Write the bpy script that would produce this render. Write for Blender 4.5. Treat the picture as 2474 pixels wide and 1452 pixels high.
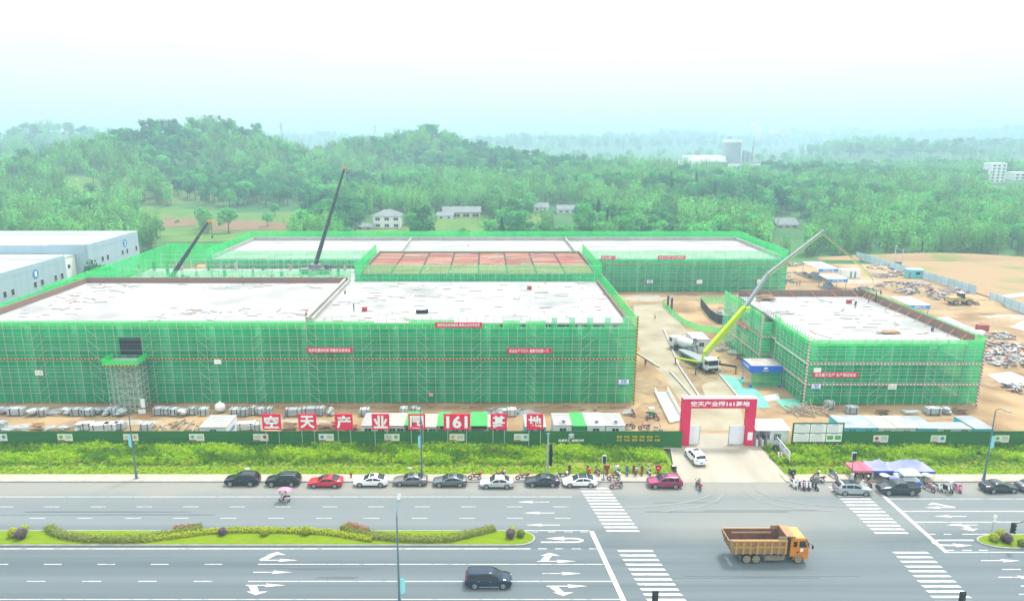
import bpy, bmesh, math, random
from mathutils import Vector, Matrix
sc = bpy.context.scene
COL = sc.collection
for _o in list(bpy.data.objects): bpy.data.objects.remove(_o)
pi = math.pi
# ------------------------------------------------------------------ camera
# drone camera 46.6 m above the road, looking 13 degrees down, square on to the road
F, PX, PY, YH, HC = 1700., 1175., 726., 332., 46.6
TH = math.atan((PY - YH) / F); CT, ST = math.cos(TH), math.sin(TH)
cam = bpy.data.cameras.new('camera'); camo = bpy.data.objects.new('camera', cam); COL.objects.link(camo)
cam.sensor_width = 36; cam.lens = F / 2474 * 36; cam.shift_x = (1237 - PX) / 2474
camo.location = (0, 0, HC); camo.rotation_euler = (pi / 2 - TH, 0, 0)
cam.clip_start = .5; cam.clip_end = 20000; sc.camera = camo
# ------------------------------------------------------------------ sky, sun, exposure
SUN_EL, SUN_AZ = math.radians(66), math.radians(38)      # azimuth clockwise from +Y
w = bpy.data.worlds.new('World'); sc.world = w; w.use_nodes = True
nt = w.node_tree; nt.nodes.clear()
out = nt.nodes.new('ShaderNodeOutputWorld'); bg = nt.nodes.new('ShaderNodeBackground')
sky = nt.nodes.new('ShaderNodeTexSky'); sky.sky_type = 'NISHITA'; sky.sun_disc = False
sky.sun_elevation = SUN_EL; sky.sun_rotation = SUN_AZ; sky.air_density = 1.0; sky.dust_density = 4.0; sky.ozone_density = 1.0
mx = nt.nodes.new('ShaderNodeMix'); mx.data_type = 'RGBA'      # thin white overcast over the sky
mx.inputs['Factor'].default_value = .85
# overcast cloud: brightest overhead, a third of that and slightly cyan at the horizon
tc = nt.nodes.new('ShaderNodeTexCoord'); sx = nt.nodes.new('ShaderNodeSeparateXYZ'); nt.links.new(tc.outputs['Generated'], sx.inputs[0])
cr_ = nt.nodes.new('ShaderNodeMix'); cr_.data_type = 'RGBA'; cr_.clamp_factor = True; nt.links.new(sx.outputs['Z'], cr_.inputs[0])
cr_.inputs[6].default_value = (2.65, 3.05, 3.1, 1); cr_.inputs[7].default_value = (10.8, 11.0, 10.8, 1); nt.links.new(cr_.outputs[2], mx.inputs[7])
nt.links.new(sky.outputs[0], mx.inputs[6]); nt.links.new(mx.outputs[2], bg.inputs[0])
bg.inputs[1].default_value = .1; nt.links.new(bg.outputs[0], out.inputs[0])
sl = bpy.data.lights.new('sun', 'SUN'); sl.energy = 1.5; sl.angle = math.radians(10); sl.color = (1, .96, .9)
slo = bpy.data.objects.new('sun', sl); COL.objects.link(slo); slo.location = (0, -40, 200)
sd = Vector((math.sin(SUN_AZ) * math.cos(SUN_EL), math.cos(SUN_AZ) * math.cos(SUN_EL), math.sin(SUN_EL)))
slo.rotation_euler = sd.to_track_quat('Z', 'Y').to_euler()
vs = sc.view_settings; vs.view_transform = 'Standard'; vs.look = 'None'; vs.exposure = 1.6; vs.gamma = 1.0; vs.use_curve_mapping = False
sc.render.engine = 'CYCLES'; cy = sc.cycles
cy.use_denoising = True; cy.use_adaptive_sampling = True; cy.adaptive_threshold = .01
cy.max_bounces = 6; cy.diffuse_bounces = 2; cy.glossy_bounces = 2; cy.transmission_bounces = 2; cy.transparent_max_bounces = 10; cy.volume_bounces = 0
cy.caustics_reflective = False; cy.caustics_refractive = False; cy.sample_clamp_indirect = 4
# ------------------------------------------------------------------ helpers
def ray(x, y):
    u = (x - PX) / F; v = (y - PY) / F
    return (u, CT - v * ST, -ST - v * CT)
def P(x, y, z=0.):                     # where the line of sight meets height z
    d = ray(x, y); t = (z - HC) / d[2]; return Vector((d[0] * t, d[1] * t, z))
def PD(x, y, Y):                       # ... meets distance Y
    d = ray(x, y); t = Y / d[1]; return Vector((d[0] * t, Y, HC + d[2] * t))
def pix(X, Y, Z):
    dz = Z - HC; zc = Y * CT - dz * ST; return (PX + F * X / zc, PY + F * (-Y * ST - dz * CT) / zc)
class MB:
    def __init__(s): s.v = []; s.f = []; s.m = []
    def add(s, vs, fs, m=0):
        k = len(s.v); s.v += [tuple(p) for p in vs]; s.f += [tuple(i + k for i in f) for f in fs]; s.m += [m] * len(fs); return s
    def bx(s, x0, x1, y0, y1, z0, z1, m=0):
        return s.add([(x0,y0,z0),(x1,y0,z0),(x1,y1,z0),(x0,y1,z0),(x0,y0,z1),(x1,y0,z1),(x1,y1,z1),(x0,y1,z1)],
                     [(0,3,2,1),(4,5,6,7),(0,1,5,4),(1,2,6,5),(2,3,7,6),(3,0,4,7)], m)
    def box(s, c, d, rz=0, m=0, tilt=0):
        k = len(s.v); s.bx(-d[0]/2, d[0]/2, -d[1]/2, d[1]/2, -d[2]/2, d[2]/2, m)
        M = Matrix.Translation(c) @ Matrix.Rotation(rz, 4, 'Z') @ Matrix.Rotation(tilt, 4, 'Y')
        s.v[k:] = [tuple(M @ Vector(p)) for p in s.v[k:]]; return s
    def cone(s, p, q, r0, r1, n=8, m=0, caps=True):
        p = Vector(p); q = Vector(q); a = (q - p).normalized(); b = a.orthogonal().normalized(); c = a.cross(b)
        vs = []
        for o, r in ((p, r0), (q, r1)):
            vs += [o + (b * math.cos(2*pi*i/n) + c * math.sin(2*pi*i/n)) * r for i in range(n)]
        fs = [(i, (i+1) % n, n + (i+1) % n, n + i) for i in range(n)]
        if caps: fs += [tuple(range(n-1, -1, -1)), tuple(range(n, 2*n))]
        return s.add(vs, fs, m)
    def tube(s, p, q, r, n=6, m=0): return s.cone(p, q, r, r, n, m)
    def path(s, pts, r, n=6, m=0):
        for a, b in zip(pts, pts[1:]): s.tube(a, b, r, n, m)
        return s
    def prism(s, pts, vec, m=0):
        n = len(pts); vec = Vector(vec); vs = [Vector(p) for p in pts]; vs += [p + vec for p in vs]
        return s.add(vs, [tuple(range(n-1, -1, -1)), tuple(range(n, 2*n))] + [(i, (i+1) % n, n+(i+1) % n, n+i) for i in range(n)], m)
    def loft(s, rings, m=0, caps=True, closed=True):
        n = len(rings[0]); vs = [p for r in rings for p in r]; fs = []
        for j in range(len(rings)-1):
            for i in range(n if closed else n-1):
                fs.append((j*n+i, j*n+(i+1) % n, (j+1)*n+(i+1) % n, (j+1)*n+i))
        if caps and closed: fs += [tuple(range(n-1, -1, -1)), tuple(range((len(rings)-1)*n, len(rings)*n))]
        return s.add(vs, fs, m)
    def ell(s, c, rx, ry, rz, n=10, k=6, m=0, z0=-1., z1=1.):
        rings = []
        for j in range(k+1):
            t = z0 + (z1 - z0) * j / k; rr = math.sqrt(max(1 - t*t, .0004))
            rings.append([(c[0]+rx*rr*math.cos(2*pi*i/n), c[1]+ry*rr*math.sin(2*pi*i/n), c[2]+rz*t) for i in range(n)])
        return s.loft(rings, m)
    def torus(s, c, R_, r, n=16, k=6, m=0, ax='Y'):
        rings = []
        for i in range(n+1):
            a = 2*pi*i/n; ring = []
            for j in range(k):
                b = 2*pi*j/k; d = R_ + r*math.cos(b); h = r*math.sin(b)
                ring.append((c[0]+d*math.cos(a), c[1]+h, c[2]+d*math.sin(a)) if ax == 'Y' else (c[0]+d*math.cos(a), c[1]+d*math.sin(a), c[2]+h))
            rings.append(ring)
        return s.loft(rings, m, caps=False)
    def mesh(s, name, mats=None, smooth=None):
        me = bpy.data.meshes.new(name); me.from_pydata(s.v, [], s.f)
        for mt in (mats if isinstance(mats, (list, tuple)) else [mats]):
            if mt: me.materials.append(mt)
        if any(s.m): me.polygons.foreach_set('material_index', s.m)
        if smooth is not None:
            me.polygons.foreach_set('use_smooth', [True] * len(me.polygons)); me.set_sharp_from_angle(angle=math.radians(smooth))
        me.update(); return me
    def build(s, name, mats=None, parent=None, smooth=None, loc=None, rz=0):
        return link(name, s.mesh(name, mats, smooth), parent, loc, rz)
def link(name, me, parent=None, loc=None, rz=0):
    o = bpy.data.objects.new(name, me); COL.objects.link(o)
    if parent: o.parent = parent
    if loc is not None: o.location = loc
    if rz: o.rotation_euler = (0, 0, rz)
    return o
def tag(o, label=None, cat=None, group=None, kind=None):
    if label: o['label'] = label
    if cat: o['category'] = cat
    if group: o['group'] = group
    if kind: o['kind'] = kind
    return o
def thing(name, label, cat, loc=(0, 0, 0), rz=0, group=None):
    o = bpy.data.objects.new(name, None); o.empty_display_size = .2; COL.objects.link(o); o.location = loc; o.rotation_euler = (0, 0, rz)
    return tag(o, label, cat, group)
def copy_tree(o, parent=None):
    c = o.copy(); COL.objects.link(c); c.parent = parent
    for ch in o.children: copy_tree(ch, c)
    return c
_unit = {}
def rod(name, p, q, r, mt, parent=None, n=6):         # a straight bar; alike bars share one mesh
    key = ('rod', mt.name, n)
    if key not in _unit: _unit[key] = MB().cone((0,0,0), (0,0,1), 1, 1, n).mesh('bar', mt, 40)
    o = link(name, _unit[key], parent); p = Vector(p); d = Vector(q) - p
    o.location = p; o.scale = (r, r, d.length); o.rotation_euler = d.to_track_quat('Z', 'Y').to_euler(); return o
def slab(name, x0, x1, y0, y1, z0, z1, mt, parent=None):   # a plain board or plate; alike ones share one mesh
    key = ('slab', mt.name)
    if key not in _unit: _unit[key] = MB().bx(-.5, .5, -.5, .5, -.5, .5).mesh('plate', mt)
    o = link(name, _unit[key], parent); o.location = ((x0+x1)/2, (y0+y1)/2, (z0+z1)/2); o.scale = (abs(x1-x0), abs(y1-y0), abs(z1-z0)); return o
ORD = 'first second third fourth fifth sixth seventh eighth ninth tenth eleventh twelfth thirteenth fourteenth fifteenth sixteenth seventeenth eighteenth nineteenth twentieth'.split()
ORD += ['twenty-' + q for q in ORD[:9]]
# ------------------------------------------------------------------ materials
_mat = {}
def mat(name, col, rough=.7, metal=0., col2=None, scale=1., stretch=(1, 1, 1), lo=.35, hi=.65, bump=0., bscale=None, coord='Object', rnd=0., detail=4., spec=.12):
    if name in _mat: return _mat[name]
    m = bpy.data.materials.new(name); m.use_nodes = True; n = m.node_tree.nodes; l = m.node_tree.links
    b = n['Principled BSDF']; b.inputs['Roughness'].default_value = rough; b.inputs['Metallic'].default_value = metal
    b.inputs['Specular IOR Level'].default_value = spec if metal < .3 else .5
    b.inputs['Base Color'].default_value = (*col, 1)
    cs = None
    if col2 or bump:
        if coord == 'World':
            g = n.new('ShaderNodeNewGeometry'); src = g.outputs['Position']
        else:
            g = n.new('ShaderNodeTexCoord'); src = g.outputs[coord]
        mp = n.new('ShaderNodeMapping'); mp.inputs['Scale'].default_value = stretch; l.new(src, mp.inputs[0])
        no = n.new('ShaderNodeTexNoise'); no.inputs['Scale'].default_value = scale; no.inputs['Detail'].default_value = detail; l.new(mp.outputs[0], no.inputs[0])
    if col2:
        r = n.new('ShaderNodeMapRange'); r.inputs[1].default_value = lo; r.inputs[2].default_value = hi; l.new(no.outputs[0], r.inputs[0])
        mi = n.new('ShaderNodeMix'); mi.data_type = 'RGBA'; mi.inputs[6].default_value = (*col, 1); mi.inputs[7].default_value = (*col2, 1)
        l.new(r.outputs[0], mi.inputs[0]); cs = mi.outputs[2]
    if rnd:
        oi = n.new('ShaderNodeObjectInfo'); hs = n.new('ShaderNodeHueSaturation')
        mr = n.new('ShaderNodeMapRange'); mr.inputs[3].default_value = 1 - rnd; mr.inputs[4].default_value = 1 + rnd; l.new(oi.outputs['Random'], mr.inputs[0]); l.new(mr.outputs[0], hs.inputs['Value'])
        if cs: l.new(cs, hs.inputs['Color'])
        else: hs.inputs['Color'].default_value = (*col, 1)
        cs = hs.outputs[0]
    if cs: l.new(cs, b.inputs['Base Color'])
    if bump:
        n2 = n.new('ShaderNodeTexNoise'); n2.inputs['Scale'].default_value = bscale or scale*3; l.new(mp.outputs[0], n2.inputs[0])
        bp = n.new('ShaderNodeBump'); bp.inputs['Strength'].default_value = bump; l.new(n2.outputs[0], bp.inputs['Height']); l.new(bp.outputs[0], b.inputs['Normal'])
    _mat[name] = m; return m
def leafmat(name, col, col2, rnd=.42, trans=.35, scale=.35):
    if name in _mat: return _mat[name]
    m = bpy.data.materials.new(name); m.use_nodes = True; n = m.node_tree.nodes; l = m.node_tree.links
    n.remove(n['Principled BSDF']); o = n['Material Output']
    oi = n.new('ShaderNodeObjectInfo'); g = n.new('ShaderNodeNewGeometry')
    no = n.new('ShaderNodeTexNoise'); no.inputs['Scale'].default_value = scale; no.inputs['Detail'].default_value = 3; l.new(g.outputs['Position'], no.inputs[0])
    mr0 = n.new('ShaderNodeMapRange'); mr0.inputs[1].default_value = .35; mr0.inputs[2].default_value = .65; l.new(no.outputs[0], mr0.inputs[0])
    mi = n.new('ShaderNodeMix'); mi.data_type = 'RGBA'; mi.inputs[6].default_value = (*col, 1); mi.inputs[7].default_value = (*col2, 1); l.new(mr0.outputs[0], mi.inputs[0])
    hs = n.new('ShaderNodeHueSaturation'); mr = n.new('ShaderNodeMapRange'); mr.inputs[3].default_value = 1 - rnd; mr.inputs[4].default_value = 1 + rnd
    l.new(oi.outputs['Random'], mr.inputs[0]); l.new(mr.outputs[0], hs.inputs['Value']); l.new(mi.outputs[2], hs.inputs['Color'])
    d = n.new('ShaderNodeBsdfDiffuse'); t = n.new('ShaderNodeBsdfTranslucent'); ms = n.new('ShaderNodeMixShader'); ms.inputs[0].default_value = trans
    l.new(hs.outputs[0], d.inputs[0]); l.new(hs.outputs[0], t.inputs[0]); l.new(d.outputs[0], ms.inputs[1]); l.new(t.outputs[0], ms.inputs[2]); l.new(ms.outputs[0], o.inputs[0])
    _mat[name] = m; return m
def netmat(name, col, col2, clear):
    # open-weave safety net: part of the light passes straight through
    m = bpy.data.materials.new(name); m.use_nodes = True; n = m.node_tree.nodes; l = m.node_tree.links
    n.remove(n['Principled BSDF']); o = n['Material Output']; g = n.new('ShaderNodeNewGeometry')
    mp = n.new('ShaderNodeMapping'); mp.inputs['Scale'].default_value = (.5, .5, .12); l.new(g.outputs['Position'], mp.inputs[0])
    no = n.new('ShaderNodeTexNoise'); no.inputs['Scale'].default_value = 1.6; no.inputs['Detail'].default_value = 5; l.new(mp.outputs[0], no.inputs[0])
    oi = n.new('ShaderNodeObjectInfo'); ad = n.new('ShaderNodeMath'); ad.operation = 'MULTIPLY_ADD'; l.new(oi.outputs['Random'], ad.inputs[0]); ad.inputs[1].default_value = .22; l.new(no.outputs[0], ad.inputs[2])
    mr = n.new('ShaderNodeMapRange'); mr.inputs[1].default_value = .4; mr.inputs[2].default_value = .85; l.new(ad.outputs[0], mr.inputs[0])
    mi = n.new('ShaderNodeMix'); mi.data_type = 'RGBA'; mi.inputs[6].default_value = (*col, 1); mi.inputs[7].default_value = (*col2, 1); l.new(mr.outputs[0], mi.inputs[0])
    d = n.new('ShaderNodeBsdfDiffuse'); t = n.new('ShaderNodeBsdfTranslucent'); a = n.new('ShaderNodeMixShader'); a.inputs[0].default_value = .45
    l.new(mi.outputs[2], d.inputs[0]); l.new(mi.outputs[2], t.inputs[0]); l.new(d.outputs[0], a.inputs[1]); l.new(t.outputs[0], a.inputs[2])
    tr = n.new('ShaderNodeBsdfTransparent'); b = n.new('ShaderNodeMixShader'); b.inputs[0].default_value = clear
    l.new(a.outputs[0], b.inputs[1]); l.new(tr.outputs[0], b.inputs[2]); l.new(b.outputs[0], o.inputs[0]); _mat[name] = m; return m
def stripemat(name, c1, c2, per, axis=(1, 0, 1)):      # printed slanting stripes
    m = bpy.data.materials.new(name); m.use_nodes = True; n = m.node_tree.nodes; l = m.node_tree.links; b = n['Principled BSDF']
    g = n.new('ShaderNodeNewGeometry'); dp = n.new('ShaderNodeVectorMath'); dp.operation = 'DOT_PRODUCT'; dp.inputs[1].default_value = axis; l.new(g.outputs['Position'], dp.inputs[0])
    dv = n.new('ShaderNodeMath'); dv.operation = 'DIVIDE'; dv.inputs[1].default_value = per; l.new(dp.outputs['Value'], dv.inputs[0])
    fr = n.new('ShaderNodeMath'); fr.operation = 'FRACT'; l.new(dv.outputs[0], fr.inputs[0])
    gt = n.new('ShaderNodeMath'); gt.operation = 'GREATER_THAN'; gt.inputs[1].default_value = .5; l.new(fr.outputs[0], gt.inputs[0])
    mi = n.new('ShaderNodeMix'); mi.data_type = 'RGBA'; mi.inputs[6].default_value = (*c1, 1); mi.inputs[7].default_value = (*c2, 1); l.new(gt.outputs[0], mi.inputs[0])
    l.new(mi.outputs[2], b.inputs['Base Color']); b.inputs['Roughness'].default_value = .6; _mat[name] = m; return m
WHITE = mat('white_paint', (.78, .78, .76), .45)
OFFW = mat('offwhite_sheet', (.66, .68, .68), .5, col2=(.58, .61, .62), scale=.6)
DARK = mat('dark_trim', (.018, .02, .022), .5)
BLACKR = mat('tyre_rubber', (.02, .02, .021), .85)
STEEL = mat('galvanised_steel', (.42, .44, .45), .45, .5, col2=(.3, .31, .32), scale=2)
CONC = mat('concrete', (.40, .39, .36), .85, col2=(.31, .30, .28), scale=.5, coord='World')
GLASS = mat('dark_glass', (.015, .022, .026), .12, 0., spec=.35)
RED = mat('red_cloth', (.62, .02, .055), .6)
BLUE = mat('blue_paint', (.02, .13, .6), .5)
WOOD = mat('timber', (.33, .21, .12), .8, col2=(.22, .13, .075), scale=3)
LETW = mat('white_lettering', (.8, .8, .79), .6)
_txt = {}
def text_mesh(body, mt, bold=.012, thick=.01):
    key = (body, mt.name, bold)
    if key in _txt: return _txt[key]
    cu = bpy.data.curves.new('lettering', 'FONT'); cu.body = body; cu.size = 1; cu.align_x = 'CENTER'; cu.align_y = 'CENTER'; cu.offset = bold; cu.extrude = thick; cu.resolution_u = 2
    o = bpy.data.objects.new('lettering', cu); COL.objects.link(o)
    me = bpy.data.meshes.new_from_object(o.evaluated_get(bpy.context.evaluated_depsgraph_get())); me.name = 'lettering'
    bpy.data.objects.remove(o); me.materials.clear(); me.materials.append(mt)
    xs = [v.co.x for v in me.vertices] or [0, 1]; ys = [v.co.y for v in me.vertices] or [0, 1]
    cx, cyy = (min(xs)+max(xs))/2, (min(ys)+max(ys))/2
    for v in me.vertices: v.co.x -= cx; v.co.y -= cyy
    _txt[key] = (me, max(xs)-min(xs), max(ys)-min(ys)); return _txt[key]
def lettering(body, mt, parent, c, wid, hgt, face=0., flat=False, bold=.012, name='lettering'):
    """flat print standing in a vertical plane that faces -Y turned by `face`, fitted into wid x hgt"""
    me, a, b = text_mesh(body, mt, bold); o = link(name, me, parent); o.location = c
    o.scale = (wid / a, hgt / b, .3); o.rotation_euler = (0, 0, face) if flat else (pi/2, 0, face); return o
# ================================================================== the setting
def struct(o): o['kind'] = 'structure'; return o
def sheet(name, pts, z, mt, parent=None):
    o = MB().add([(p[0], p[1], z) for p in pts], [tuple(range(len(pts)))]).build(name, mt, parent)
    if not parent: struct(o)
    return o
def rect(x0, x1, y0, y1): return [(x0, y0), (x1, y0), (x1, y1), (x0, y1)]
M_GRASSLAND = mat('rough_grass', (.06, .13, .02), .95, col2=(.11, .16, .035), scale=.02, coord='World', detail=8)
M_DIRT = mat('bare_dirt', (.345, .24, .13), .95, col2=(.18, .11, .055), scale=.09, coord='World', detail=11, lo=.42, hi=.66, bump=.25, bscale=1.2)
M_DIRTG = mat('dirt_with_grass', (.29, .195, .105), .95, col2=(.14, .19, .045), scale=.05, coord='World', detail=10, lo=.54, hi=.68, bump=.3, bscale=1.)
M_SITEROAD = mat('dusty_concrete', (.31, .275, .20), .9, col2=(.22, .18, .12), scale=.16, coord='World', detail=8, lo=.42, hi=.72)
M_MUD = mat('wet_mud', (.17, .115, .055), .55, col2=(.25, .19, .11), scale=.4, coord='World')
M_DRIVE = mat('driveway_concrete', (.33, .31, .255), .9, col2=(.25, .23, .185), scale=.25, stretch=(1, .3, 1), coord='World', detail=8, lo=.42, hi=.75)
M_WALK = mat('pavement_slabs', (.36, .325, .265), .9, col2=(.30, .27, .225), scale=.6, coord='World')
M_KERB = mat('kerb_stone', (.30, .30, .28), .9, col2=(.24, .24, .23), scale=1.2, coord='World')
M_LAWN = mat('lawn', (.105, .185, .0005), .95, col2=(.145, .20, .001), scale=.9, stretch=(1, 1.6, 1), coord='World', detail=8, bump=.6, bscale=9)
M_VERGE = mat('verge_soil', (.12, .20, .01), .95, col2=(.20, .20, .05), scale=.35, coord='World', detail=8, lo=.45, hi=.7, bump=.5, bscale=6)
M_LINE = mat('road_paint', (.50, .49, .47), .7, col2=(.26, .27, .275), scale=1.1, coord='World', detail=9, lo=.5, hi=.72)
def asphalt():
    m = mat('asphalt', (.126, .152, .162), .85, col2=(.072, .092, .103), scale=.06, stretch=(.10, 7.5, 1), coord='World', detail=6, lo=.3, hi=.7, bump=.08, bscale=30)
    n = m.node_tree.nodes; l = m.node_tree.links; b = n['Principled BSDF']; old = b.inputs['Base Color'].links[0].from_socket
    g = n.new('ShaderNodeNewGeometry'); sp = n.new('ShaderNodeSeparateXYZ'); l.new(g.outputs['Position'], sp.inputs[0])
    no = n.new('ShaderNodeTexNoise'); no.inputs['Scale'].default_value = .12; no.inputs['Detail'].default_value = 6; l.new(g.outputs['Position'], no.inputs[0])
    ad = n.new('ShaderNodeMath'); ad.operation = 'MULTIPLY_ADD'; l.new(no.outputs[0], ad.inputs[0]); ad.inputs[1].default_value = 3.4; l.new(sp.outputs['Y'], ad.inputs[2])
    mr = n.new('ShaderNodeMapRange'); mr.inputs[1].default_value = 86.6; mr.inputs[2].default_value = 88.6; mr.inputs[4].default_value = .7; l.new(ad.outputs[0], mr.inputs[0])
    mi = n.new('ShaderNodeMix'); mi.data_type = 'RGBA'; l.new(mr.outputs[0], mi.inputs[0]); l.new(old, mi.inputs[6]); mi.inputs[7].default_value = (.225, .215, .185, 1)   # dust along the parking lane
    mg = n.new('ShaderNodeMapRange'); mg.inputs[1].default_value = 76.5; mg.inputs[2].default_value = 81; mg.inputs[4].default_value = .55; l.new(ad.outputs[0], mg.inputs[0])
    mh = n.new('ShaderNodeMix'); mh.data_type = 'RGBA'; l.new(mg.outputs[0], mh.inputs[0]); l.new(old, mh.inputs[6]); mh.inputs[7].default_value = (.175, .192, .196, 1); l.new(mh.outputs[2], mi.inputs[6])   # older, paler surface on the far carriageway
    # pale dusty patch in the junction
    sb = n.new('ShaderNodeVectorMath'); sb.operation = 'SUBTRACT'; sb.inputs[1].default_value = (33, 79, 0); l.new(g.outputs['Position'], sb.inputs[0])
    ml = n.new('ShaderNodeVectorMath'); ml.operation = 'MULTIPLY'; ml.inputs[1].default_value = (.055, .16, 0); l.new(sb.outputs[0], ml.inputs[0])
    ln = n.new('ShaderNodeVectorMath'); ln.operation = 'LENGTH'; l.new(ml.outputs[0], ln.inputs[0])
    a2 = n.new('ShaderNodeMath'); a2.operation = 'MULTIPLY_ADD'; l.new(no.outputs[0], a2.inputs[0]); a2.inputs[1].default_value = -1.2; l.new(ln.outputs['Value'], a2.inputs[2])
    m3 = n.new('ShaderNodeMapRange'); m3.inputs[1].default_value = -.4; m3.inputs[2].default_value = .6; m3.inputs[3].default_value = .5; m3.inputs[4].default_value = 0; l.new(a2.outputs[0], m3.inputs[0])
    m4 = n.new('ShaderNodeMix'); m4.data_type = 'RGBA'; l.new(m3.outputs[0], m4.inputs[0]); l.new(mi.outputs[2], m4.inputs[6]); m4.inputs[7].default_value = (.215, .215, .19, 1)
    l.new(m4.outputs[2], b.inputs['Base Color']); return m
M_ASPH = asphalt()
sheet('ground', rect(-4000, 5000, -400, 9000), -.4, M_GRASSLAND)
road = sheet('road', rect(-160, 200, 52, 89.4), 0, M_ASPH)
site = sheet('site_ground', [(-108, 100.3), (150, 100.3), (150, 262), (-108, 262)], -.05, M_DIRT)
ROADM = [.004]
def mark(name, pts, mt=None): ROADM[0] += .00015; return sheet(name, pts, ROADM[0], mt or M_LINE, road)
def px2(x, y): p = P(x, y); return (p.x, p.y)
def hline(name, x0, x1, Y, wd=.115): return mark(name, rect(x0, x1, Y - wd/2, Y + wd/2))
YA, YB, YC, YD, YE, YF, YG = 85.4, 82.8, 80.0, 73.25, 70.2, 67.1, 64.05
hline('edge_line', -158, P(1383, 1201).x, YA); hline('edge_line', P(2150, 1208).x, 190, 84.85)
hline('lane_line', P(2180, 1235).x, 190, 81.7, .13); hline('lane_line', P(2210, 1261).x, 190, 79.1, .13)
hline('lane_line', P(2325, 1290).x, 190, 76.35, .13)
for a, b in ((2242, 2261), (2280, 2299)): hline('lane_dash', P(a, 1290).x, P(b, 1290).x, 76.35, .13)
for a, b in ((2290, 2307), (2327, 2350), (2368, 2390)): hline('lane_dash', P(a, 1331).x, P(b, 1331).x, 72.95, .13)
hline('lane_line', P(2287, 1336).x, 190, 72.55, .14)
for k in range(14):
    X = P(91, 1251).x + 6 * (k - 2)
    if pix(X, YC, 0)[0] < 1368: hline('lane_dash', X - 1, X + 1, YC, .10)
for k in range(16):
    X = P(125, 1224).x + 6 * (k - 2)
    if pix(X, YB, 0)[0] < 1360: hline('lane_dash', X - 1, X + 1, YB, .10)
hline('edge_line', -158, P(1282, 1327).x, YD, .16)
for a, b in ((1300, 1321), (1341, 1362), (1382, 1404), (1424, 1447)): hline('lane_dash', P(a, 1327).x, P(b, 1327).x, YD, .13)
hline('edge_line', -158, P(1425, 1283).x, 77.15, .13)
for a, b in ((1285, 1300), (1324, 1342), (1364, 1384), (1402, 1420)): hline('lane_dash', P(a, 1286).x, P(b, 1286).x, 76.85, .11)
for k in range(7):
    X = P(127, 1363).x + 6 * (k - 3)
    if pix(X, YE, 0)[0] < 545: hline('lane_dash', X - 1, X + 1, YE)
    X = P(88, 1403).x + 6 * (k - 3)
    if pix(X, YF, 0)[0] < 520: hline('lane_dash', X - 1, X + 1, YF)
hline('lane_line', P(623, 1363).x, P(1462, 1365).x, YE); hline('lane_line', P(600, 1403).x, P(1483, 1404).x, YF); hline('edge_line', -158, P(1506, 1447).x, YG)
for a, b, y in ((2421, 2466, 1375), (2466, 2520, 1415), (2462, 2510, 1435)): hline('lane_dash', P(a, y).x, P(b, y).x, P(a, y).y, .14)
def stop(a, b, wd):
    a = px2(*a); b = px2(*b); mark('stop_line', [(a[0]-wd/2, a[1]), (b[0]-wd/2, b[1]), (b[0]+wd/2, b[1]), (a[0]+wd/2, a[1])])
stop((1429, 1283), (1512, 1462), .55); stop((2118, 1183), (2288, 1335), .5)
def zebra(ys, l0, l1, r0, r1, th=.36):
    n = len(ys)
    for i, y in enumerate(ys):
        t = (y - ys[0]) / (ys[-1] - ys[0]); L = px2(l0 + (l1-l0)*t, y); Rr = px2(r0 + (r1-r0)*t, y)
        s = .25 if l1 > l0 else 0
        mark('crosswalk_stripe', [(L[0]+s*th, L[1]-th/2), (Rr[0]+s*th, L[1]-th/2), (Rr[0]-s*th, L[1]+th/2), (L[0]-s*th, L[1]+th/2)])
zebra([1030 + q*.3395 for q in (440, 462, 484, 506, 526, 548, 571, 594, 618, 642, 666, 691, 717, 743)], 1400, 1465, 1470, 1545)
zebra([1030 + q*.3395 for q in (885, 917, 949, 982, 1017, 1051, 1087, 1122, 1158, 1195, 1233, 1272)], 1493, 1571, 1577, 1665)
zebra([1030 + q*.3395 for q in (433, 452, 475, 496, 517, 538, 560, 584, 607, 632, 656, 680, 705, 731, 757)], 2002, 2113, 2073, 2193)
zebra([1030 + q*.3395 for q in (898, 930, 962, 997, 1030, 1064, 1101, 1137, 1174, 1212, 1250)], 2159, 2262, 2242, 2356)
def arrow(x0, x1, y, name='road_arrow'):
    a = P(x0, y); b = P(x1, y); Y = a.y; s = 1 if b.x > a.x else -1; h = b.x - s * 2.0
    return [(a.x, Y-.07), (h, Y-.07), (h - s*.2, Y-.3), (b.x, Y), (h - s*.2, Y+.3), (h, Y+.07), (a.x, Y+.07)]
for q in ((1327, 1248, 1212.5), (1340, 1263, 1239), (1353, 1268, 1268), (2335, 2255, 1247), (1310, 1405, 1385), (612, 706, 1382), (2370, 2466, 1354), (2412, 2510, 1394)): mark('road_arrow', arrow(*q))
def turn(x0, x1, y, bx, by, skew):       # straight arrow with a side branch ending at pixel (bx, by)
    mark('road_arrow', arrow(x0, x1, y)); a = P(x0, y); t = P(bx, by); s = 1 if t.y > a.y else -1; k = skew
    xs = t.x - k; Y0 = a.y + s*.09; Y1 = t.y - s*.55
    mark('road_arrow', [(xs-.45, Y0), (xs+.45, Y0), (t.x - k*.25+.4, Y1), (t.x+1.15, Y1 - s*.06), (t.x, t.y), (t.x-1.15, Y1 - s*.06), (t.x - k*.25-.4, Y1)])
turn(1298, 1392, 1355.5, 1328, 1335, .75); turn(628, 720, 1353, 670, 1333, 1.2)
turn(1320, 1421, 1415.5, 1361, 1439, .9); turn(594, 690, 1413.5, 617, 1437, .8)
turn(2306, 2232, 1226, 2254, 1214, -1.9); turn(2362, 2284, 1268, 2350, 1283, .2)
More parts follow.
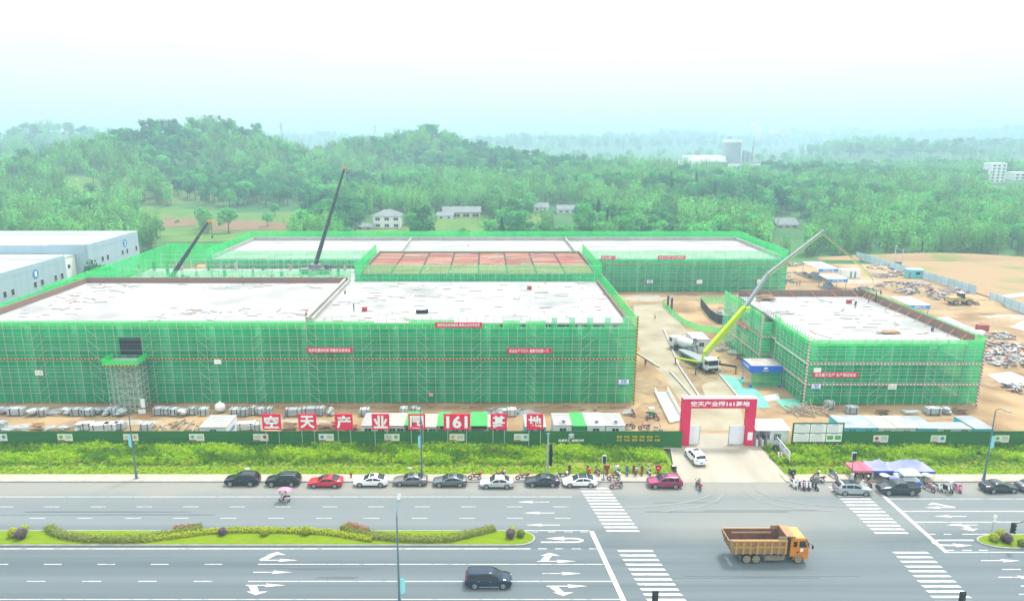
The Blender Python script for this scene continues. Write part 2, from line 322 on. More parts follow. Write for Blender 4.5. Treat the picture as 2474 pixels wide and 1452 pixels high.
def uturn(x0, x1, ya, yb, s):
    a = P(x0, ya); b = P(x1, yb); Y0, Y1 = a.y, b.y; c = (Y0+Y1)/2; r = abs(Y1-Y0)/2; xe = (b.x if s > 0 else b.x)
    pts = []; N = 10
    up = 1 if Y1 > Y0 else -1
    for i in range(N+1):
        t = -pi/2 + pi*i/N; pts.append((xe + s*1.3*math.cos(t), c + up*(r+.14)*math.sin(t)))
    inn = [(xe + s*.85*math.cos(-pi/2 + pi*i/N), c + up*(r-.14)*math.sin(-pi/2 + pi*i/N)) for i in range(N, -1, -1)]
    mark('road_arrow', [(a.x, Y0 - up*.14), *pts, (xe - s*1.0, Y1+up*.14), (xe - s*1.0, Y1+up*.4), (xe - s*3.2, Y1), (xe - s*1.0, Y1-up*.4), (xe - s*1.0, Y1-up*.14), *inn, (a.x, Y0 + up*.14)])
uturn(1307, 1383, 1309.5, 1300.5, 1); uturn(2352, 2285, 1305, 1317, -1)
M_SKID = mat('tyre_rubber_mark', (.088, .106, .116), .85, col2=(.128, .150, .158), scale=.3, stretch=(.3, 6, 1), coord='World')
for a, b, y, wd in ((640, 905, 1371, .13), (700, 900, 1375, .1), (770, 865, 1394, .1), (760, 860, 1397, .1), (1560, 1905, 1236, .16), (1700, 2000, 1233, .12), (1580, 1740, 1214, .1), (1650, 2080, 1390, .18), (60, 460, 1236, .25), (0, 520, 1243, .2), (1620, 1980, 1395, .14)): hline('tyre_mark', P(a, y).x, P(b, y).x, P(a, y).y, wd).data.materials[0] = M_SKID
M_DTRK = mat('dusty_track', (.215, .210, .188), .9, col2=(.185, .188, .174), scale=.5, coord='World', detail=8)
for k, (pts, wd) in enumerate((([(1735, 1165), (1728, 1182), (1705, 1200), (1660, 1213), (1590, 1222), (1500, 1227)], .3), ([(1760, 1165), (1754, 1188), (1730, 1210), (1680, 1226), (1600, 1236)], .26), ([(1790, 1165), (1800, 1190), (1840, 1212), (1910, 1226), (2010, 1234)], .3), ([(1815, 1165), (1828, 1186), (1872, 1206), (1950, 1218), (2040, 1224)], .24))):
    ps = [P(*q) for q in pts]; L_1, R_1 = [], []
    for i, p in enumerate(ps):
        d = (ps[min(i+1, len(ps)-1)] - ps[max(i-1, 0)]).normalized(); s_ = Vector((-d.y, d.x, 0))*wd/2; L_1.append(((p+s_).x, (p+s_).y)); R_1.append(((p-s_).x, (p-s_).y))
    mark('dust_track', L_1 + R_1[::-1], M_DTRK)
# ---- pavement and kerbs
sidewalk = MB()
for x0, x1 in ((-160, 26.6), (41.6, 200)):
    sidewalk = MB().bx(x0, x1, 89.72, 91.6, -.3, .13); struct(sidewalk.build('sidewalk', M_WALK))
    for k in range(int((x1-x0)/4)):
        a = x0 + k*4
        if -70 < a < 90: slab('kerb_stone', a+.01, a+3.99, 89.42, 89.7, -.2, .145, M_KERB, bpy.data.objects['sidewalk' if x0 < 0 else 'sidewalk.001'])
sheet('driveway', [(26.4, 89.405), (42.2, 89.405), (42.4, 92), (42.6, 101), (41.6, 106), (30, 106), (28.4, 101), (26.8, 92)], .012, M_DRIVE)
for x0, x1 in ((-160, 27.2), (42.4, 200)):
    struct(MB().bx(x0, x1, 91.62, 93.7, -.3, .10).build('lawn_strip', M_LAWN))
    struct(MB().bx(x0, x1, 93.68, 100.9, -.3, .07).build('verge', M_VERGE))
# ---- median islands
def island(x0, x1, y0, y1, tip, name):
    def outline(d):
        a, b = y0 + d, y1 - d; c = (a+b)/2; r = (b-a)/2; pts = []
        if tip == 'right':
            pts = [(x0, a)] + [(x1 - d - 2.2 + 2.2*math.cos(t), c + r*math.sin(t)) for t in [(-pi/2 + pi*i/12) for i in range(13)]] + [(x0, b)]
        else:
            pts = [(x1, b)] + [(x0 + d + 3.4 - 3.4*math.cos(t), c + r*math.sin(t)) for t in [(pi/2 - pi*i/12) for i in range(13)]] + [(x1, a)]
        return pts
    k = MB().prism([(p[0], p[1], -.1) for p in outline(0)], (0, 0, .25)).build(name, M_KERB); struct(k)
    MB().prism([(p[0], p[1], .0) for p in outline(.2)], (0, 0, .19)).build('lawn', M_LAWN, k); return k
island(-158, P(1293, 1300).x, 73.75, 77.0, 'right', 'median_island'); island(P(2360, 1308).x, 190, 73.1, 76.15, 'left', 'median_island')
struct(MB().bx(-160, 200, 40, 60.4, -.2, .13).build('near_sidewalk', M_WALK))
# ---- surfaces inside the site
site_road = sheet('site_road', [px2(*q) for q in ((1668, 1040), (1800, 1040), (1786, 965), (1735, 875), (1660, 800), (1610, 735), (1530, 735), (1537, 790), (1548, 850), (1600, 905), (1655, 985))], -.02, M_SITEROAD)
mud = sheet('mud_strip', [px2(*q) for q in ((1688, 962), (1706, 962), (1694, 930), (1735, 915), (1745, 892), (1690, 862), (1642, 868), (1640, 890))], -.012, M_MUD)
def low_kerb(a, b, wd=.35, h=.25, mt=CONC, name='edge_beam'):
    a = P(*a); b = P(*b); d = (b-a); L = d.length; o = MB().bx(0, L, -wd/2, wd/2, -.1, h).build(name, mt, site_road, loc=a, rz=math.atan2(d.y, d.x)); return o
low_kerb((1700, 975), (1640, 885)); low_kerb((1640, 885), (1603, 795)); low_kerb((1785, 962), (1738, 905)); low_kerb((1592, 888), (1538, 853)); low_kerb((1690, 978), (1620, 900))
M_WETG = mat('pale_wet_ground', (.36, .34, .30), .6, col2=(.26, .215, .15), scale=.5, coord='World', detail=8); M_BRN = mat('churned_mud', (.21, .14, .08), .9, col2=(.30, .22, .13), scale=.6, coord='World', detail=9)
_rp = random.Random(21)
for k, (px, py, rx, ry, w) in enumerate(((2400, 735, 9, 3, 1), (2440, 765, 8, 2.5, 1), (2300, 745, 10, 3, 0), (2380, 780, 9, 3, 0), (2160, 720, 8, 3, 0), (2060, 680, 9, 4, 1), (1950, 695, 8, 4, 0), (2420, 920, 7, 5, 0), (2390, 850, 6, 4, 0), (1570, 930, 4, 7, 0), (1590, 985, 4, 3, 0), (1870, 985, 5, 2.5, 0), (1650, 720, 8, 4, 0), (1560, 720, 7, 5, 1), (1750, 830, 6, 6, 0), (300, 1020, 9, 1.2, 1), (700, 1018, 8, 1.2, 1), (1000, 1008, 7, 1, 0), (2200, 1012, 10, 1.3, 0))):
    c = P(px, py); sheet('wet_patch' if w else 'mud_patch', [(c.x + rx*math.cos(a)*_rp.uniform(.6, 1.15), c.y + ry*math.sin(a)*_rp.uniform(.6, 1.15)) for a in [2*pi*i/18 for i in range(18)]], -.044 + .0012*k, M_WETG if w else M_BRN)
sheet('bare_field', [(150.5, 178), (340, 160), (330, 268), (240, 282), (152, 276)], -.06, M_DIRTG)
# ---- hills
BUMPS = [(545, 296, 640, 62, 100), (440, 303, 600, 60, 100), (330, 322, 580, 55, 90), (640, 350, 610, 60, 100), (250, 345, 540, 55, 90), (60, 392, 470, 90, 70),
         (1045, 306, 740, 44, 100), (985, 322, 730, 50, 100), (890, 340, 720, 70, 110), (1120, 345, 710, 50, 100), (1220, 372, 660, 80, 110), (1340, 385, 620, 90, 110), (760, 374, 650, 60, 110),
         (1500, 412, 520, 100, 90), (1800, 452, 470, 140, 90), (2080, 440, 480, 130, 90), (2330, 430, 520, 140, 100), (2600, 410, 560, 150, 120),
         (2110, 342, 1150, 75, 140), (2220, 352, 1130, 75, 140), (2330, 385, 900, 160, 130), (2450, 345, 1300, 120, 180), (120, 306, 1150, 75, 150), (20, 326, 1100, 90, 150), (-80, 345, 800, 120, 160), (210, 326, 1200, 80, 150),
         (1300, 336, 2000, 260, 260), (1480, 332, 2300, 200, 260), (1650, 324, 2500, 220, 300), (1900, 322, 2900, 200, 300), (2040, 318, 2900, 160, 300), (2250, 322, 2700, 260, 300), (2430, 314, 2500, 200, 300), (2600, 320, 2300, 300, 300), (760, 330, 2400, 300, 300), (200, 330, 2600, 500, 300)]
BW = []
for (bx_, by_, dd, sx_, sy_) in BUMPS:
    q = PD(bx_, by_, dd); BW.append((q.x, dd, q.z - (10 if dd < 1000 else 8), sx_, sy_))
def hill(X, Y):
    if Y < 262: return 0.
    base = 9 * min(max((Y - 275) / 200, 0), 1); s = 0.
    for (bx_, by_, bz_, sx_, sy_) in BW:
        e = ((X-bx_)/sx_)**2 + ((Y-by_)/sy_)**2
        if e < 9: s += (max(bz_ - base, 0) * math.exp(-e)) ** 5
    n = math.sin(X*.031+Y*.017)*math.sin(Y*.027-X*.011)*2.2 + math.sin(X*.083)*math.sin(Y*.071)*.8
    return base + s ** .2 + n * min(max((Y-275)/120, 0), 1) - .3
M_HILL = mat('hillside_scrub', (.035, .11, .035), .95, col2=(.075, .16, .04), scale=.035, coord='World', detail=10, lo=.4, hi=.65, bump=.6, bscale=.12)
def terrain():
    ys = [262 + 9*i for i in range(60)] + [802 + 25*i for i in range(30)] + [1552 + 80*i for i in range(26)] + [3700, 4200]
    mb = MB(); vs = []; nx = 150
    for Y in ys:
        for i in range(nx+1):
            X = (-.85 + 1.8 * i / nx) * (Y + 120); vs.append((X, Y, hill(X, Y)))
    fs = [(j*(nx+1)+i, j*(nx+1)+i+1, (j+1)*(nx+1)+i+1, (j+1)*(nx+1)+i) for j in range(len(ys)-1) for i in range(nx)]
    mb.add(vs, fs); o = mb.build('hills', M_HILL, smooth=180); struct(o); return o
terrain()
def drape(name, poly, mt, dz=.25, n=14):   # a field lying on the slope, its outline given by four corners
    a, b, c, d = [Vector((q[0], q[1], 0)) for q in poly]; vs = []
    for j in range(n+1):
        for i in range(n+1):
            s, t = i/n, j/n; p = (a*(1-s)+b*s)*(1-t) + (d*(1-s)+c*s)*t; vs.append((p.x, p.y, hill(p.x, p.y)+dz))
    return struct(MB().add(vs, [(j*(n+1)+i, j*(n+1)+i+1, (j+1)*(n+1)+i+1, (j+1)*(n+1)+i) for j in range(n) for i in range(n)]).build(name, mt))
M_FIELD_B = mat('ploughed_soil', (.20, .12, .065), .95, col2=(.15, .10, .05), scale=.4, stretch=(.2, 2, 1), coord='World')
M_FIELD_G = mat('young_crop', (.06, .15, .025), .95, col2=(.12, .18, .035), scale=.1, coord='World')
def onhill(x, y):                      # line of sight meets the terrain
    d = ray(x, y); t = 230.
    while t < 3500:
        X, Y, Z = d[0]*t, d[1]*t, HC + d[2]*t
        if Z <= hill(X, Y): return Vector((X, Y, hill(X, Y)))
        t += 1.5 if t < 900 else 6
    return None
def field(name, cor, mt, dz=.3):
    c = [onhill(*q) for q in cor]
    if all(c): drape(name, c, mt, dz)
field('ploughed_field', ((480, 557), (690, 556), (700, 540), (520, 532)), M_FIELD_B, .35)
field('ploughed_field', ((385, 552), (470, 548), (480, 530), (400, 528)), M_FIELD_B, .35)
field('crop_field', ((360, 585), (760, 585), (740, 515), (340, 500)), M_FIELD_G, .15)
field('crop_field', ((170, 500), (250, 500), (235, 432), (160, 428)), M_FIELD_G, .15)
field('terrace_field', ((250, 498), (560, 500), (545, 418), (270, 420)), mat('terrace_soil', (.09, .17, .04), .95, col2=(.17, .14, .07), scale=.5, stretch=(.05, 1, 1), coord='World', lo=.5, hi=.6), .2)
field('crop_field', ((1000, 570), (1340, 570), (1330, 520), (1010, 520)), M_FIELD_G, .15)
field('crop_field', ((700, 590), (1000, 590), (990, 545), (720, 545)), M_FIELD_G, .18)
# ================================================================== buildings under scaffolding
M_NET = netmat('green_safety_net', (.003, .50, .175), (.012, .72, .26), .31)
M_NETL = netmat('light_green_net', (.03, .62, .13), (.06, .75, .20), .25)
M_NETO = netmat('open_green_net', (.04, .62, .17), (.08, .72, .24), .50)
M_POLE = mat('scaffold_tube', (.44, .55, .43), .5, .05)
M_ROOF = mat('fresh_concrete_roof', (.335, .335, .33), .85, col2=(.17, .175, .175), scale=.11, coord='World', detail=13, lo=.46, hi=.84, bump=.2, bscale=.8)
M_FORM = mat('brown_formwork', (.27, .145, .10), .85, col2=(.19, .15, .14), scale=.8, stretch=(.25, .25, 3), coord='World', detail=6)
M_PLY = mat('red_plywood', (.25, .09, .075), .8, col2=(.27, .155, .11), scale=.16, coord='World', rnd=.25, detail=5)
M_JOIST = mat('dark_joists', (.07, .045, .04), .9)
M_HAZ = stripemat('black_yellow_stripes', (.65, .38, .02), (.02, .02, .02), .62)
M_HAZR = stripemat('red_white_stripes', (.55, .05, .06), (.7, .7, .68), .62)
M_INSHADE = mat('dark_interior', (.05, .055, .055), .9)  # indoor shade put into the base colour
M_REBAR = mat('rebar_steel', (.16, .11, .085), .8, col2=(.1, .08, .07), scale=4)
def edges(poly): return [(poly[i], poly[(i+1) % len(poly)]) for i in range(len(poly))]
def scaffold(name, label, poly, spec, ztop, lift=2.0, step=1.6, net=None, r=.037, group='green netted scaffolds round the new buildings', band=(), bandmat=None, brace=6, panw=6.4):
    """spec: per edge None or (zmin of tubes, zmin of net, zmax, detail 0..2)"""
    t = thing(name, label, 'scaffold', (poly[0][0], poly[0][1], 0), 0, group); O = Vector((poly[0][0], poly[0][1], 0))
    for (a, b), s in zip(edges(poly), spec):
        if not s: continue
        zr, zn, zt, det = s; a = Vector((*a, 0)) - O; b = Vector((*b, 0)) - O; d = (b - a); L = d.length; u = d.normalized(); nrm = Vector((u.y, -u.x, 0)); inn = -nrm * .12
        n = max(int(round(L / step)), 1)
        if det:
            for i in range(n+1):
                p = a + d * (i/n); rod('standard', p + Vector((0, 0, zr)), p + Vector((0, 0, zt + .12)), r, M_POLE, t, 5)
            z = lift * math.ceil(zr/lift + .01)
            while z <= zt + .01:
                for k, dz in enumerate((0, .55, 1.1)):
                    if z + dz <= zt + .05 and (det > 1 or k == 0 or z + lift > zt): rod('ledger', a + Vector((0, 0, z+dz)) + nrm*.05, b + Vector((0, 0, z+dz)) + nrm*.05, r*(.95 if k == 0 else .72), M_POLE, t, 5)
                z += lift
            if det > 1:
                for i in range(0, n - 1, brace):
                    for q in range(int(zr/lift), int(zt/lift)):
                        s0 = a + d*((i+1)/n) + nrm*.09; s1 = a + d*(min(i+2.4, n)/n) + nrm*.09
                        if (i//brace) % 2: s0, s1 = s1, s0
                        rod('brace', s0 + Vector((0, 0, (q+1)*lift)), s1 + Vector((0, 0, q*lift)), r*.75, M_POLE, t, 4)
        m = max(int(round(L / panw)), 1); mt = net or M_NET
        rows = [zn]; 
        while rows[-1] + lift*2 < zt - .5: rows.append(rows[-1] + lift*2)
        rows.append(zt)
        for j in range(len(rows)-1):
            for i in range(m):
                p = a + d*(i/m) + inn; q = a + d*((i+1)/m) + inn; z0, z1 = rows[j], rows[j+1]; bl = .05
                key = ('net', round((q-p).length, 2), round(z1-z0, 2), mt.name, (i*7+j*3) % 3)
                if key not in _unit:
                    W_, H_ = (q-p).length, z1-z0; vs = []; rr = random.Random(str(key))
                    for jj in range(4):
                        for ii in range(5): vs.append((W_*ii/4 + .01*(ii == 0) - .01*(ii == 4), rr.uniform(-bl, bl) if 0 < ii < 4 else 0, H_*jj/3 + .012*(jj == 0)))
                    _unit[key] = MB().add(vs, [(jj*5+ii, jj*5+ii+1, jj*5+ii+6, jj*5+ii+5) for jj in range(3) for ii in range(4)]).mesh('net_panel', mt)
                link('net_panel', _unit[key], t, p + Vector((0, 0, z0)), math.atan2(u.y, u.x))
        if det > 1:
            for zb in band:
                o = MB().bx(0, L, -.03, .03, 0, .22).build('striped_toe_board', bandmat, t, loc=a + (nrm*.13 if zb < 9 else -nrm*.2) + Vector((0, 0, zb)), rz=math.atan2(u.y, u.x))
    return t
def frame_building(name, label, x0, x1, y0, y1, zroof, floors, bay=8.3, roofm=None, parapet=(), cat='building', inset=1.2):
    t = thing(name, label, cat, (x0, y0, 0)); X0, X1, Y0, Y1 = inset, x1-x0-inset, inset, y1-y0-inset
    for k, z in enumerate(floors): slab('floor_slab', X0, X1, Y0, Y1, z-.35, z, CONC, t)
    slab('roof_slab', X0, X1, Y0, Y1, zroof-.4, zroof, roofm or M_ROOF, t)
    n = int(round((X1-X0)/bay)); m = int(round((Y1-Y0)/bay))
    zs = [0] + list(floors) + [zroof]
    for i in range(n+1):
        for j in range(m+1):
            if 0 < i < n and 0 < j < m: continue
            cx = X0+.5 + (X1-X0-1)*i/n; cyy = Y0+.5 + (Y1-Y0-1)*j/m
            for za, zb in zip(zs, zs[1:]): slab('column', cx-.4, cx+.4, cyy-.4, cyy+.4, za, zb-.4, mat('pale_column', (.55, .55, .52), .8), t)
    return t
# ---- long front building
BX0, BX1, BY0, BY1 = -91.2, 26.4, 119.0, 157.5
b1 = frame_building('concrete_building', 'long white-roofed concrete building under green netting behind the red signboards', BX0, BX1, BY0, BY1, 14.7, (4.9, 9.8))
slab('end_wall', 2.2, 2.4, 1.6, 36, .01, 14.2, M_INSHADE, b1)  # added dark sheet, keeps daylight from showing through the open left end
slab('core_wall', 12, 105, 14, 14.3, .01, 14.2, M_INSHADE, b1)
def loc1(x, y): return x-BX0, y-BY0
# parapets: brown left and back of the left roof, low divider, right half thin concrete upstand
for i in range(12):
    xa = 1.3 + i*4.9; slab('formwork_board', xa, xa+4.86, 36.0, 36.25, 14.7, 15.95, M_FORM, b1)
for i in range(8):
    ya = 1.3 + i*4.4; slab('formwork_board', 1.25, 1.5, ya, ya+4.36, 14.7, 15.9, M_FORM, b1)
dv = MB().bx(59.3, 59.75, 1.3, 36, 14.7, 15.8).bx(60.2, 60.5, 1.3, 35.5, 14.7, 15.5); dv.build('parapet_wall', CONC, b1)
slab('parapet_wall', 116.0, 116.2, 1.3, 36.2, 14.7, 15.4, M_FORM, b1)
scaffold('scaffold', 'scaffold with green netting wrapped round the long front building', [(BX0, BY0), (BX1, BY0), (BX1, BY1), (BX0, BY1)],
         [(0, .25, 14.0, 2), (0, .25, 14.2, 1), None, (12, 8, 14.2, 1)], 16, band=(8.35, 12.25), bandmat=M_HAZ)
# upper guard nets standing above the roof edge
scaffold('scaffold_guard_net', 'pale see-through guard net above the front edge of the left white roof', [(BX0, BY0+.05), (-31.8, BY0+.05), (-31.8, BY0+.4), (BX0, BY0+.4)], [(13.9, 14.02, 15.35, 1), None, None, None], 16, net=M_NETL)
scaffold('scaffold_guard_net', 'see-through green guard net on left edge of the long building roof', [(BX0, BY1), (BX0, BY0), (BX0+.3, BY0), (BX0+.3, BY1)], [(13.5, 14.25, 16.3, 1), None, None, None], 16, net=M_NETL)
scaffold('scaffold_guard_net', 'bright green guard net on right edge of the long building roof', [(BX1-.02, BY0), (BX1-.02, BY1), (BX1-.4, BY1), (BX1-.4, BY0)], [(13.5, 14.25, 16.2, 1), None, None, None], 16, net=M_NETL)
scaffold('scaffold_guard_net', 'open green guard net behind the brown boards of the left roof', [(-31, BY1+.3), (BX0, BY1+.3), (BX0, BY1+.7), (-31, BY1+.7)], [(13, 13.5, 17.0, 2), None, None, None], 17, net=M_NETO)
g = scaffold('scaffold_guard_net', 'patchy guard net of green strips above the front edge of the right white roof', [(-31.6, BY0+.05), (BX1, BY0+.05), (BX1, BY0+.4), (-31.6, BY0+.4)], [(13.9, 14.02, 14.3, 1), None, None, None], 16, net=M_NETL)
for i in range(37): rod('standard', (i*1.57, 0, 13.9), (i*1.57, 0, 16.1), .045, M_POLE, g, 5)
for z in (14.9, 15.5, 16.0): rod('ledger', (0, -.05, z), (58, -.05, z), .035, M_POLE, g, 5)
for xa, wd, z0, z1 in [(0, 12, 14.3, 15.3), (12, 6, 14.3, 14.9), (18, 8, 14.3, 15.6), (26, 8, 14.3, 14.8), (34.5, 3, 14.3, 15.4), (38.5, 3.5, 14.3, 15.3)] + [(43 + 3.1*k, 1.0, 14.3, 15.9) for k in range(5)]:
    MB().add([(xa, .06, z0), (xa+wd, .06, z0), (xa+wd, .06, z1), (xa, .06, z1)], [(0, 1, 2, 3)]).build('net_strip', M_NET if wd < 2 else M_NETL, g)
cp = rod('corner_post', (BX1+.05, BY0-.05, 0), (BX1+.05, BY0-.05, 16.2), .16, M_HAZ, None, 8); tag(cp, 'black and yellow striped post at right front corner of the long building', 'post')
# ---- unloading platform on its shoring tower
tx0, tx1, ty0, ty1, tz = -65.3, -60.2, 115.0, 118.75, 8.6
t = thing('shoring_tower', 'dense steel tube tower carrying the unloading platform on the left of the long building', 'scaffold', (tx0, ty0, 0))
TW, TD = tx1-tx0, ty1-ty0
for i in range(7):
    for j in range(4): rod('standard', (TW*i/6, TD*j/3, 0), (TW*i/6, TD*j/3, tz), .045, M_POLE, t, 5)
for k in range(8):
    z = .3 + k*1.12
    for j in range(4): rod('ledger', (-.2, TD*j/3, z), (TW+.2, TD*j/3, z), .035, M_POLE, t, 5)
    for i in range(7): rod('transom', (TW*i/6, -.2, z+.08), (TW*i/6, TD, z+.08), .035, M_POLE, t, 5)
for k in range(4):
    for j in (0, 2): rod('brace', (TW*.15, TD*j/3-.06, k*2.1), (TW*.75, TD*j/3-.06, k*2.1+2.0), .035, M_POLE, t, 5); rod('brace', (TW*.95, TD*j/3-.06, k*2.1), (TW*.35, TD*j/3-.06, k*2.1+2.0), .035, M_POLE, t, 5)
slab('deck', -.4, TW+.4, -.3, TD, tz, tz+.12, mat('grey_deck', (.32, .32, .33), .8), t)
for xa, xb, ya, yb in ((-.4, TW+.4, -.34, -.30),):
    slab('guard_panel', xa, xb, ya, yb, tz+.1, tz+1.0, M_NETL, t); slab('striped_board', xa, xb, ya-.03, yb-.035, tz-.1, tz+.12, M_HAZ, t)
for x in (-.44, TW+.42):
    slab('guard_panel', x, x+.03, -.3, TD-.2, tz+.1, tz+1.15, M_NETL, t)
slab('opening_lining', .7, TW-.6, TD+.18, TD+.2, tz+.6, tz+3.7, mat('opening_black', (.012, .016, .02), .9), t)  # flat panel before the net, the opening's shade put into its colour
tag(slab('warning_sign', -60.0, -59.95+.7, 114.9, 114.95, .9, 2.5, WHITE), 'small white warning sign at the foot of the shoring tower', 'sign')
# ---- red plywood deck building
CX0, CX1, CY0, CY1 = -30.2, 26.4, 158.6, 191
b2 = frame_building('concrete_building', 'building with red plywood formwork deck behind the right white roof', CX0, CX1, CY0, CY1, 15.8, (5.2, 10.4), roofm=M_JOIST)
nx_, ny_ = 8, 13; X0, X1, Y0, Y1 = 1.3, CX1-CX0-1.3, 1.3, CY1-CY0-1.3
for i in range(nx_):
    for j in range(ny_):
        wx = (X1-X0)/nx_; wy = (Y1-Y0)/ny_; hz = .06 + .05*((i*5+j*3) % 4)/4
        slab('plywood_panel', X0+wx*i+.22, X0+wx*(i+1)-.22, Y0+wy*j+.16, Y0+wy*(j+1)-.16, 15.82, 15.82+hz, M_PLY, b2)
for x in (1.2, X1): slab('formwork_board', x, x+.12, Y0, Y1, 15.8, 16.5, M_FORM, b2)
slab('formwork_board', X0, X1, Y1, Y1+.12, 15.8, 16.3, M_FORM, b2)
scaffold('scaffold', 'scaffold with green netting round the red plywood deck building', [(CX0, CY0), (CX1, CY0), (CX1, CY1), (CX0, CY1)],
         [(13.5, 13.5, 16.0, 2), (4, 4, 16.0, 1), None, (10, 10, 16.0, 1)], 16, band=(14.1,), bandmat=M_HAZ)
scaffold('scaffold_guard_net', 'see-through green guard net along the front of the red plywood deck', [(CX0, CY0), (CX1, CY0), (CX1, CY0+.3), (CX0, CY0+.3)], [(15.9, 16.05, 18.2, 1), None, None, None], 18, net=M_NETO)
scaffold('scaffold_guard_net', 'bright green guard net on right side of the red plywood deck', [(CX1, CY0), (CX1, CY1), (CX1-.3, CY1), (CX1-.3, CY0)], [(15.9, 16.05, 18.3, 1), None, None, None], 18, net=M_NETL)
scaffold('scaffold_guard_net', 'bright green guard net on left side of the red plywood deck', [(CX0, CY1), (CX0, CY0), (CX0+.3, CY0), (CX0+.3, CY1)], [(15.9, 16.05, 18.3, 1), None, None, None], 18, net=M_NETL)
# ---- low unfinished block on the left
DX0, DX1, DY0, DY1 = -103, -31, 159.5, 212
b3 = thing('concrete_building', 'unfinished low concrete block with green poles behind the left white roof', 'building', (DX0, DY0, 0))
slab('floor_slab', 1.2, DX1-DX0-.5, 1.2, DY1-DY0-1, 7.2, 7.6, M_ROOF, b3); slab('wall', 1.3, DX1-DX0-.6, 1.3, DY1-DY0-1.1, 0, 7.19, M_INSHADE, b3)
for i in range(9):
    for j in range(6):
        x = 3 + i*8.2; y = 3 + j*9.2; slab('column_stub', x-.35, x+.35, y-.35, y+.35, 7.6, 8.9 + ((i+j) % 3)*.5, mat('green_wrapped_column', (.03, .30, .10), .8) if (i+j) % 2 else CONC, b3)
        for q in range(3): rod('rebar', (x-.25+.25*q, y, 8.8), (x-.25+.25*q, y, 10.8+.3*q), .04, M_REBAR, b3, 4)
scaffold('scaffold', 'open green scaffold netting round the low unfinished block on the left', [(DX0, DY1+15), (DX0, DY0), (DX1, DY0), (DX1, DY1), (-86.4, DY1), (-86.4, DY1+15)],
         [(0, 4, 13.0, 2), None, None, None, None, (7, 7, 13.0, 1)], 13, net=M_NETL)
g = thing('tube_scaffold', 'grid of thin scaffold tubes standing on the low unfinished block', 'scaffold', (DX0, DY0, 0))
for j, y in enumerate((12, 26, 40, 50)):
    for i in range(15): rod('standard', (5+i*4.4, y, 7.6), (5+i*4.4, y, 12.6), .04, M_POLE, g, 4)
    for z in (9.2, 10.8, 12.2): rod('ledger', (4, y, z), (68, y, z), .035, M_POLE, g, 4)
# ---- back building, three roofs in a row
EX0, EX1, EY0, EY1 = -86, 92.2, 212.5, 256
b4 = frame_building('concrete_building', 'wide back building with three white roofs in a row before the woods', EX0, EX1, EY0, EY1, 10.0, (5.2,), bay=9)
W4, D4 = EX1-EX0, EY1-EY0
for x in (1.3, 58.6, 114.5, W4-1.6): slab('parapet_wall', x, x+.3, 1.4, D4-1.4, 10.0, 11.2, CONC, b4)
for xa, xb in ((1.65, 58.5), (59, 114.4), (114.9, W4-1.7)): slab('parapet_wall', xa, xb, D4-1.75, D4-1.45, 10.0, 11.3, CONC, b4)
for i in range(5):
    slab('roof_joint', 115+i*12.2, 115.12+i*12.2, 1.8, D4-2, 10.0, 10.015, M_KERB, b4)
for j in range(5): slab('roof_joint', 115, W4-2, 6+j*7, 6.12+j*7, 10.0, 10.016, M_KERB, b4)
scaffold('scaffold', 'scaffold with green netting round the wide back building', [(EX0, EY0), (EX1, EY0), (EX1, EY1), (EX0, EY1)],
         [(0, .3, 10.6, 2), (0, .3, 10.6, 1), None, None], 13, step=2.4, band=(8.6,), bandmat=M_HAZ, r=.05, panw=9)
scaffold('scaffold_guard_net', 'faint open guard net along the front of the wide back building', [(EX0, EY0), (EX1, EY0), (EX1, EY0+.3), (EX0, EY0+.3)], [(10.5, 10.65, 13.0, 1), None, None, None], 13, step=2.4, net=M_NETO, panw=9)
scaffold('scaffold_guard_net', 'bright green guard net on right edge of the wide back building', [(EX1, EY0), (EX1, EY1), (EX1-.3, EY1), (EX1-.3, EY0)], [(10.5, 10.65, 13.1, 1), None, None, None], 13, step=2.4, net=M_NETL, panw=9)
scaffold('scaffold_guard_net', 'bright green guard net along the rear of the three back roofs', [(EX1, EY1), (EX0, EY1), (EX0, EY1-.3), (EX1, EY1-.3)], [(8, 8, 13.2, 1), None, None, None], 13, step=2.4, net=M_NETL, panw=9)
scaffold('scaffold_guard_net', 'bright green guard net on left edge of the three back roofs', [(EX0, EY1), (EX0, EY0), (EX0+.3, EY0), (EX0+.3, EY1)], [(6, 6, 13.2, 1), None, None, None], 13, step=2.4, net=M_NETL, panw=9)
# ---- right building
RX0, RX1, RY0, RY1 = 56.6, 87.4, 118.2, 158.5
b5 = frame_building('concrete_building', 'smaller white-roofed concrete building under netting on the right', RX0, RX1, RY0, RY1, 11.1, (3.9, 7.6), bay=7.4)
W5, D5 = RX1-RX0, RY1-RY0
for i in range(6): slab('formwork_board', 1.2+i*4.75, 5.9+i*4.75, D5-1.3, D5-1.12, 11.1, 12.6, M_FORM, b5)
for i in range(8): slab('formwork_board', W5-1.35, W5-1.18, 1.3+i*4.75, 6.0+i*4.75, 11.1, 12.7, M_FORM, b5)
for i in range(6): rod('prop', (3+i*4.8, D5-1.3, 12.4), (3.9+i*4.8, D5-3.4, 11.1), .06, mat('orange_prop', (.5, .2, .1), .6), b5, 5)
for i in range(11): rod('prop', (W5-1.4, 3+i*3.4, 12.4), (W5-3.2, 2.4+i*3.4, 11.1), .06, _mat['orange_prop'], b5, 5)
for i in range(34): rod('rebar', (1.35, 1.5+i*1.12, 11.1), (1.35, 1.5+i*1.12, 12.2), .035, M_REBAR, b5, 4)
for i in range(13): rod('rebar', (2+i*2.1, 1.35, 11.1), (2+i*2.1, 1.35, 12.0), .035, M_REBAR, b5, 4)
poly5 = [(RX0, RY0), (RX1, RY0), (RX1, RY1), (RX0-1.6, RY1), (RX0-1.6, 135.5), (RX0+.6, 135.5), (RX0+.6, 132.2), (RX0, 132.2)]
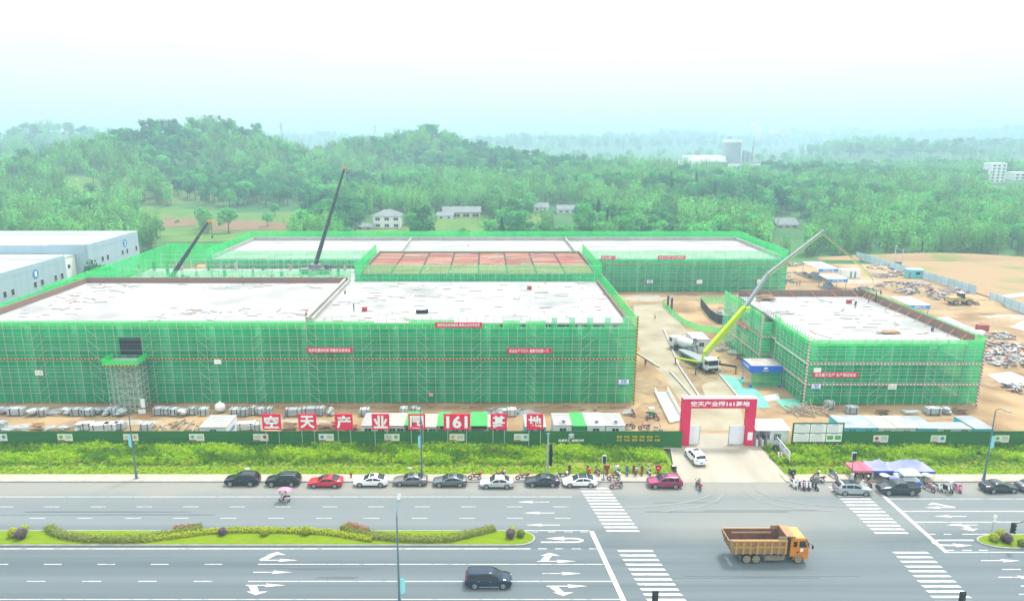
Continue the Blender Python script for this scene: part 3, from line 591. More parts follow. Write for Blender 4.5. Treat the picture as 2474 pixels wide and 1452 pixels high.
scaffold('scaffold', 'scaffold with green netting wrapped round the smaller building on the right', poly5,
         [(0, .25, 10.8, 2), (0, .25, 10.8, 1), None, (0, .25, 10.8, 2), (0, .25, 10.8, 2), (0, .25, 10.8, 2), (0, .25, 10.8, 2), (0, .25, 10.8, 2)], 12, lift=1.9, band=(3.9, 7.7), bandmat=M_HAZR)
q5 = [(RX0, RY0), (RX1, RY0), (RX1, RY1), (RX1, RY1+.2), (RX0-1.6, RY1), (RX0-1.6, 135.5), (RX0+.6, 135.5), (RX0+.6, 132.2), (RX0, 132.2)]
scaffold('scaffold_guard_net', 'light green guard net round the roof edge of the smaller right building', q5, [(10.7, 10.85, 12.1, 1), (10.7, 10.85, 12.6, 1), None, None, (10.7, 10.85, 12.4, 1), None, (10.7, 10.85, 12.3, 1), None, (10.7, 10.85, 12.3, 1)], 12, net=M_NETL)
for x, lb in ((RX0-.05, 'red and white striped post at left front corner of the smaller right building'), (RX1+.05, 'red and white striped post at right front corner of the smaller right building')):
    tag(rod('corner_post', (x, RY0-.05, 0), (x, RY0-.05, 12.2), .16, M_HAZR, None, 8), lb, 'post', 'striped corner posts')
tag(rod('corner_post', (RX0-1.65, 135.4, 0), (RX0-1.65, 135.4, 12.2), .15, M_HAZR, None, 8), 'red and white striped post at the jog in the left side of the right building', 'post', 'striped corner posts')
# ---- banners and plates hung on the netting
def banner(px0, px1, py, Y, txt, lb, h=.95, mt=RED, name='banner', cat='banner', grp='red banners on the scaffolds'):
    a = PD(px0, py, Y); b = PD(px1, py, Y); t = thing(name, lb, cat, ((a.x+b.x)/2, Y, a.z), 0, grp); L = b.x-a.x
    MB().bx(-L/2, L/2, 0, .04, -h/2, h/2).build('cloth', mt, t)
    lettering(txt, LETW, t, (0, -.012, 0), L*.9, h*.66); return t
FY = BY0 - .28
banner(1051, 1165, 785, FY, '狠抓安全标准建设 确保企业科学发展', 'red banner highest on the front netting below the right white roof')
banner(740, 852, 846, FY, '抢抓机遇创优质 质量安全是保证', 'red banner on the front netting left of the centre seam')
banner(1225, 1332, 847.5, FY, '安全生产千万条 遵章守纪第一条', 'red banner on the front netting above the yellow stripe, right half')
banner(1964, 2074, 905.5, RY0-.28, '安全重于生产 生产保证安全', 'red banner with white lettering on the smaller right building')
banner(1589, 1656, 622.5, EY0-.3, '安全为了生产 生产必须安全', 'small red banner high on the wide back building', 1.1)
banner(1452, 1487, 623, EY0-.3, '安全第一', 'short red banner at the left end of the back building front', 1.1)
a = P(1828, 800, 8); tt = thing('banner', 'red banner on the left side netting of the right building', 'banner', (RX0-1.6-.3, 146, 7.6), 0, 'red banners on the scaffolds')
MB().bx(-.04, 0, -3.6, 3.6, -.45, .45).build('cloth', RED, tt); lettering('安全生产人人有责', LETW, tt, (-.06, 0, 0), 6.6, .6, -pi/2)
def plate(px, py, Y, wd, hg, lb, kind='white', cat='sign', sub=None):
    c = PD(px, py, Y); t = thing('notice_plate', lb, cat, c, 0, 'notice plates on the scaffolds')
    MB().bx(-wd/2, wd/2, 0, .04, -hg/2, hg/2).build('plate', WHITE, t)
    if kind == 'blue':
        slab('print', -wd*.26, wd*.3, -.006, 0, -hg*.1, hg*.45, BLUE, t); slab('print', -wd*.45, wd*.45, -.006, 0, -hg*.5, -hg*.38, BLUE, t)
        for k in range(4): slab('print', -wd*.2+k*wd*.14, -wd*.14+k*wd*.14, -.01, -.004, -hg*.02, hg*.38, LETW, t)
        for k in range(6): slab('print', -wd*.4+k*wd*.14, -wd*.34+k*wd*.14, -.006, 0, -hg*.34, -hg*.16, BLUE, t)
    elif kind == 'warn':
        YL = mat('warning_yellow', (.6, .5, .02), .6)
        for s in (-1, 1): MB().prism([(s*wd*.22-.28, -.008, -.02), (s*wd*.22+.28, -.008, -.02), (s*wd*.22, -.008, hg*.36)], (0, .008, 0)).build('print', YL, t)
        lettering('当心坠落', BLUE, t, (0, -.008, -hg*.28), wd*.8, hg*.2)
    return t
plate(1507, 923, FY, 1.8, .95, 'blue and white plate at the right end of the long front netting', 'blue')
plate(1972, 934, RY0-.3, 1.6, .95, 'blue and white plate low on left front of the right building', 'blue')
plate(1975, 894, RY0-.3, 1.3, .85, 'plain white plate above the banner on the right building')
plate(2156, 934, RY0-.3, 1.45, 1.0, 'white plate with two yellow triangles on the right building', 'warn')
plate(94, 901, FY, 1.4, .95, 'white plate with two yellow triangles far left on the long netting', 'warn')
plate(526, 874, FY, 1.25, .85, 'plain white plate on the left half of the long front netting')
plate(343, 995, 114.5, 1.3, .95, 'plain white plate among the bundles below the shoring tower')
plate(1570, 681, EY0-.35, 1.7, 1.1, 'blue and white plate on the left of the back building front', 'blue')
plate(1690, 681, EY0-.35, 1.7, 1.2, 'white plate in the middle of the back building front')
plate(1835, 681, EY0-.35, 1.5, 1.4, 'white plate with yellow triangles at the right of the back building', 'warn')
c = PD(1041, 953, FY-.4); tag(slab('notice_plate', c.x-.35, c.x+.35, FY-.4, FY-.36, c.z-.3, c.z+.3, mat('pink_board', (.65, .3, .4), .6)), 'small pink board on a stake before the long netting', 'sign')
# ---- things lying on the roofs
def litter(name, lb, x0, x1, y0, y1, z, n, seed, mats, lmax=3.0):
    r = random.Random(seed); mb = MB()
    for i in range(n):
        x, y = r.uniform(x0, x1), r.uniform(y0, y1); L = r.uniform(.5, lmax); mb.box((x, y, z+.04+r.uniform(0, .05)), (L, r.uniform(.08, .3), .06), r.choice((0, 0, .1, -.15, pi/2, r.uniform(0, 3))), r.randrange(len(mats)))
    return tag(mb.build(name, mats), lb, None, None, 'stuff')
M_GREYB = mat('grey_board', (.30, .30, .30), .8)
M_PALE = mat('pale_board', (.42, .44, .45), .8)
litter('offcuts', 'timber offcuts scattered on the left white roof', -60, -33.5, 121, 131, 14.7, 60, 1, [WOOD, M_GREYB, M_PALE]); litter('offcuts', 'timber offcuts at the far left corner of the left white roof', -88, -76, 124, 154, 14.7, 60, 2, [M_GREYB, M_FORM, M_PALE]); litter('offcuts', 'bits of board along the back of the left white roof', -88, -34, 149, 154.5, 14.7, 45, 9, [M_GREYB, M_PALE, WOOD])
litter('offcuts', 'boards and pipes strewn over the right white roof', -30, 24.5, 121, 155, 14.7, 150, 3, [M_GREYB, M_PALE, M_PALE, WOOD], 3.0)
litter('offcuts', 'boards and bars strewn over the right building roof', 59, 84, 122, 155, 11.1, 60, 4, [M_GREYB, WOOD, M_PALE]); litter('offcuts', 'boards lying about on the red plywood deck', -28, 24, 161, 188, 16.0, 50, 5, [WOOD, M_GREYB, M_PALE], 4)
litter('offcuts', 'boards lying on the low unfinished block', -98, -34, 163, 208, 7.6, 160, 6, [M_GREYB, _mat['green_wrapped_column'], M_PALE], 5)
def pile(name, lb, cat, c, wd, dp, hg, n, mt, seed, rz=0, group=None):   # loose heap of boards
    t = thing(name, lb, cat, c, rz, group); r = random.Random(seed)
    for k in range(n): MB().box((r.uniform(-wd, wd)*.25, r.uniform(-dp, dp)*.3, hg*(k+.5)/n), (wd*r.uniform(.6, 1), dp*r.uniform(.25, .5), hg/n*.95), r.uniform(-.25, .25)).build('board', mt, t)
    return t
pile('plywood_stack', 'stack of brown plywood in the back left corner of the right roof', 'stack', (62.5, 153.5, 11.1), 3.2, 2.2, 1.0, 7, WOOD, 3)
pile('plywood_stack', 'low brown heap in the middle front of the right building roof', 'stack', (74.8, 126.5, 11.1), 3.4, 2.2, .35, 8, WOOD, 5)
for i, (px, py, z, lb) in enumerate([(881, 752, 14.7, 'red box on the right white roof near its front edge'), (1279, 700, 14.7, 'reddish box near the back of the right white roof'), (2051, 733, 11.1, 'red bundle on the back of the right building roof')]):
    c = P(px, py, z); m = MB(); m.bx(-.45, .45, -.35, .35, 0, .7).bx(-.5, .5, -.4, .4, .7, .78).bx(-.5, -.42, -.4, .4, 0, .12); tag(m.build('site_box', mat('dull_red_box', (.35, .06, .06), .7), loc=c), lb, 'box')
c = P(1020, 757, 14.7); m = thing('generator', 'dark machine with white lid near the front of the right white roof', 'machine', c); MB().bx(-1.1, 1.1, -.4, .4, .15, .7).build('body', DARK, m); MB().bx(-.9, .6, -.35, .35, .7, .85).build('lid', WHITE, m)
for x in (-.8, .8): MB().tube((x, -.45, .16), (x, .45, .16), .16, 10).build('wheel', BLACKR, m)
# ================================================================== fences, gate, cabins, street furniture
M_TURF = mat('green_turf_fence', (.020, .115, .022), .9, col2=(.03, .15, .03), scale=.4, stretch=(.3, 1, 8), coord='World', bump=.3, bscale=20)
FYR = 100.5; FH = 2.74
def turf_fence(x0, x1, lb):
    t = thing('fence', lb, 'fence', (x0, FYR, 0)); n = int(round((x1-x0)/3.0))
    for i in range(n):
        a = (x1-x0)*i/n; b = (x1-x0)*(i+1)/n; slab('fence_panel', a+.008, b-.008, -.02, .02+.012*(i % 2), .08, FH, M_TURF, t)
        rod('post', (a, .1, 0), (a, .1, FH-.05), .05, STEEL, t, 6)
    slab('top_rail', 0, x1-x0, -.035, .06, FH, FH+.05, mat('rail_green', (.02, .11, .03), .7), t); return t
turf_fence(-84, 30.1, 'long green turf-covered site fence left of the red gate')
turf_fence(54.7, 112, 'green turf-covered site fence right of the notice board'); 
PC = [(.03, .25, .5), (.1, .35, .05), (.5, .35, .03), (.05, .4, .45), (.35, .05, .03)]
PRM = [mat('print_%s' % n, c, .6) for n, c in zip(('blue', 'green', 'orange', 'teal', 'maroon'), PC)]; GREYP = mat('print_grey', (.25, .28, .25), .6)
posters = [(-1, 'cut off by the left edge of the picture'), (157, 'with green tree motif at right'), (316, 'behind the lamp post with cyan flag'), (475, 'with teal motif, left of the first red signboard'), (630, 'under the red signboard reading sky'), (788, 'under the gap between second and third red signboards'), (947, 'under the fourth red signboard'), (1104, 'with orange motif under the signboard reading 161'), (1260, 'under the last red signboard'), (2128, 'first right of the notice board'), (2267, 'with green motif, second right of the notice board'), (2420, 'partly behind the right lamp post')]
posters[4] = (630, 'at the first red signboard leg')
for i, (px, d) in enumerate(posters):
    c = PD(px, 1056.5 if px < 2000 else 1060, FYR-.07); t = thing('fence_poster', 'cream poster on the green fence ' + d, 'poster', (c.x, FYR-.06, c.z), 0, 'posters on the green fence'); k = i % 5; s = -1 if i % 2 else 1
    MB().bx(-1.15, 1.15, 0, .03, -.58, .58).build('board', mat('cream_print', (.62, .63, .52), .6), t)
    MB().ell((s*.62, -.004, .08), .3, .012, .3).build('print', PRM[k], t); slab('print', -1.1, -.1, -.006, 0, -.55, -.38, PRM[4], t)
    for q in range(3): slab('print', -s*.05 - (.9 if s > 0 else 0), -s*.05 + (0 if s > 0 else .9), -.005, 0, .22-q*.2, .31-q*.2, PRM[(k+q) % 4] if q == 0 else GREYP, t)
YEL = mat('gold_lettering', (.62, .42, .02), .5)
t = thing('fence_lettering', 'white slogan lettering under an oval emblem on the green fence', 'lettering', (PD(1380, 1065, FYR).x, FYR-.06, 0))
lettering('品质铁建 追强世界', LETW, t, (0, 0, 1.28), 3.95, .42, bold=.03); lettering('中国铁建', LETW, t, (0, 0, 1.74), .95, .2, bold=.03)
MB().prism([(.42*math.cos(2*pi*i/20), 0, 2.18+.25*math.sin(2*pi*i/20)) for i in range(20)], (0, .012, 0)).build('emblem', LETW, t)
for z in (2.08, 2.18, 2.28): slab('emblem_line', -.3, .3, -.006, 0, z-.015, z+.015, BLUE, t)
lettering('CRCC', BLUE, t, (0, -.008, 2.18), .4, .12, bold=.03)
t = thing('fence_lettering', 'two rows of gold lettering on the green fence left of the gate', 'lettering', (PD(1542, 1060, FYR).x, FYR-.06, 0))
for r_, ws in enumerate((('富强', '民主', '文明', '和谐', '自由', '平等'), ('公正', '法治', '爱国', '敬业', '诚信', '友善'))):
    for i, wd in enumerate(ws): lettering(wd, YEL, t, (-2.9+i*1.16, 0, 1.88-r_*.55), .85, .38, bold=.03)
# ---- red character boards on posts
M_BRED = mat('signboard_red', (.72, .012, .075), .5)
for k, (ch, x0, x1) in enumerate((('空', 635, 677), ('天', 722, 763), ('产', 810, 851), ('业', 899, 940), ('园', 987, 1027), ('161', 1072, 1136), ('基', 1185, 1225), ('地', 1272, 1313))):
    Y = 100.05; a = PD(x0, 1038, Y); b = PD(x1, 1000, Y); wd = b.x-a.x; cx = (a.x+b.x)/2
    t = thing('character_signboard', 'red signboard on two posts with large white %s' % (('character', '%s' % ch)[0] + ' ' + ('kong', 'tian', 'chan', 'ye', 'yuan', '161', 'ji', 'di')[k] if ch != '161' else 'number 161'), 'signboard', (cx, Y, 0), 0, 'red character boards above the fence')
    t['label'] = ['red signboard with white character, leftmost of the row above the fence', 'red signboard with white character, second from left above the fence', 'red signboard with white character, third from left above the fence', 'red signboard with white character, fourth from left above the fence', 'red signboard behind the lamp post, just left of the 161 board', 'wide red signboard reading 161 in white above the fence', 'red signboard with white character just right of the 161 board', 'red signboard with white character, rightmost of the row above the fence'][k]
    MB().bx(-wd/2, wd/2, 0, .12, a.z, b.z).build('panel', M_BRED, t)
    lettering(ch, LETW, t, (0, -.02, (a.z+b.z)/2), wd*.8, (b.z-a.z)*.8, bold=.035)
    for s in (-1, 1): rod('leg', (s*wd*.35, .08, 0), (s*wd*.35, .08, a.z), .055, mat('pale_green_post', (.35, .42, .36), .5), t, 6)
# ---- gate
M_GATE = mat('gate_red', (.70, .014, .10), .5, col2=(.62, .014, .08), scale=.4)
gx0, gx1, gy = P(1645, 1078).x, P(1822, 1080).x, 101.2
t = thing('gate_arch', 'tall red gate arch with white lettering over the site entrance', 'gate', (gx0, gy, 0)); GW = gx1-gx0
for nm, x in (('pillar', 0), ('pillar', GW-1.25)): MB().bx(x, x+1.25, 0, 1.3, 0, 6.2).build(nm, M_GATE, t)
MB().bx(0, GW, -.004, 1.304, 6.2, 7.7).build('beam', M_GATE, t); MB().bx(-.05, GW+.05, -.05, 1.35, 7.7, 7.8).build('cap', mat('pale_pink_cap', (.62, .35, .4), .5), t)
lettering('空天产业园161基地', LETW, t, (GW/2, -.03, 6.95), GW*.8, .86, bold=.03)
slab('notice', GW-1.0, GW-.25, -.03, -.004, 1.0, 2.3, WHITE, t)
M_LEAF = mat('gate_leaf_white', (.76, .79, .82), .45, col2=(.70, .74, .78), scale=.5)
for x0, x1 in ((1.3, 3.0), (GW-3.6, GW-1.3)):
    g = MB().bx(x0, x1, .7, .78, .12, 3.1); g.build('gate_leaf', M_LEAF, t)
    rod('leaf_post', (x0 if x0 > 5 else x1, .75, 0), (x0 if x0 > 5 else x1, .75, 3.15), .07, STEEL, t)
# ---- gatehouse
t = thing('gatehouse', 'small white gatehouse with barred window right of the red gate', 'gatehouse', (gx1+.15, 101.0, 0)); GWd = P(1905, 1080).x - gx1 - .3
MB().bx(GWd*.45, GWd, 0, 3.0, 0, 2.75).build('wall', OFFW, t); MB().bx(0, GWd*.45, 2.2, 2.9, 0, 2.75).build('back_wall', OFFW, t)
MB().prism([(-.1, -.35, 2.75), (GWd+.2, -.35, 2.75), (GWd+.2, 3.2, 3.15), (-.1, 3.2, 3.15)], (0, 0, .1)).build('roof', WHITE, t)
win = MB().bx(GWd*.56, GWd*.78, -.03, 0, 1.1, 2.1).build('window', GLASS, t)
for k in range(5): slab('window_bar', GWd*.56+k*GWd*.053, GWd*.56+k*GWd*.053+.04, -.06, -.03, 1.1, 2.1, WHITE, win)
slab('door', GWd*.3, GWd*.44, 2.14, 2.19, 0, 2.1, mat('grey_door', (.35, .38, .38), .5), t)
for k in range(3):
    tt = thing('turnstile', 'white turnstile post, %s from the red gate pillar beside the gatehouse' % ORD[k], 'turnstile', (gx1+.5+k*.85, 101.5, 0), 0, 'turnstiles beside the gate')
    MB().bx(-.14, .14, -.55, .55, 0, 1.05).bx(-.16, .16, -.58, .58, 1.05, 1.1).build('cabinet', OFFW, tt); rod('reader_post', (0, -.3, 1.1), (0, -.3, 1.65), .04, DARK, tt); slab('reader', -.08, .08, -.36, -.28, 1.6, 1.85, DARK, tt)
# ---- six panel notice board
nx0, nx1 = PD(1913, 1050, 100.3).x, PD(2037, 1050, 100.3).x; t = thing('notice_board', 'large green framed notice board with six white panels beside the gatehouse', 'notice board', (nx0, 100.2, 0)); NW = nx1-nx0; NB = 1.15
MB().bx(0, NW, 0, .12, .1, 4.25).build('frame', mat('board_green', (.018, .10, .03), .7), t)
for r_ in range(2):
    for c_ in range(3):
        x = .22+c_*(NW-.34)/3; z = NB+.05+(1-r_)*1.5; p = slab('panel', x, x+(NW-.34)/3-.12, -.035, -.004, z, z+1.36, WHITE, t); w_ = (NW-.34)/3-.12
        if r_ == 1 and c_ == 2:
            for q in range(2): slab('picture', x+.15+q*w_*.5, x+w_*.45+q*w_*.5, -.042, -.036, z+.35, z+1.0, PRM[1], t)
        else:
            for q in range(7): slab('print_line', x+.2, x+w_-.2-.25*((q*3+c_) % 3), -.04, -.036, z+.15+q*.15, z+.18+q*.15, GREYP, t)
        slab('print_line', x+w_*.3, x+w_*.7, -.04, -.036, z+1.2, z+1.28, PRM[0], t)
# ---- slanting white information boards at the driveway edge
a = P(1874, 1082); b = P(1907, 1122)
for k in range(3):
    p = a + (b-a)*(k/3); d = (b-a)/3; ang = math.atan2(d.y, d.x); t = thing('information_board', 'white information board along the right side of the driveway, %s from the gatehouse' % ORD[k], 'sign', p, ang, 'boards along the driveway')
    L = d.length-.06; MB().bx(0, L, -.03, .03, .5, 1.9).build('board', WHITE, t); slab('print', .1, L*.8, -.045, -.031, 1.55, 1.75, BLUE, t)
    for q in range(4): slab('print', .12, L-.2, -.04, -.031, .65+q*.2, .71+q*.2, GREYP, t)
    for x in (.1, L-.1): rod('leg', (x, 0, 0), (x, 0, .5), .04, STEEL, t)
# ---- cabins behind the fence
M_WR = mat('white_cabin_roof', (.38, .38, .365), .6, col2=(.31, .31, .30), scale=.5, coord='World'); M_GROOF = mat('green_sheet_roof', (.05, .30, .08), .6, col2=(.07, .34, .10), scale=.6); M_CYAN = mat('cyan_sheet', (.05, .46, .62), .55); M_CREAM = mat('cream_corrugated', (.42, .39, .32), .6); M_GREYROOF = mat('weathered_grey_roof', (.30, .33, .35), .75, col2=(.21, .235, .25), scale=.4, coord='World', detail=7)
def cabin(px0, px1, yf, yb, zr, roofm, wallm, lb, ribs=True, ac=False, wins=1, slope=.0, cat='cabin', name='site_cabin', open_=False):
    A = P(px0, yf, zr); B = P(px1, yf, zr); C = P(px0, yb, zr); Y0, Y1 = A.y, C.y; L = B.x-A.x-.08; D = Y1-Y0
    t = thing(name, lb, cat, (A.x+.04, Y0, 0), 0, 'site cabins behind the fence')
    if open_:
        for x in (.1, L-.1):
            for y in (.1, D-.1): rod('post', (x, y, 0), (x, y, zr-.1), .06, STEEL, t)
        slab('back_wall', 0, L, D-.1, D-.05, 0, zr-.1, wallm, t)
    else: MB().bx(0, L, 0, D, 0, zr-.1).build('wall', wallm, t)
    rf = MB().prism([(-.05, -.12, zr-.1), (L+.05, -.12, zr-.1), (L+.05, D+.1, zr-.1+slope), (-.05, D+.1, zr-.1+slope)], (0, 0, .1)).build('roof', roofm, t)
    if ribs:
        n = int(D/.75) if ribs == 1 else int(L/.28)
        for i in range(1, n):
            if ribs == 1: slab('roof_rib', 0, L, D*i/n-.03, D*i/n+.03, zr+slope*i/n, zr+.05+slope*i/n, roofm, t)
            else: slab('roof_rib', L*i/n-.03, L*i/n+.03, 0, D, zr-.005, zr+.04, roofm, t)
    for k in range(wins):
        x = L*(k+.5)/wins; w_ = MB().bx(x-.5, x+.5, -.03, 0, 1.35, 2.25).build('window', GLASS, t); slab('window_bar', x-.02, x+.02, -.05, -.03, 1.35, 2.25, WHITE, w_)
    if ac:
        u = MB().bx(L*.38, L*.38+.9, .5, .85, zr, zr+.7).build('air_conditioner', WHITE, t); MB().tube((L*.38+.45, .49, zr+.35), (L*.38+.45, .44, zr+.35), .24, 12).build('fan', mat('fan_grey', (.2, .22, .24), .5), u)
    return t
cabin(872, 937, 1027, 998, 2.8, M_WR, OFFW, 'white cabin behind the fourth red signboard', wins=2)
cabin(937, 977, 1027, 998, 2.8, M_CREAM, OFFW, 'cream roofed cabin left of the green roofed shed behind the signboards', wins=2)
cabin(977, 1013, 1026, 994, 2.9, M_GROOF, DARK, 'green roofed open shed behind the fifth red signboard', ribs=2, wins=0, open_=True, cat='shed', name='open_shed')
cabin(1013, 1055, 1030, 1000, 2.7, M_CREAM, OFFW, 'cream roofed cabin between two green roofed sheds', wins=2)
cabin(1055, 1086, 1028, 995, 2.9, M_GROOF, DARK, 'green roofed open shed left of the 161 signboard', ribs=2, wins=0, open_=True, cat='shed', name='open_shed')
cabin(1087, 1135, 1031, 1001, 2.6, M_GREYROOF, M_CYAN, 'cyan cabin behind the 161 signboard', wins=2)
cabin(1136, 1178, 1028, 995, 2.9, M_GROOF, DARK, 'green roofed open shed right of the 161 signboard', ribs=2, wins=0, open_=True, cat='shed', name='open_shed')
cabin(1178, 1226, 1030, 1002, 2.7, M_CREAM, M_CYAN, 'cyan walled cabin behind the second signboard from right', wins=2)
cabin(1268, 1320, 1030, 1001, 2.6, M_WR, M_CYAN, 'cyan walled cabin behind the rightmost red signboard', wins=2)
cabin(1338, 1383, 1026, 998, 2.8, M_WR, OFFW, 'white cabin with air conditioner, leftmost of the four by the gold lettering', ac=True)
cabin(1384, 1417, 1028, 996, 2.9, M_GROOF, mat('green_door', (.03, .2, .06), .6), 'green corrugated shed between white cabins', ribs=2, wins=0, cat='shed', name='shed')
cabin(1418, 1463, 1027, 997, 2.8, mat('white_corrugated', (.55, .57, .58), .5), OFFW, 'white corrugated cabin with air conditioner right of the green shed', ribs=2, ac=True)
cabin(1464, 1511, 1027, 998, 2.8, M_WR, OFFW, 'white cabin with air conditioner, rightmost of the four', ac=True)
CT_ = 'site cabins'
cabin(2040, 2121, 1032.5, 1003, 2.7, M_GREYROOF, M_CYAN, 'grey roofed cyan cabin just right of the notice board', ribs=0, wins=2)
cabin(2123, 2167, 1033, 1004, 2.7, M_CREAM, OFFW, 'cream roofed white cabin, left of the pair behind the right fence')
cabin(2169, 2215, 1033, 1004, 2.7, M_WR, OFFW, 'white roofed cabin, right of the pair behind the right fence')
cabin(2217, 2265, 1034, 1005, 2.7, M_GREYROOF, M_CYAN, 'grey roofed cyan cabin right of the white pair', ribs=0)
cabin(2267, 2353, 1035, 1020, 2.5, mat('pale_corrugated', (.33, .35, .35), .6), OFFW, 'low pale corrugated cabin behind the right fence', ribs=2, wins=2)
cabin(2355, 2402, 1035, 1005, 2.7, M_GREYROOF, M_CYAN, 'grey roofed cyan cabin left of the right lamp post', ribs=0)
t = cabin(481, 547, 1031, 1003, 2.7, M_WR, OFFW, 'white box cabin with blue lettering left of the red signboards', ribs=1, wins=1)
lettering('项目部', BLUE, t, (P(547, 1031, 2.7).x-P(481, 1031, 2.7).x-.02, 2.2, 1.4), 2.4, .7, pi/2)
cabin(1676, 1716, 820, 802, 3.0, M_WR, OFFW, 'white site office with dark window behind the mixer truck', ribs=0, cat='office')
# ---- bundles of scaffold material
M_ZINC = mat('zinc_planks', (.46, .49, .50), .55, .1, col2=(.36, .39, .40), scale=2.2, rnd=.2); M_ZINCL = mat('bright_zinc', (.62, .65, .66), .55, .1, rnd=.12); M_RUST = mat('rusty_tube', (.22, .12, .075), .8, rnd=.3)
def bundle(px, py, wpx, kind, lb, grp, ang=0.):
    c = P(px, py); L = wpx / 14.0; t = thing('material_bundle', lb, 'bundle', c, ang, grp); r = random.Random(px*7+py)
    if kind in ('plates', 'white'):
        n = r.randint(4, 6); mt = M_ZINC if kind == 'plates' else M_ZINCL; h = 1.15/n if wpx > 15 else 1.3/n
        for k in range(n): MB().box((r.uniform(-.06, .06), r.uniform(-.05, .05), .12+h*(k+.5)), (L, 1.3, h*.86), r.uniform(-.015, .015)).build('plank', mt, t)
        for s in (-.3, .3): MB().bx(s*L-.04, s*L+.04, -.72, .72, .06, .14+h*n).build('strap', DARK, t)
        for s in (-.35, .35): slab('bearer', s*L-.06, s*L+.06, -.65, .65, 0, .11, WOOD, t)
    elif kind == 'sack':
        mb = MB(); 
        for k in range(7): mb.ell((r.uniform(-L*.3, L*.3), r.uniform(-.5, .5), .3+.12*k), L*.38, .6, .3, 8, 5)
        mb.build('wrapped_tubes', M_ZINC, t, 60)
        for k in range(9): rod('tube', (-L*.5+r.uniform(0, .2), -.5+k*.12, .9+r.uniform(0, .3)), (L*.5, -.5+k*.12, .9+r.uniform(0, .3)), .05, M_ZINC, t, 5)
    elif kind == 'pipes':
        for k in range(14):
            y = -.7+.2*(k % 7); z = .1+.22*(k//7)+r.uniform(0, .25); rod('tube', (-L/2+r.uniform(-.3, .3), y, z), (L/2+r.uniform(-.3, .3), y+r.uniform(-.6, .6), z+r.uniform(0, .3)), .06, M_ZINCL if k % 3 else M_ZINC, t, 5)
    elif kind == 'timber':
        for k in range(14): MB().box((r.uniform(-.2, .2), r.uniform(-.8, .8), .08+.08*k), (L*r.uniform(.7, 1), .18, .09), r.uniform(-.3, .3)).build('plank', WOOD if k % 3 else M_RUST, t)
    return t
rowA = [(8, 18, 'sack'), (42, 38, 'plates'), (82, 22, 'sack'), (106, 19, 'plates'), (134, 30, 'pipes'), (163, 22, 'sack'), (188, 26, 'plates'), (218, 24, 'plates'), (240, 18, 'sack'), (262, 22, 'sack'), (280, 15, 'plates'), (296, 18, 'sack'), (386, 24, 'plates'), (405, 17, 'plates'), (423, 17, 'plates'), (443, 22, 'sack'), (468, 18, 'plates'), (494, 20, 'plates'), (570, 22, 'plates'), (591, 18, 'plates'), (614, 12, 'plates'), (632, 18, 'plates'), (651, 13, 'plates'), (709, 38, 'plates'), (752, 38, 'plates'), (778, 13, 'plates'), (799, 15, 'sack'), (881, 22, 'plates'), (976, 16, 'white'), (1000, 14, 'plates'), (1212, 22, 'sack'), (1237, 20, 'white'), (1518, 22, 'pipes')]
for i, (x, wd, kd) in enumerate(rowA): bundle(x, 1000 + (i*5 % 4), wd, kd, 'grey bundle of scaffold material, %s from left in the row along the long netting' % (ORD[i] if i < len(ORD) else ['thirtieth', 'thirty-first', 'thirty-second', 'last'][i-len(ORD)]), 'bundles along the foot of the long netting', (i*37 % 7-3)*.03)
rowB = [(4, 22, 'plates'), (26, 30, 'pipes'), (58, 30, 'pipes'), (92, 26, 'timber'), (124, 24, 'pipes'), (158, 24, 'pipes'), (192, 20, 'sack'), (214, 22, 'white'), (243, 38, 'white'), (270, 30, 'white'), (292, 22, 'plates'), (354, 24, 'plates'), (596, 40, 'white'), (623, 16, 'plates'), (700, 36, 'timber'), (745, 36, 'timber'), (785, 40, 'timber'), (815, 34, 'timber'), (850, 34, 'timber')]
for i, (x, wd, kd) in enumerate(rowB): bundle(x, 1036 + (i*3 % 5), wd, kd, '%s %s from left in the row just behind the left fence' % ({'timber': 'loose heap of timber,', 'pipes': 'loose pipe bundle,', 'white': 'pale bundle of planks,', 'plates': 'grey plank bundle,', 'sack': 'grey tube bundle,'}[kd], ORD[i]), 'bundles just behind the left fence', (i*29 % 9-4)*.05)
rowC = [(2002, 985, 20, 'plates'), (2056, 997, 26, 'plates'), (2130, 999, 26, 'timber'), (2198, 998, 34, 'pipes'), (2252, 1000, 34, 'plates'), (2283, 998, 18, 'sack'), (2318, 997, 34, 'timber')]
for i, (x, y, wd, kd) in enumerate(rowC): bundle(x, y, wd, kd, '%s of material, %s from left before the right building' % ('stack' if kd != 'pipes' else 'pipe heap', ORD[i]), 'bundles before the right building')
def heap(name, lb, cat, c, rx, ry, h, mt, n, seed, grp=None, sz=(1.2, .5), tilt=.5):
    t = thing(name, lb, cat, c, 0, grp); r = random.Random(seed); mb = MB()
    rings = []
    for j in range(5):
        q = 1 - j/4.3; rings.append([((rx*q)*math.cos(a)*r.uniform(.85, 1.1), (ry*q)*math.sin(a)*r.uniform(.85, 1.1), h*(1-q**1.4)-.05) for a in [2*pi*i/12 for i in range(12)]])
    mb.loft(rings).build('mound', mt[0], t, 60)
    for k in range(n):
        a = r.uniform(0, 2*pi); q = math.sqrt(r.random())*.95; z = h*(1-q**1.4)
        MB().box((rx*q*math.cos(a), ry*q*math.sin(a), z+.12), (sz[0]*r.uniform(.5, 1.4), sz[1]*r.uniform(.4, 1.2), r.uniform(.08, .35)), r.uniform(0, 3), 0, r.uniform(-tilt, tilt)*.5).build('piece', mt[1+k % (len(mt)-1)], t)
    return t
M_SAND = mat('heap_sand', (.36, .27, .17), .95, col2=(.28, .2, .12), scale=.7); M_GREYH = mat('heap_gravel', (.30, .30, .29), .95, col2=(.22, .22, .22), scale=1.2)
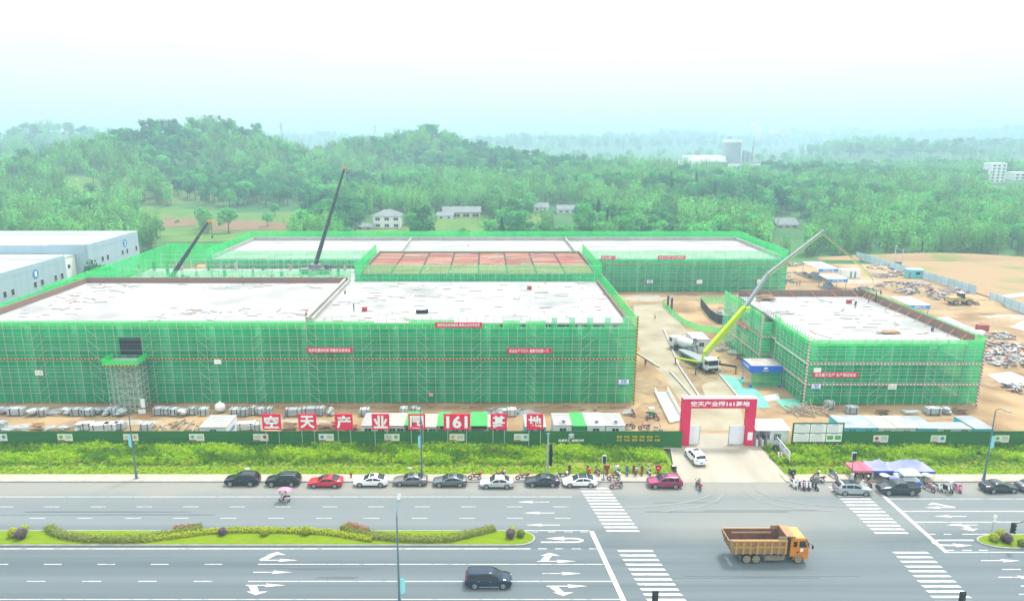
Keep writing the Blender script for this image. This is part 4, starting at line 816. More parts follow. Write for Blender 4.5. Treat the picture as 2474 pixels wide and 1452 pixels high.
heap('plank_heap', 'low beige heap of laths behind the left fence', 'heap', P(430, 1036), 4.6, 1.8, .9, [M_SAND, mat('pale_lath', (.40, .32, .23), .8), M_SAND], 26, 3, None, (2.6, .12), .1)
heap('gravel_heap', 'small grey gravel heap left of the second crate by the long netting', 'heap', P(1185, 1000), 2.2, 1.2, .8, [M_GREYH, M_GREYH], 4, 4)
heap('gravel_heap', 'grey gravel heap right of the white crate by the long netting', 'heap', P(1275, 1000), 2.4, 1.3, .9, [M_GREYH, M_GREYH], 4, 5)
heap('gravel_heap', 'beige sand heap behind the four white cabins', 'heap', P(1432, 994), 2.6, 1.2, .6, [M_SAND, M_SAND], 3, 6)
t = thing('bag', 'round white sack among the grey bundles', 'sack', P(533, 996)); MB().ell((0, 0, .95), .95, .75, .9, 12, 8).build('sack', mat('sack_white', (.7, .69, .66), .8, bump=.4, bscale=3), t, 60); MB().cone((0, 0, 1.8), (.1, 0, 2.0), .25, .12, 8).build('neck', _mat['sack_white'], t)
for i, (px, rx_) in enumerate(((520, 3.0), (610, 3.4), (690, 3.2), (800, 3.2), (850, 3.6), (930, 3.6), (1080, 5.0), (1140, 4.0), (1350, 4.5), (1480, 3.5))): heap('earth_mound', 'low brown earth mound at the foot of the long netting, %s from left' % ORD[i], 'mound', P(px, 984), rx_, .75, .5, [mat('brown_earth', (.27, .17, .085), .95, col2=(.20, .12, .06), scale=.8), M_SAND], 3, 60+i, 'earth mounds along the netting', (.5, .3))
heap('lath_heap', 'bristling heap of pale laths at left front corner of the right building', 'heap', P(1955, 998), 3.6, 1.6, .9, [M_SAND, _mat['pale_lath']], 46, 7, None, (3.2, .12), 1.4)
# ---- street lamps and signals
M_POLEB = mat('grey_blue_pole', (.10, .17, .21), .45, .3)
def lamp(x, y, h, arm, lb, flag=True, fz=4.2, side=1):
    t = thing('street_lamp', lb, 'street lamp', (x, y, .1), 0, 'street lamps along the road'); s = -1 if arm < 0 else 1
    MB().cone((0, 0, 0), (0, 0, h*.45), .13, .1, 10).cone((0, 0, h*.45), (0, 0, h), .1, .065, 10).build('pole', M_POLEB, t, 50)
    MB().cone((0, 0, 0), (0, 0, 1.2), .19, .17, 10).bx(-.3, .3, -.3, .3, 0, .05).build('base', M_POLEB, t, 50)
    MB().path([(0, 0, h), (0, s*.25, h+.35), (0, s*.8, h+.62), (0, arm*.75, h+.75)], .05, 8).build('arm', M_POLEB, t, 60)
    MB().prism([(-.16, arm*.7, h+.7), (.16, arm*.7, h+.7), (.2, arm*1.05, h+.8), (.14, arm*1.2, h+.82), (-.14, arm*1.2, h+.82), (-.2, arm*1.05, h+.8)], (0, 0, .12)).build('lamp_head', mat('lamp_grey', (.22, .26, .28), .4), t)
    if flag:
        f = MB().prism([(side*.1, 0, fz), (side*.62, .02, fz+.25), (side*.62, 0, fz+1.75), (side*.1, 0, fz+2.1)], (0, .02, 0)).build('flag', mat('cyan_flag', (.25, .62, .68), .7), t)
        for z in (fz+.05, fz+2.05): rod('flag_arm', (0, 0, z), (side*.65, 0, z), .02, M_POLEB, t)
    return t
lamp(P(330, 1157).x, 90.4, 10.2, -2.2, 'street lamp with cyan flag, leftmost, beside the green verge', fz=4.6, side=-.85)
lamp(P(1020, 1152).x, 90.6, 10.3, -2.2, 'street lamp with cyan flag rising before the fifth red signboard', fz=4.4, side=-.7)
lamp(P(2387, 1168).x, 89.95, 10.2, -2.2, 'street lamp with cyan flag by the dark sedan on the right', fz=4.6)
lamp(P(966, 1470).x, 62.4, 10.4, 2.3, 'nearest street lamp with cyan flag rising from the bottom of the picture', fz=1.6)
def sig_head(parent, x, z, n=3, y=0, step=.36, wd=.34):
    b = MB().bx(x-wd/2, x+wd/2, y-.12, y+.12, z, z+step*n).build('signal_head', DARK, parent)
    for k in range(n):
        zz = z+step*(k+.5); MB().cone((x, y-.12, zz), (x, y-.34, zz-.03), .14, .15, 10, caps=False).build('visor', DARK, b); MB().tube((x, y-.125, zz), (x, y-.14, zz), .12, 10).build('lens', mat(('lens_green', 'lens_amber', 'lens_red')[k % 3], ((.01, .08, .04), (.1, .06, .01), (.1, .01, .01))[k % 3], .3), b)
t = thing('traffic_signal', 'grey traffic signal pole with four stacked black signal heads by the kerb', 'traffic signal', (P(1322, 1150).x, 91.0, .1)); MB().cone((0, 0, 0), (0, 0, 6.4), .15, .11, 10).bx(-.28, .28, -.28, .28, 0, .06).build('pole', mat('pale_pole', (.38, .44, .46), .45, .3), t, 50)
for k in range(4): sig_head(t, .42, 1.7+k*.82, 2, 0, .36, .42); slab('bracket', 0, .3, -.03, .03, 2.0+k*.82, 2.06+k*.82, DARK, t)
slab('pole_cap', -.2, .2, -.2, .2, 6.4, 6.48, M_POLEB, t)
def ped(x, y, h, lb, back=False):
    t = thing('pedestrian_signal', lb, 'traffic signal', (x, y, .1), 0, 'pedestrian signals at the crossings'); MB().cone((0, 0, 0), (0, 0, h), .07, .06, 8).bx(-.25, .25, -.25, .25, 0, .15).build('pole', M_POLEB, t, 50)
    MB().bx(-.3, .3, -.05, .02, h-.02, h+1.15).build('backboard', WHITE if not back else DARK, t); b = MB().bx(-.22, .22, -.2, -.052, h+.06, h+1.07).build('signal_head', DARK, t)
    for k in range(3): MB().tube((0, -.2, h+.24+k*.33), (0, -.215, h+.24+k*.33), .12, 10).build('lens', mat('lens_dark', (.03, .04, .05), .25), b)
ped(P(1458, 1161).x, 89.95, 2.55, 'pedestrian signal beside the left crossing behind the white sedan'); ped(P(2072, 1176).x, 89.95, 3.0, 'pedestrian signal beside the red canopy at the right crossing')
ped(PD(1583, 1440, 60.0).x, 60.0, 2.6, 'pedestrian signal at bottom edge before the left crossing', True); ped(PD(2325, 1440, 60.0).x, 60.0, 2.55, 'pedestrian signal at bottom edge before the right crossing', True)
c = PD(2447, 1278, 73); t = thing('traffic_signal', 'black three-lens traffic signal at the right edge above the island', 'traffic signal', (c.x+3.0, 74.6, .15)); MB().cone((0, 0, 0), (0, 0, 5.2), .12, .1, 10).build('pole', M_POLEB, t, 50)
rod('arm', (0, 0, c.z+.0), (-2.9, -1.5, c.z+.5), .05, DARK, t); sig_head(t, -3.0, c.z-.6, 3, -1.6, .42, .42)
t = thing('road_sign', 'thin post with two white round sign backs on the right island', 'road sign', (P(2398, 1297).x, 76.0, .15)); rod('post', (0, 0, 0), (0, 0, 2.6), .04, STEEL, t); 
for z, r_ in ((2.4, .28), (1.85, .22)): MB().tube((.1, -.05, z), (.1, -.08, z), r_, 14).build('sign_plate', WHITE, t)
t = thing('hydrant', 'small dark red hydrant on the pavement behind the white sedan', 'hydrant', (P(847, 1159).x, 90.6, .13)); MB().tube((0, 0, 0), (0, 0, .65), .11, 10).ell((0, 0, .65), .13, .13, .12).bx(-.2, .2, -.07, .07, .38, .52).build('body', mat('hydrant_red', (.3, .03, .03), .5), t, 50)
t = thing('traffic_cone', 'orange and white traffic cone at the right edge of the island', 'cone', P(2463, 1315, .15)); MB().cone((0, 0, .03), (0, 0, .7), .16, .03, 10).build('cone', mat('cone_orange', (.6, .1, .02), .5), t, 50); MB().cone((0, 0, .3), (0, 0, .45), .125, .09, 10).build('stripe', WHITE, t); MB().bx(-.2, .2, -.2, .2, 0, .03).build('base', _mat['cone_orange'], t)
for i, (px, py, d) in enumerate(((598, 1133, 'behind the black cars'), (990, 1132, 'left of the second lamp post'))): tag(MB().cone((0, 0, 0), (0, 0, .12), .38, .36, 14).cone((0, 0, .12), (0, 0, .15), .3, .28, 14).build('manhole_cover', CONC, loc=P(px, py, .1)), 'round pale manhole in the lawn strip ' + d, 'manhole')
# ---- wash pit rails beside the site road
a = P(1590, 955); t = thing('wheel_wash', 'long white railed wheel wash pit left of the gate', 'wheel wash', (P(1585, 948).x, 104.0, 0)); 
wx0, wx1 = P(1612, 1030).x - P(1585, 948).x - .0, 0
pa = [P(1582, 948), P(1618, 1022), P(1650, 1015), P(1612, 945)]; O = Vector(t.location)
pl = [p - Vector((O.x, O.y, 0)) for p in pa]
MB().add([(p.x, p.y, .03) for p in pl], [(0, 1, 2, 3)]).build('trough', mat('wash_grey', (.30, .34, .33), .6, col2=(.36, .36, .32), scale=.5), t)
for p, q in ((pl[0], pl[1]), (pl[3], pl[2]), (pl[1], pl[2])):
    for z in (.35, .9): rod('rail', p + Vector((0, 0, z)), q + Vector((0, 0, z)), .06, WHITE, t)
    n = max(int((q-p).length/1.2), 1)
    for k in range(n+1): s = p + (q-p)*(k/n); rod('post', s, s + Vector((0, 0, .95)), .05, WHITE, t)
# ---- grey blue warehouses on the left
M_WH = mat('blue_grey_cladding', (.37, .47, .54), .6, col2=(.33, .43, .50), scale=.15, stretch=(4, 4, .4), coord='World'); M_WHR = mat('warehouse_roof', (.40, .44, .44), .7, col2=(.34, .39, .40), scale=.06, coord='World')
def warehouse(lb, x0, x1, y0, y1, z, num, wy):
    t = thing('warehouse', lb, 'warehouse', (x1, y0, 0), 0, 'numbered warehouses'); D = y1-y0; Lx = x0-x1
    MB().bx(Lx, 0, 0, D, 0, z-1.6).build('wall', M_WH, t); slab('roof', Lx+.3, -.3, .3, D-.3, z-1.6, z-1.5, M_WHR, t)
    slab('parapet', -.25, .04, -.02, D+.02, z-1.7, z, M_WH, t); slab('parapet', Lx, -.26, -.02, .25, z-1.7, z-.2, M_WH, t); slab('parapet', Lx, -.26, D-.25, D+.02, z-1.7, z, WHITE, t); slab('parapet', -12, -.3, -.06, -.02, z-3.2, z, M_WH, t)
    d = MB().tube((.06, wy, z-2.9), (.1, wy, z-2.9), 1.25, 20).build('number_disc', mat('sign_blue', (.05, .2, .5), .5), t); lettering(num, LETW, t, (.12, wy, z-2.9), .9, 1.5, pi/2, bold=.03)
    for k in range(int(D/3.2)):
        if (k*5) % 7 < 4:
            w_ = slab('window', .04, .1, 1+k*3.2, 2.2+k*3.2, z-6.6, z-5.0, GLASS, t); slab('window_frame', .03, .08, .85+k*3.2, 2.35+k*3.2, z-6.75, z-4.85, OFFW, t)
    return t
warehouse('blue-grey warehouse numbered 1 at the left edge behind the long building', -250, -126.5, 150, 208.5, 12.2, '1', 44)
warehouse('blue-grey warehouse numbered 2 further back on the left', -260, -124, 216.5, 249, 14.2, '2', 23)
t = thing('warehouse', 'small white link block between the two numbered warehouses', 'warehouse', (-128, 209, 0)); MB().bx(-40, 0, 0, 7.3, 0, 11).build('wall', WHITE, t); slab('window', 0, .05, 3, 4.2, 7.5, 8.6, GLASS, t); slab('roof', -40.1, .1, -.1+.2, 7.2, 11, 11.15, M_WHR, t)
# ---- crane booms
def crane(lb, bp, tip, hook):
    t = thing('mobile_crane', lb, 'crane', (bp[0], bp[1], 7.6)); b = Vector((0, 0, bp[2]-7.6)); e = Vector(tip) - Vector((bp[0], bp[1], 7.6)); M_BOOM = mat('boom_dark', (.045, .055, .062), .5); CO = mat('crane_orange', (.5, .17, .02), .5)
    for k in range(4):
        p = b + (e-b)*(k/4); q = b + (e-b)*((k+1)/4); rod('boom_section', p, q, .62-.1*k, M_BOOM, t, 8)
    MB().ell(tuple(e), .5, .35, .4).box(tuple(e + Vector((.45, 0, -.1))), (.9, .4, .45)).build('boom_head', CO, t, 60); rod('rope', e + Vector((.7, 0, -.2)), e + Vector((.7, 0, -hook)), .05, DARK, t); MB().ell((e.x+.7, e.y, e.z-hook), .2, .2, .4).build('hook_block', DARK, t)
    MB().bx(-4.5, 4.5, -1.25, 1.25, .7, 1.6).bx(-1.6, 1.6, -1.2, 1.2, 1.6, 2.9).build('carrier', mat('carrier_grey', (.16, .19, .18), .6), t); MB().bx(3.0, 4.6, -1.2, 1.2, 1.6, 2.8).build('cab', M_BOOM, t)
    for x in (-3.4, -2.1, 2.0, 3.4):
        for s in (-1, 1): MB().tube((x, s*1.0, .55), (x, s*1.3, .55), .55, 14).build('wheel', BLACKR, t)
a0, a1 = PD(415, 668, 184), PD(503, 536, 184); s = (10-a0.z)/(a1.z-a0.z); bpt = a0 + (a1-a0)*s
crane('shorter dark crane boom rising left behind the left white roof', (bpt.x, 184, 10), a1, 4)
a0, a1 = PD(765, 630, 203), PD(832, 408, 203); s = (10-a0.z)/(a1.z-a0.z); bpt = a0 + (a1-a0)*s
crane('taller dark crane boom rising against the wooded hill', (bpt.x, 203, 10), a1, 3)
# ================================================================== vehicles
def paint(name, c, rough=.28, metal=.0):
    m = mat(name, c, rough, metal)
    m.node_tree.nodes['Principled BSDF'].inputs['Coat Weight'].default_value = .6; return m
RIM = mat('alloy_rim', (.42, .43, .44), .35, .6); CHROME = mat('bright_trim', (.6, .6, .6), .25, .8)
HEADL = mat('headlight_lens', (.55, .58, .6), .15); TAILL = mat('taillight_red', (.4, .01, .02), .25); PLATE = mat('plate_blue', (.03, .12, .5), .5)
PROF = {  # length, width, roof outline from nose (0) to tail, belt heights, windscreen base/top, roof end/rear glass base
 'sedan': dict(L=4.72, W=1.82, top=[(0, .60), (.12, .72), (.9, .88), (1.38, .96), (2.12, 1.38), (2.6, 1.46), (3.1, 1.44), (3.5, 1.34), (4.12, 1.07), (4.55, 1.03), (4.72, .78)], belt=(.84, .98), ws=(1.42, 2.08), rg=(3.42, 4.05), side=[(1.62, 2.62), (2.70, 3.62)], wb=(.92, 3.72), r=.33),
 'coupe': dict(L=4.7, W=1.85, top=[(0, .58), (.12, .70), (.9, .86), (1.3, .95), (2.15, 1.36), (2.6, 1.43), (3.0, 1.42), (3.6, 1.27), (4.3, 1.06), (4.58, 1.0), (4.7, .76)], belt=(.84, 1.0), ws=(1.34, 2.1), rg=(3.3, 4.2), side=[(1.6, 2.66), (2.74, 3.75)], wb=(.9, 3.75), r=.35),
 'suv': dict(L=4.7, W=1.86, top=[(0, .72), (.1, .88), (.85, 1.03), (1.28, 1.10), (1.98, 1.56), (2.45, 1.68), (3.9, 1.64), (4.2, 1.56), (4.58, 1.12), (4.7, .9)], belt=(1.0, 1.1), ws=(1.32, 1.98), rg=(4.12, 4.52), side=[(1.58, 2.52), (2.6, 3.48), (3.56, 4.08)], wb=(.9, 3.66), r=.36),
 'mpv': dict(L=5.0, W=1.9, top=[(0, .68), (.12, .86), (.6, 1.02), (1.0, 1.10), (1.9, 1.66), (2.3, 1.78), (4.3, 1.76), (4.68, 1.66), (4.93, 1.1), (5.0, .85)], belt=(1.0, 1.08), ws=(1.04, 1.95), rg=(4.58, 4.9), side=[(1.5, 2.5), (2.58, 3.7), (3.78, 4.55)], wb=(.95, 3.95), r=.36),
 'pickup': dict(L=5.3, W=1.88, top=[(0, .78), (.1, .98), (.85, 1.12), (1.3, 1.18), (1.95, 1.66), (2.3, 1.76), (3.3, 1.74), (3.5, 1.68), (3.68, 1.12), (5.22, 1.10), (5.3, .9)], belt=(1.06, 1.12), ws=(1.34, 1.94), rg=(3.46, 3.66), side=[(1.58, 2.48), (2.56, 3.36)], wb=(.95, 4.1), r=.4),
}
def lerp(pts, x):
    if x <= pts[0][0]: return pts[0][1]
    for (a, b), (c, d) in zip(pts, pts[1:]):
        if x <= c: return b + (d-b)*(x-a)/(c-a)
    return pts[-1][1]
_wheel = {}
def wheel(parent, x, y, r, wd=.22, rimm=None, side=1, spokes=5):
    key = (r, wd, side, (rimm or RIM).name)
    if key not in _wheel:
        tb = MB().torus((0, 0, 0), r-.075, .085, 20, 6).tube((0, -wd/2, 0), (0, wd/2, 0), r-.08, 20).mesh('tyre', BLACKR, 50)
        rb = MB().tube((0, side*(wd/2), 0), (0, side*(wd/2+.012), 0), r*.2, 10)
        for k in range(spokes):
            a = 2*pi*k/spokes; rb.box((math.cos(a)*r*.38, side*(wd/2+.006), math.sin(a)*r*.38), (r*.62, .02, r*.22), 0, 0, -a)
        rb.torus((0, side*(wd/2), 0), r*.66, r*.07, 18, 5)
        _wheel[key] = (tb, rb.mesh('rim', rimm or RIM, 40))
    w_ = link('wheel', _wheel[key][0], parent, (x, y, r)); link('rim', _wheel[key][1], w_); return w_
_car = {}
def car(kind, pm, loc, rz, lb, grp='cars parked along the kerb', roofm=None, sunroof=False, rails=False, plate='rear', lid=0.):
    q = PROF[kind]; L, W = q['L'], q['W']; t = thing('car' if kind != 'pickup' else 'pickup_truck', lb, 'car' if kind != 'pickup' else 'pickup', loc, rz, grp)
    ck = (kind,)
    if ck not in _car:
        xs = sorted(set([L*i/22 for i in range(23)] + [p[0] for p in q['top']])); hw = W/2
        def sect(x):
            e = min(x, L-x); w_ = hw * (1 - .16*max(0, 1-e/.55)**2 - .02); zt = lerp(q['top'], x); zb = min(q['belt'][0] + (q['belt'][1]-q['belt'][0])*x/L, zt-.03)
            zl = .24 + .16*max(0, 1-e/.6)**1.5; g = max(zt-zb-.06, 0); wt = w_ - .09 - .42*g*.55
            return w_, zt, zb, zl, wt
        rings = []
        for x in xs:
            w_, zt, zb, zl, wt = sect(x); h = [(w_-.12, zl), (w_-.02, zl+.08), (w_, .55 if zb > .62 else (zl+zb)/2), (w_-.015, zb-.06), (w_-.045, zb), (wt+.03, zt-.075), (wt-.03, zt-.02), (wt*.55, zt+.012), (0, zt+.022)]
            ring = [(L/2-x, y, z) for y, z in h] + [(L/2-x, -y, z) for y, z in reversed(h[:-1])]
            rings.append(ring)
        body = MB().loft(rings)
        glass = []
        for (a, b) in q['side']:
            for s in (1, -1):
                up = []; lo = []
                for i in range(7):
                    x = a + (b-a)*i/6; w_, zt, zb, zl, wt = sect(x); f0, f1 = .10, .90
                    y0, z0, y1, z1 = w_-.045, zb, wt+.03, zt-.075
                    if z1-z0 < .05: z1 = z0+.05
                    lo.append((L/2-x, s*(y0+(y1-y0)*f0+.012), z0+(z1-z0)*f0)); up.append((L/2-x, s*(y0+(y1-y0)*f1+.012), z0+(z1-z0)*f1))
                glass.append(('side_window', MB().add(lo+up, [(i, i+1, i+8, i+7) for i in range(6)]).mesh('side_window', GLASS)))
        for nm, (a, b) in (('windscreen', q['ws']), ('rear_window', q['rg'])):
            vs = []; 
            for i in range(5):
                x = a + (b-a)*i/4; w_, zt, zb, zl, wt = sect(x)
                for f, dz in ((-1, -.012), (-.5, .02), (.5, .02), (1, -.012)): vs.append((L/2-x, f*(wt-.045), zt+dz+.012))
            glass.append((nm, MB().add(vs, [(i*4+j, i*4+j+1, i*4+j+5, i*4+j+4) for i in range(4) for j in range(3)]).mesh(nm, GLASS)))
        _car[ck] = (rings, body, glass, sect)
    rings, body, glass, sect = _car[ck]
    bo = link('body', body.mesh('body', pm, 38), t)
    for nm, me in glass: link(nm, me, t)
    if roofm:
        a, b = q['ws'][1]+.05, q['rg'][0]-.05; vs = []
        for i in range(6):
            x = a+(b-a)*i/5; w_, zt, zb, zl, wt = sect(x)
            for f, dz in ((-1, -.01), (-.5, .02), (.5, .02), (1, -.01)): vs.append((L/2-x, f*(wt-.03), zt+dz+.008))
        MB().add(vs, [(i*4+j, i*4+j+1, i*4+j+5, i*4+j+4) for i in range(5) for j in range(3)]).build('roof_panel', roofm, t)
    if sunroof:
        x = q['ws'][1]+.42; w_, zt, zb, zl, wt = sect(x); MB().bx(L/2-x-.32, L/2-x+.3, -.42, .42, zt-.02, zt+.045).build('sunroof', GLASS, t)
    if rails:
        for s in (1, -1):
            x0, x1 = q['ws'][1]+.15, q['rg'][0]-.05; w_, zt, zb, zl, wt = sect((x0+x1)/2); rod('roof_rail', (L/2-x0, s*(wt-.02), zt+.04), (L/2-x1, s*(wt-.02), zt+.03), .022, STEEL, t)
    for i, x in enumerate(q['wb']):
        for s in (1, -1):
            MB().tube((L/2-x, s*(W/2-.16), q['r']), (L/2-x, s*(W/2-.012), q['r']), q['r']+.055, 20).build('wheel_arch', DARK, t); wheel(t, L/2-x, s*(W/2-.10), q['r'], .2, None, s)
    for s in (1, -1):
        z = lerp(q['top'], .25)-.12; MB().ell((L/2-.27, s*(W/2-.36), z), .24, .24, .085, 10, 5).build('headlight', HEADL, t, 60)
        z = lerp(q['top'], L-.12)-.10; MB().ell((-L/2+.16, s*(W/2-.30), z), .15, .22, .09, 10, 5).build('taillight', TAILL, t, 60)
        x = q['ws'][0]+.32; w_, zt, zb, zl, wt = sect(x); MB().ell((L/2-x, s*(w_+.07), zb+.06), .09, .11, .075, 8, 5).build('mirror', pm, t, 60)
        MB().bx(L/2-q['wb'][1]+q['r']+.08, L/2-q['wb'][0]-q['r']-.08, s*(W/2-.03) - .02, s*(W/2-.03) + .02, .24, .34).build('sill', DARK if kind != 'mpv' else CHROME, t)
        for (a, b) in q['side'][:2]: w_, zt, zb, zl, wt = sect(b-.15); MB().bx(L/2-b+.08, L/2-b+.28, s*w_-.02, s*w_+.02, zb-.14, zb-.10).build('door_handle', CHROME, t)
    MB().bx(L/2-.10, L/2-.015, -.5, .5, .42, .6).build('grille', DARK, t); MB().bx(-L/2+.01, -L/2+.09, -.62, .62, .32, .45).build('bumper_trim', DARK, t)
    MB().bx(L/2-.03, L/2+.005, -.22, .22, .38, .5).build('number_plate', PLATE, t); MB().bx(-L/2-.006, -L/2+.05, -.22, .22, .62, .76).build('number_plate', PLATE, t)
    if kind == 'pickup':
        MB().bx(-L/2+.12, -L/2+1.5, -.76, .76, 1.08, 1.145).build('bed_floor', DARK, t)
        for s in (1, -1): MB().bx(-L/2+.1, -L/2+1.56, s*.84-.05, s*.84+.05, 1.08, 1.2).build('bed_side', pm, t)
        MB().bx(-L/2+.05, -L/2+.12, -.8, .8, 1.05, 1.2).build('tailgate', pm, t)
    return t
PB = paint('black_paint', (.012, .014, .016)); PRD = paint('red_paint', (.50, .008, .03)); PW = paint('white_car_paint', (.72, .72, .72)); PGR = paint('grey_brown_paint', (.16, .155, .16), .3, .4)
PGB = paint('blue_grey_paint', (.10, .125, .14), .3, .4); PSI = paint('silver_paint', (.48, .50, .50), .3, .4); PCH = paint('charcoal_paint', (.035, .042, .05), .3, .2); PMG = paint('magenta_paint', (.27, .012, .085), .3, .3); PLG = paint('light_silver_paint', (.33, .37, .39), .3, .4); PNV = paint('navy_paint', (.016, .03, .06), .25, .2)
def kerbcar(px0, px1, y, kind, pm, lb, rz=pi, **k):
    a, b = P(px0, y), P(px1, y); W = PROF[kind]['W']; return car(kind, pm, ((a.x+b.x)/2, a.y+W/2, 0), rz, lb, **k)
kerbcar(540, 623, 1176, 'suv', PB, 'black SUV with dark wheels, leftmost car at the kerb', roofm=GLASS)
kerbcar(640, 722, 1177, 'suv', PB, 'black SUV with roof rails, second car from the left at the kerb', rails=True, sunroof=True)
kerbcar(742, 825, 1180, 'coupe', PRD, 'bright red sedan parked at the kerb', sunroof=True)
kerbcar(854, 935, 1178, 'coupe', PW, 'white sedan with sunroof parked right of the red sedan', sunroof=True)
kerbcar(949, 1032, 1176, 'sedan', PGR, 'grey-brown sedan parked behind the second street lamp', sunroof=True)
kerbcar(1046, 1127, 1178, 'coupe', PGB, 'blue-grey sedan parked left of the silver sedan', sunroof=True)
kerbcar(1163, 1238, 1182, 'sedan', PSI, 'silver white sedan parked before two motorcycles')
kerbcar(1273, 1350, 1178, 'sedan', PCH, 'charcoal sedan parked at the foot of the signal pole')
kerbcar(1364, 1441, 1179, 'coupe', PW, 'white sedan with black roof touching the left crossing', roofm=GLASS)
kerbcar(1569, 1649, 1182, 'suv', PMG, 'dark pink SUV with roof rails near the driveway', rails=True, sunroof=True)
kerbcar(2022, 2110, 1199, 'suv', PLG, 'light silver SUV parked by the red canopy', rz=-.03, roofm=GLASS)
kerbcar(2129, 2226, 1198, 'pickup', PCH, 'dark grey pickup parked in front of the purple canopy', grp=None)
kerbcar(2378, 2468, 1193, 'coupe', PCH, 'dark sedan parked beside the right lamp post', rz=.06)
kerbcar(2469, 2553, 1192, 'sedan', PGB, 'dark car cut off by the right edge of the picture', rz=0)
c = P(1690, 1128); car('suv', PW, (c.x, P(1690, 1110).y-.2, .02), pi/2+.1, 'white SUV seen from behind on the driveway before the gate', 'cars parked along the kerb', roofm=None, sunroof=True)
c = P(1180, 1424); car('mpv', PNV, (c.x, c.y+.95, 0), 0, 'navy people carrier driving right along the near carriageway', None)
# ---- dump truck
def truck_wheel(t, x, y, r, rimm, s): wheel(t, x, y, r, .36, rimm, s, 8)
M_TO = mat('truck_orange', (.62, .21, .012), .4, col2=(.54, .17, .012), scale=.8); M_TB = mat('dusty_orange_steel', (.36, .22, .10), .8, col2=(.25, .17, .105), scale=1.6, detail=7); M_TR = mat('rusty_bed_inside', (.21, .10, .07), .85, col2=(.13, .07, .055), scale=1.5); M_TD = mat('dusty_chassis', (.26, .21, .155), .85, col2=(.16, .13, .1), scale=2); M_TRIM = mat('dusty_rim', (.34, .28, .20), .7); M_TRF = mat('truck_roof_pale', (.50, .31, .11), .5)
c0, c1 = P(1756, 1364), P(1954, 1364); TL = c1.x-c0.x
t = thing('dump_truck', 'orange dump truck with rusty empty bed crossing the junction', 'truck', (c0.x, c0.y+.15, 0)); TW = 2.5
# bed: outside walls with ribs, open top
b0, b1_, bz0, bz1 = .15, TL*.715, 1.3, 2.95
bd = MB().prism([(b0+.5, 0, bz0), (b1_, 0, bz0), (b1_+.0, 0, bz1), (b0, 0, bz1)], (0, .08, 0)).prism([(b0+.5, TW-.08, bz0), (b1_, TW-.08, bz0), (b1_, TW-.08, bz1), (b0, TW-.08, bz1)], (0, .08, 0))
bed = bd.build('bed', M_TB, t)
MB().prism([(b0+.8, .09, bz0+.05), (b1_, .09, bz0+.05), (b1_, TW-.09, bz0+.05), (b0+.8, TW-.09, bz0+.05)], (0, 0, .1)).build('bed_floor', M_TR, bed)
for y in (.081, TW-.1): MB().prism([(b0+.82, y, bz0+.15), (b1_-.02, y, bz0+.15), (b1_-.02, y, bz1-.03), (b0+.05, y, bz1-.03)], (0, .018, 0)).build('bed_lining', M_TR, bed)
MB().bx(b1_-.12, b1_, .05, TW-.05, bz0, bz1+.42).build('bed_front', M_TR, bed); MB().prism([(b1_-.1, .02, bz1+.42), (b1_+1.0, .1, bz1+.28), (b1_+1.0, TW-.1, bz1+.28), (b1_-.1, TW-.02, bz1+.42)], (0, 0, .1)).build('canopy_plate', M_TB, bed)
for y in (.0, TW-.08): MB().prism([(b1_-.95, y, bz1), (b1_, y, bz1), (b1_, y, bz1+.42), (b1_-.95, y, bz1+.42)], (0, .08, 0)).build('bed_corner', M_TB, bed)
tg = MB().prism([(b0+.5, 0, bz0), (b0, 0, bz1), (b0, TW, bz1), (b0+.5, TW, bz0)], (-.09, 0, 0)).build('tailgate', M_TB, t)
for k in range(4): MB().prism([(b0+.40, .15+k*.73, bz0+.05), (b0-.09, .15+k*.73, bz1-.05), (b0-.09, .25+k*.73, bz1-.05), (b0+.40, .25+k*.73, bz0+.05)], (-.07, 0, 0)).build('rib', M_TB, tg)
M_TRB = mat('rib_orange', (.50, .25, .05), .65, col2=(.42, .24, .09), scale=2)
for k in range(8):
    x = b0+.78 + (b1_-b0-.9)*k/7; MB().bx(x-.11, x+.11, -.15, 0, bz0, bz1-.15).build('rib', M_TRB, bed); MB().bx(x-.09, x+.09, TW, TW+.09, bz0, bz1-.15).build('rib', M_TRB, bed)
for z in (bz1-.12, (bz0+bz1)/2-.05): MB().bx(b0+.3 if z > 2.5 else b0+.5, b1_, -.16, 0, z, z+.15).build('rail', M_TRB, bed)
for y in (-.05, TW-.05): MB().bx(b0, b1_, y, y+.12, bz1, bz1+.07).build('top_rim', mat('rim_pale', (.45, .28, .16), .7), bed)
MB().bx(b0+1.0, b1_-.9, TW-.2, TW-.12, 2.45, 2.62).build('inner_rail', _mat['rim_pale'], bed)
MB().path([(b0+2.4, -.11, 2.3), (b0+3.8, -.12, 2.05), (b0+5.3, -.12, 2.2), (b1_+.5, -.1, bz1+.1)], .02, 5).build('rope', DARK, bed)
MB().bx(b0+1.2, TL-.6, .7, TW-.7, .75, 1.2).build('chassis', M_TD, t)
MB().bx(TL*.46, TL*.665, .05, .6, .42, .98).build('fuel_tank', M_TD, t); MB().bx(TL*.67, TL*.705, .05, .5, .5, 1.2).build('battery_box', M_TD, t); MB().bx(TL*.72, TL*.755, .15, TW-.15, 1.0, 2.9).build('air_intake', DARK, t)
cb = TL*.765; ce = TL-.12
cab_ = MB().prism([(cb, .02, .95), (cb, .02, 2.95), (cb+.35, .02, 3.12), (ce-.42, .02, 3.12), (ce-.05, .02, 2.1), (ce+.02, .02, 1.5), (ce+.02, .02, .62), (ce-.35, .02, .62), (cb+1.05, .02, .95)], (0, TW-.04, 0)).build('cab', M_TO, t)
MB().prism([(cb+.05, .1, 3.02), (cb+.5, .1, 3.2), (ce-.55, .1, 3.2), (ce-.38, .1, 3.05)], (0, TW-.2, 0)).build('roof', M_TRF, cab_)
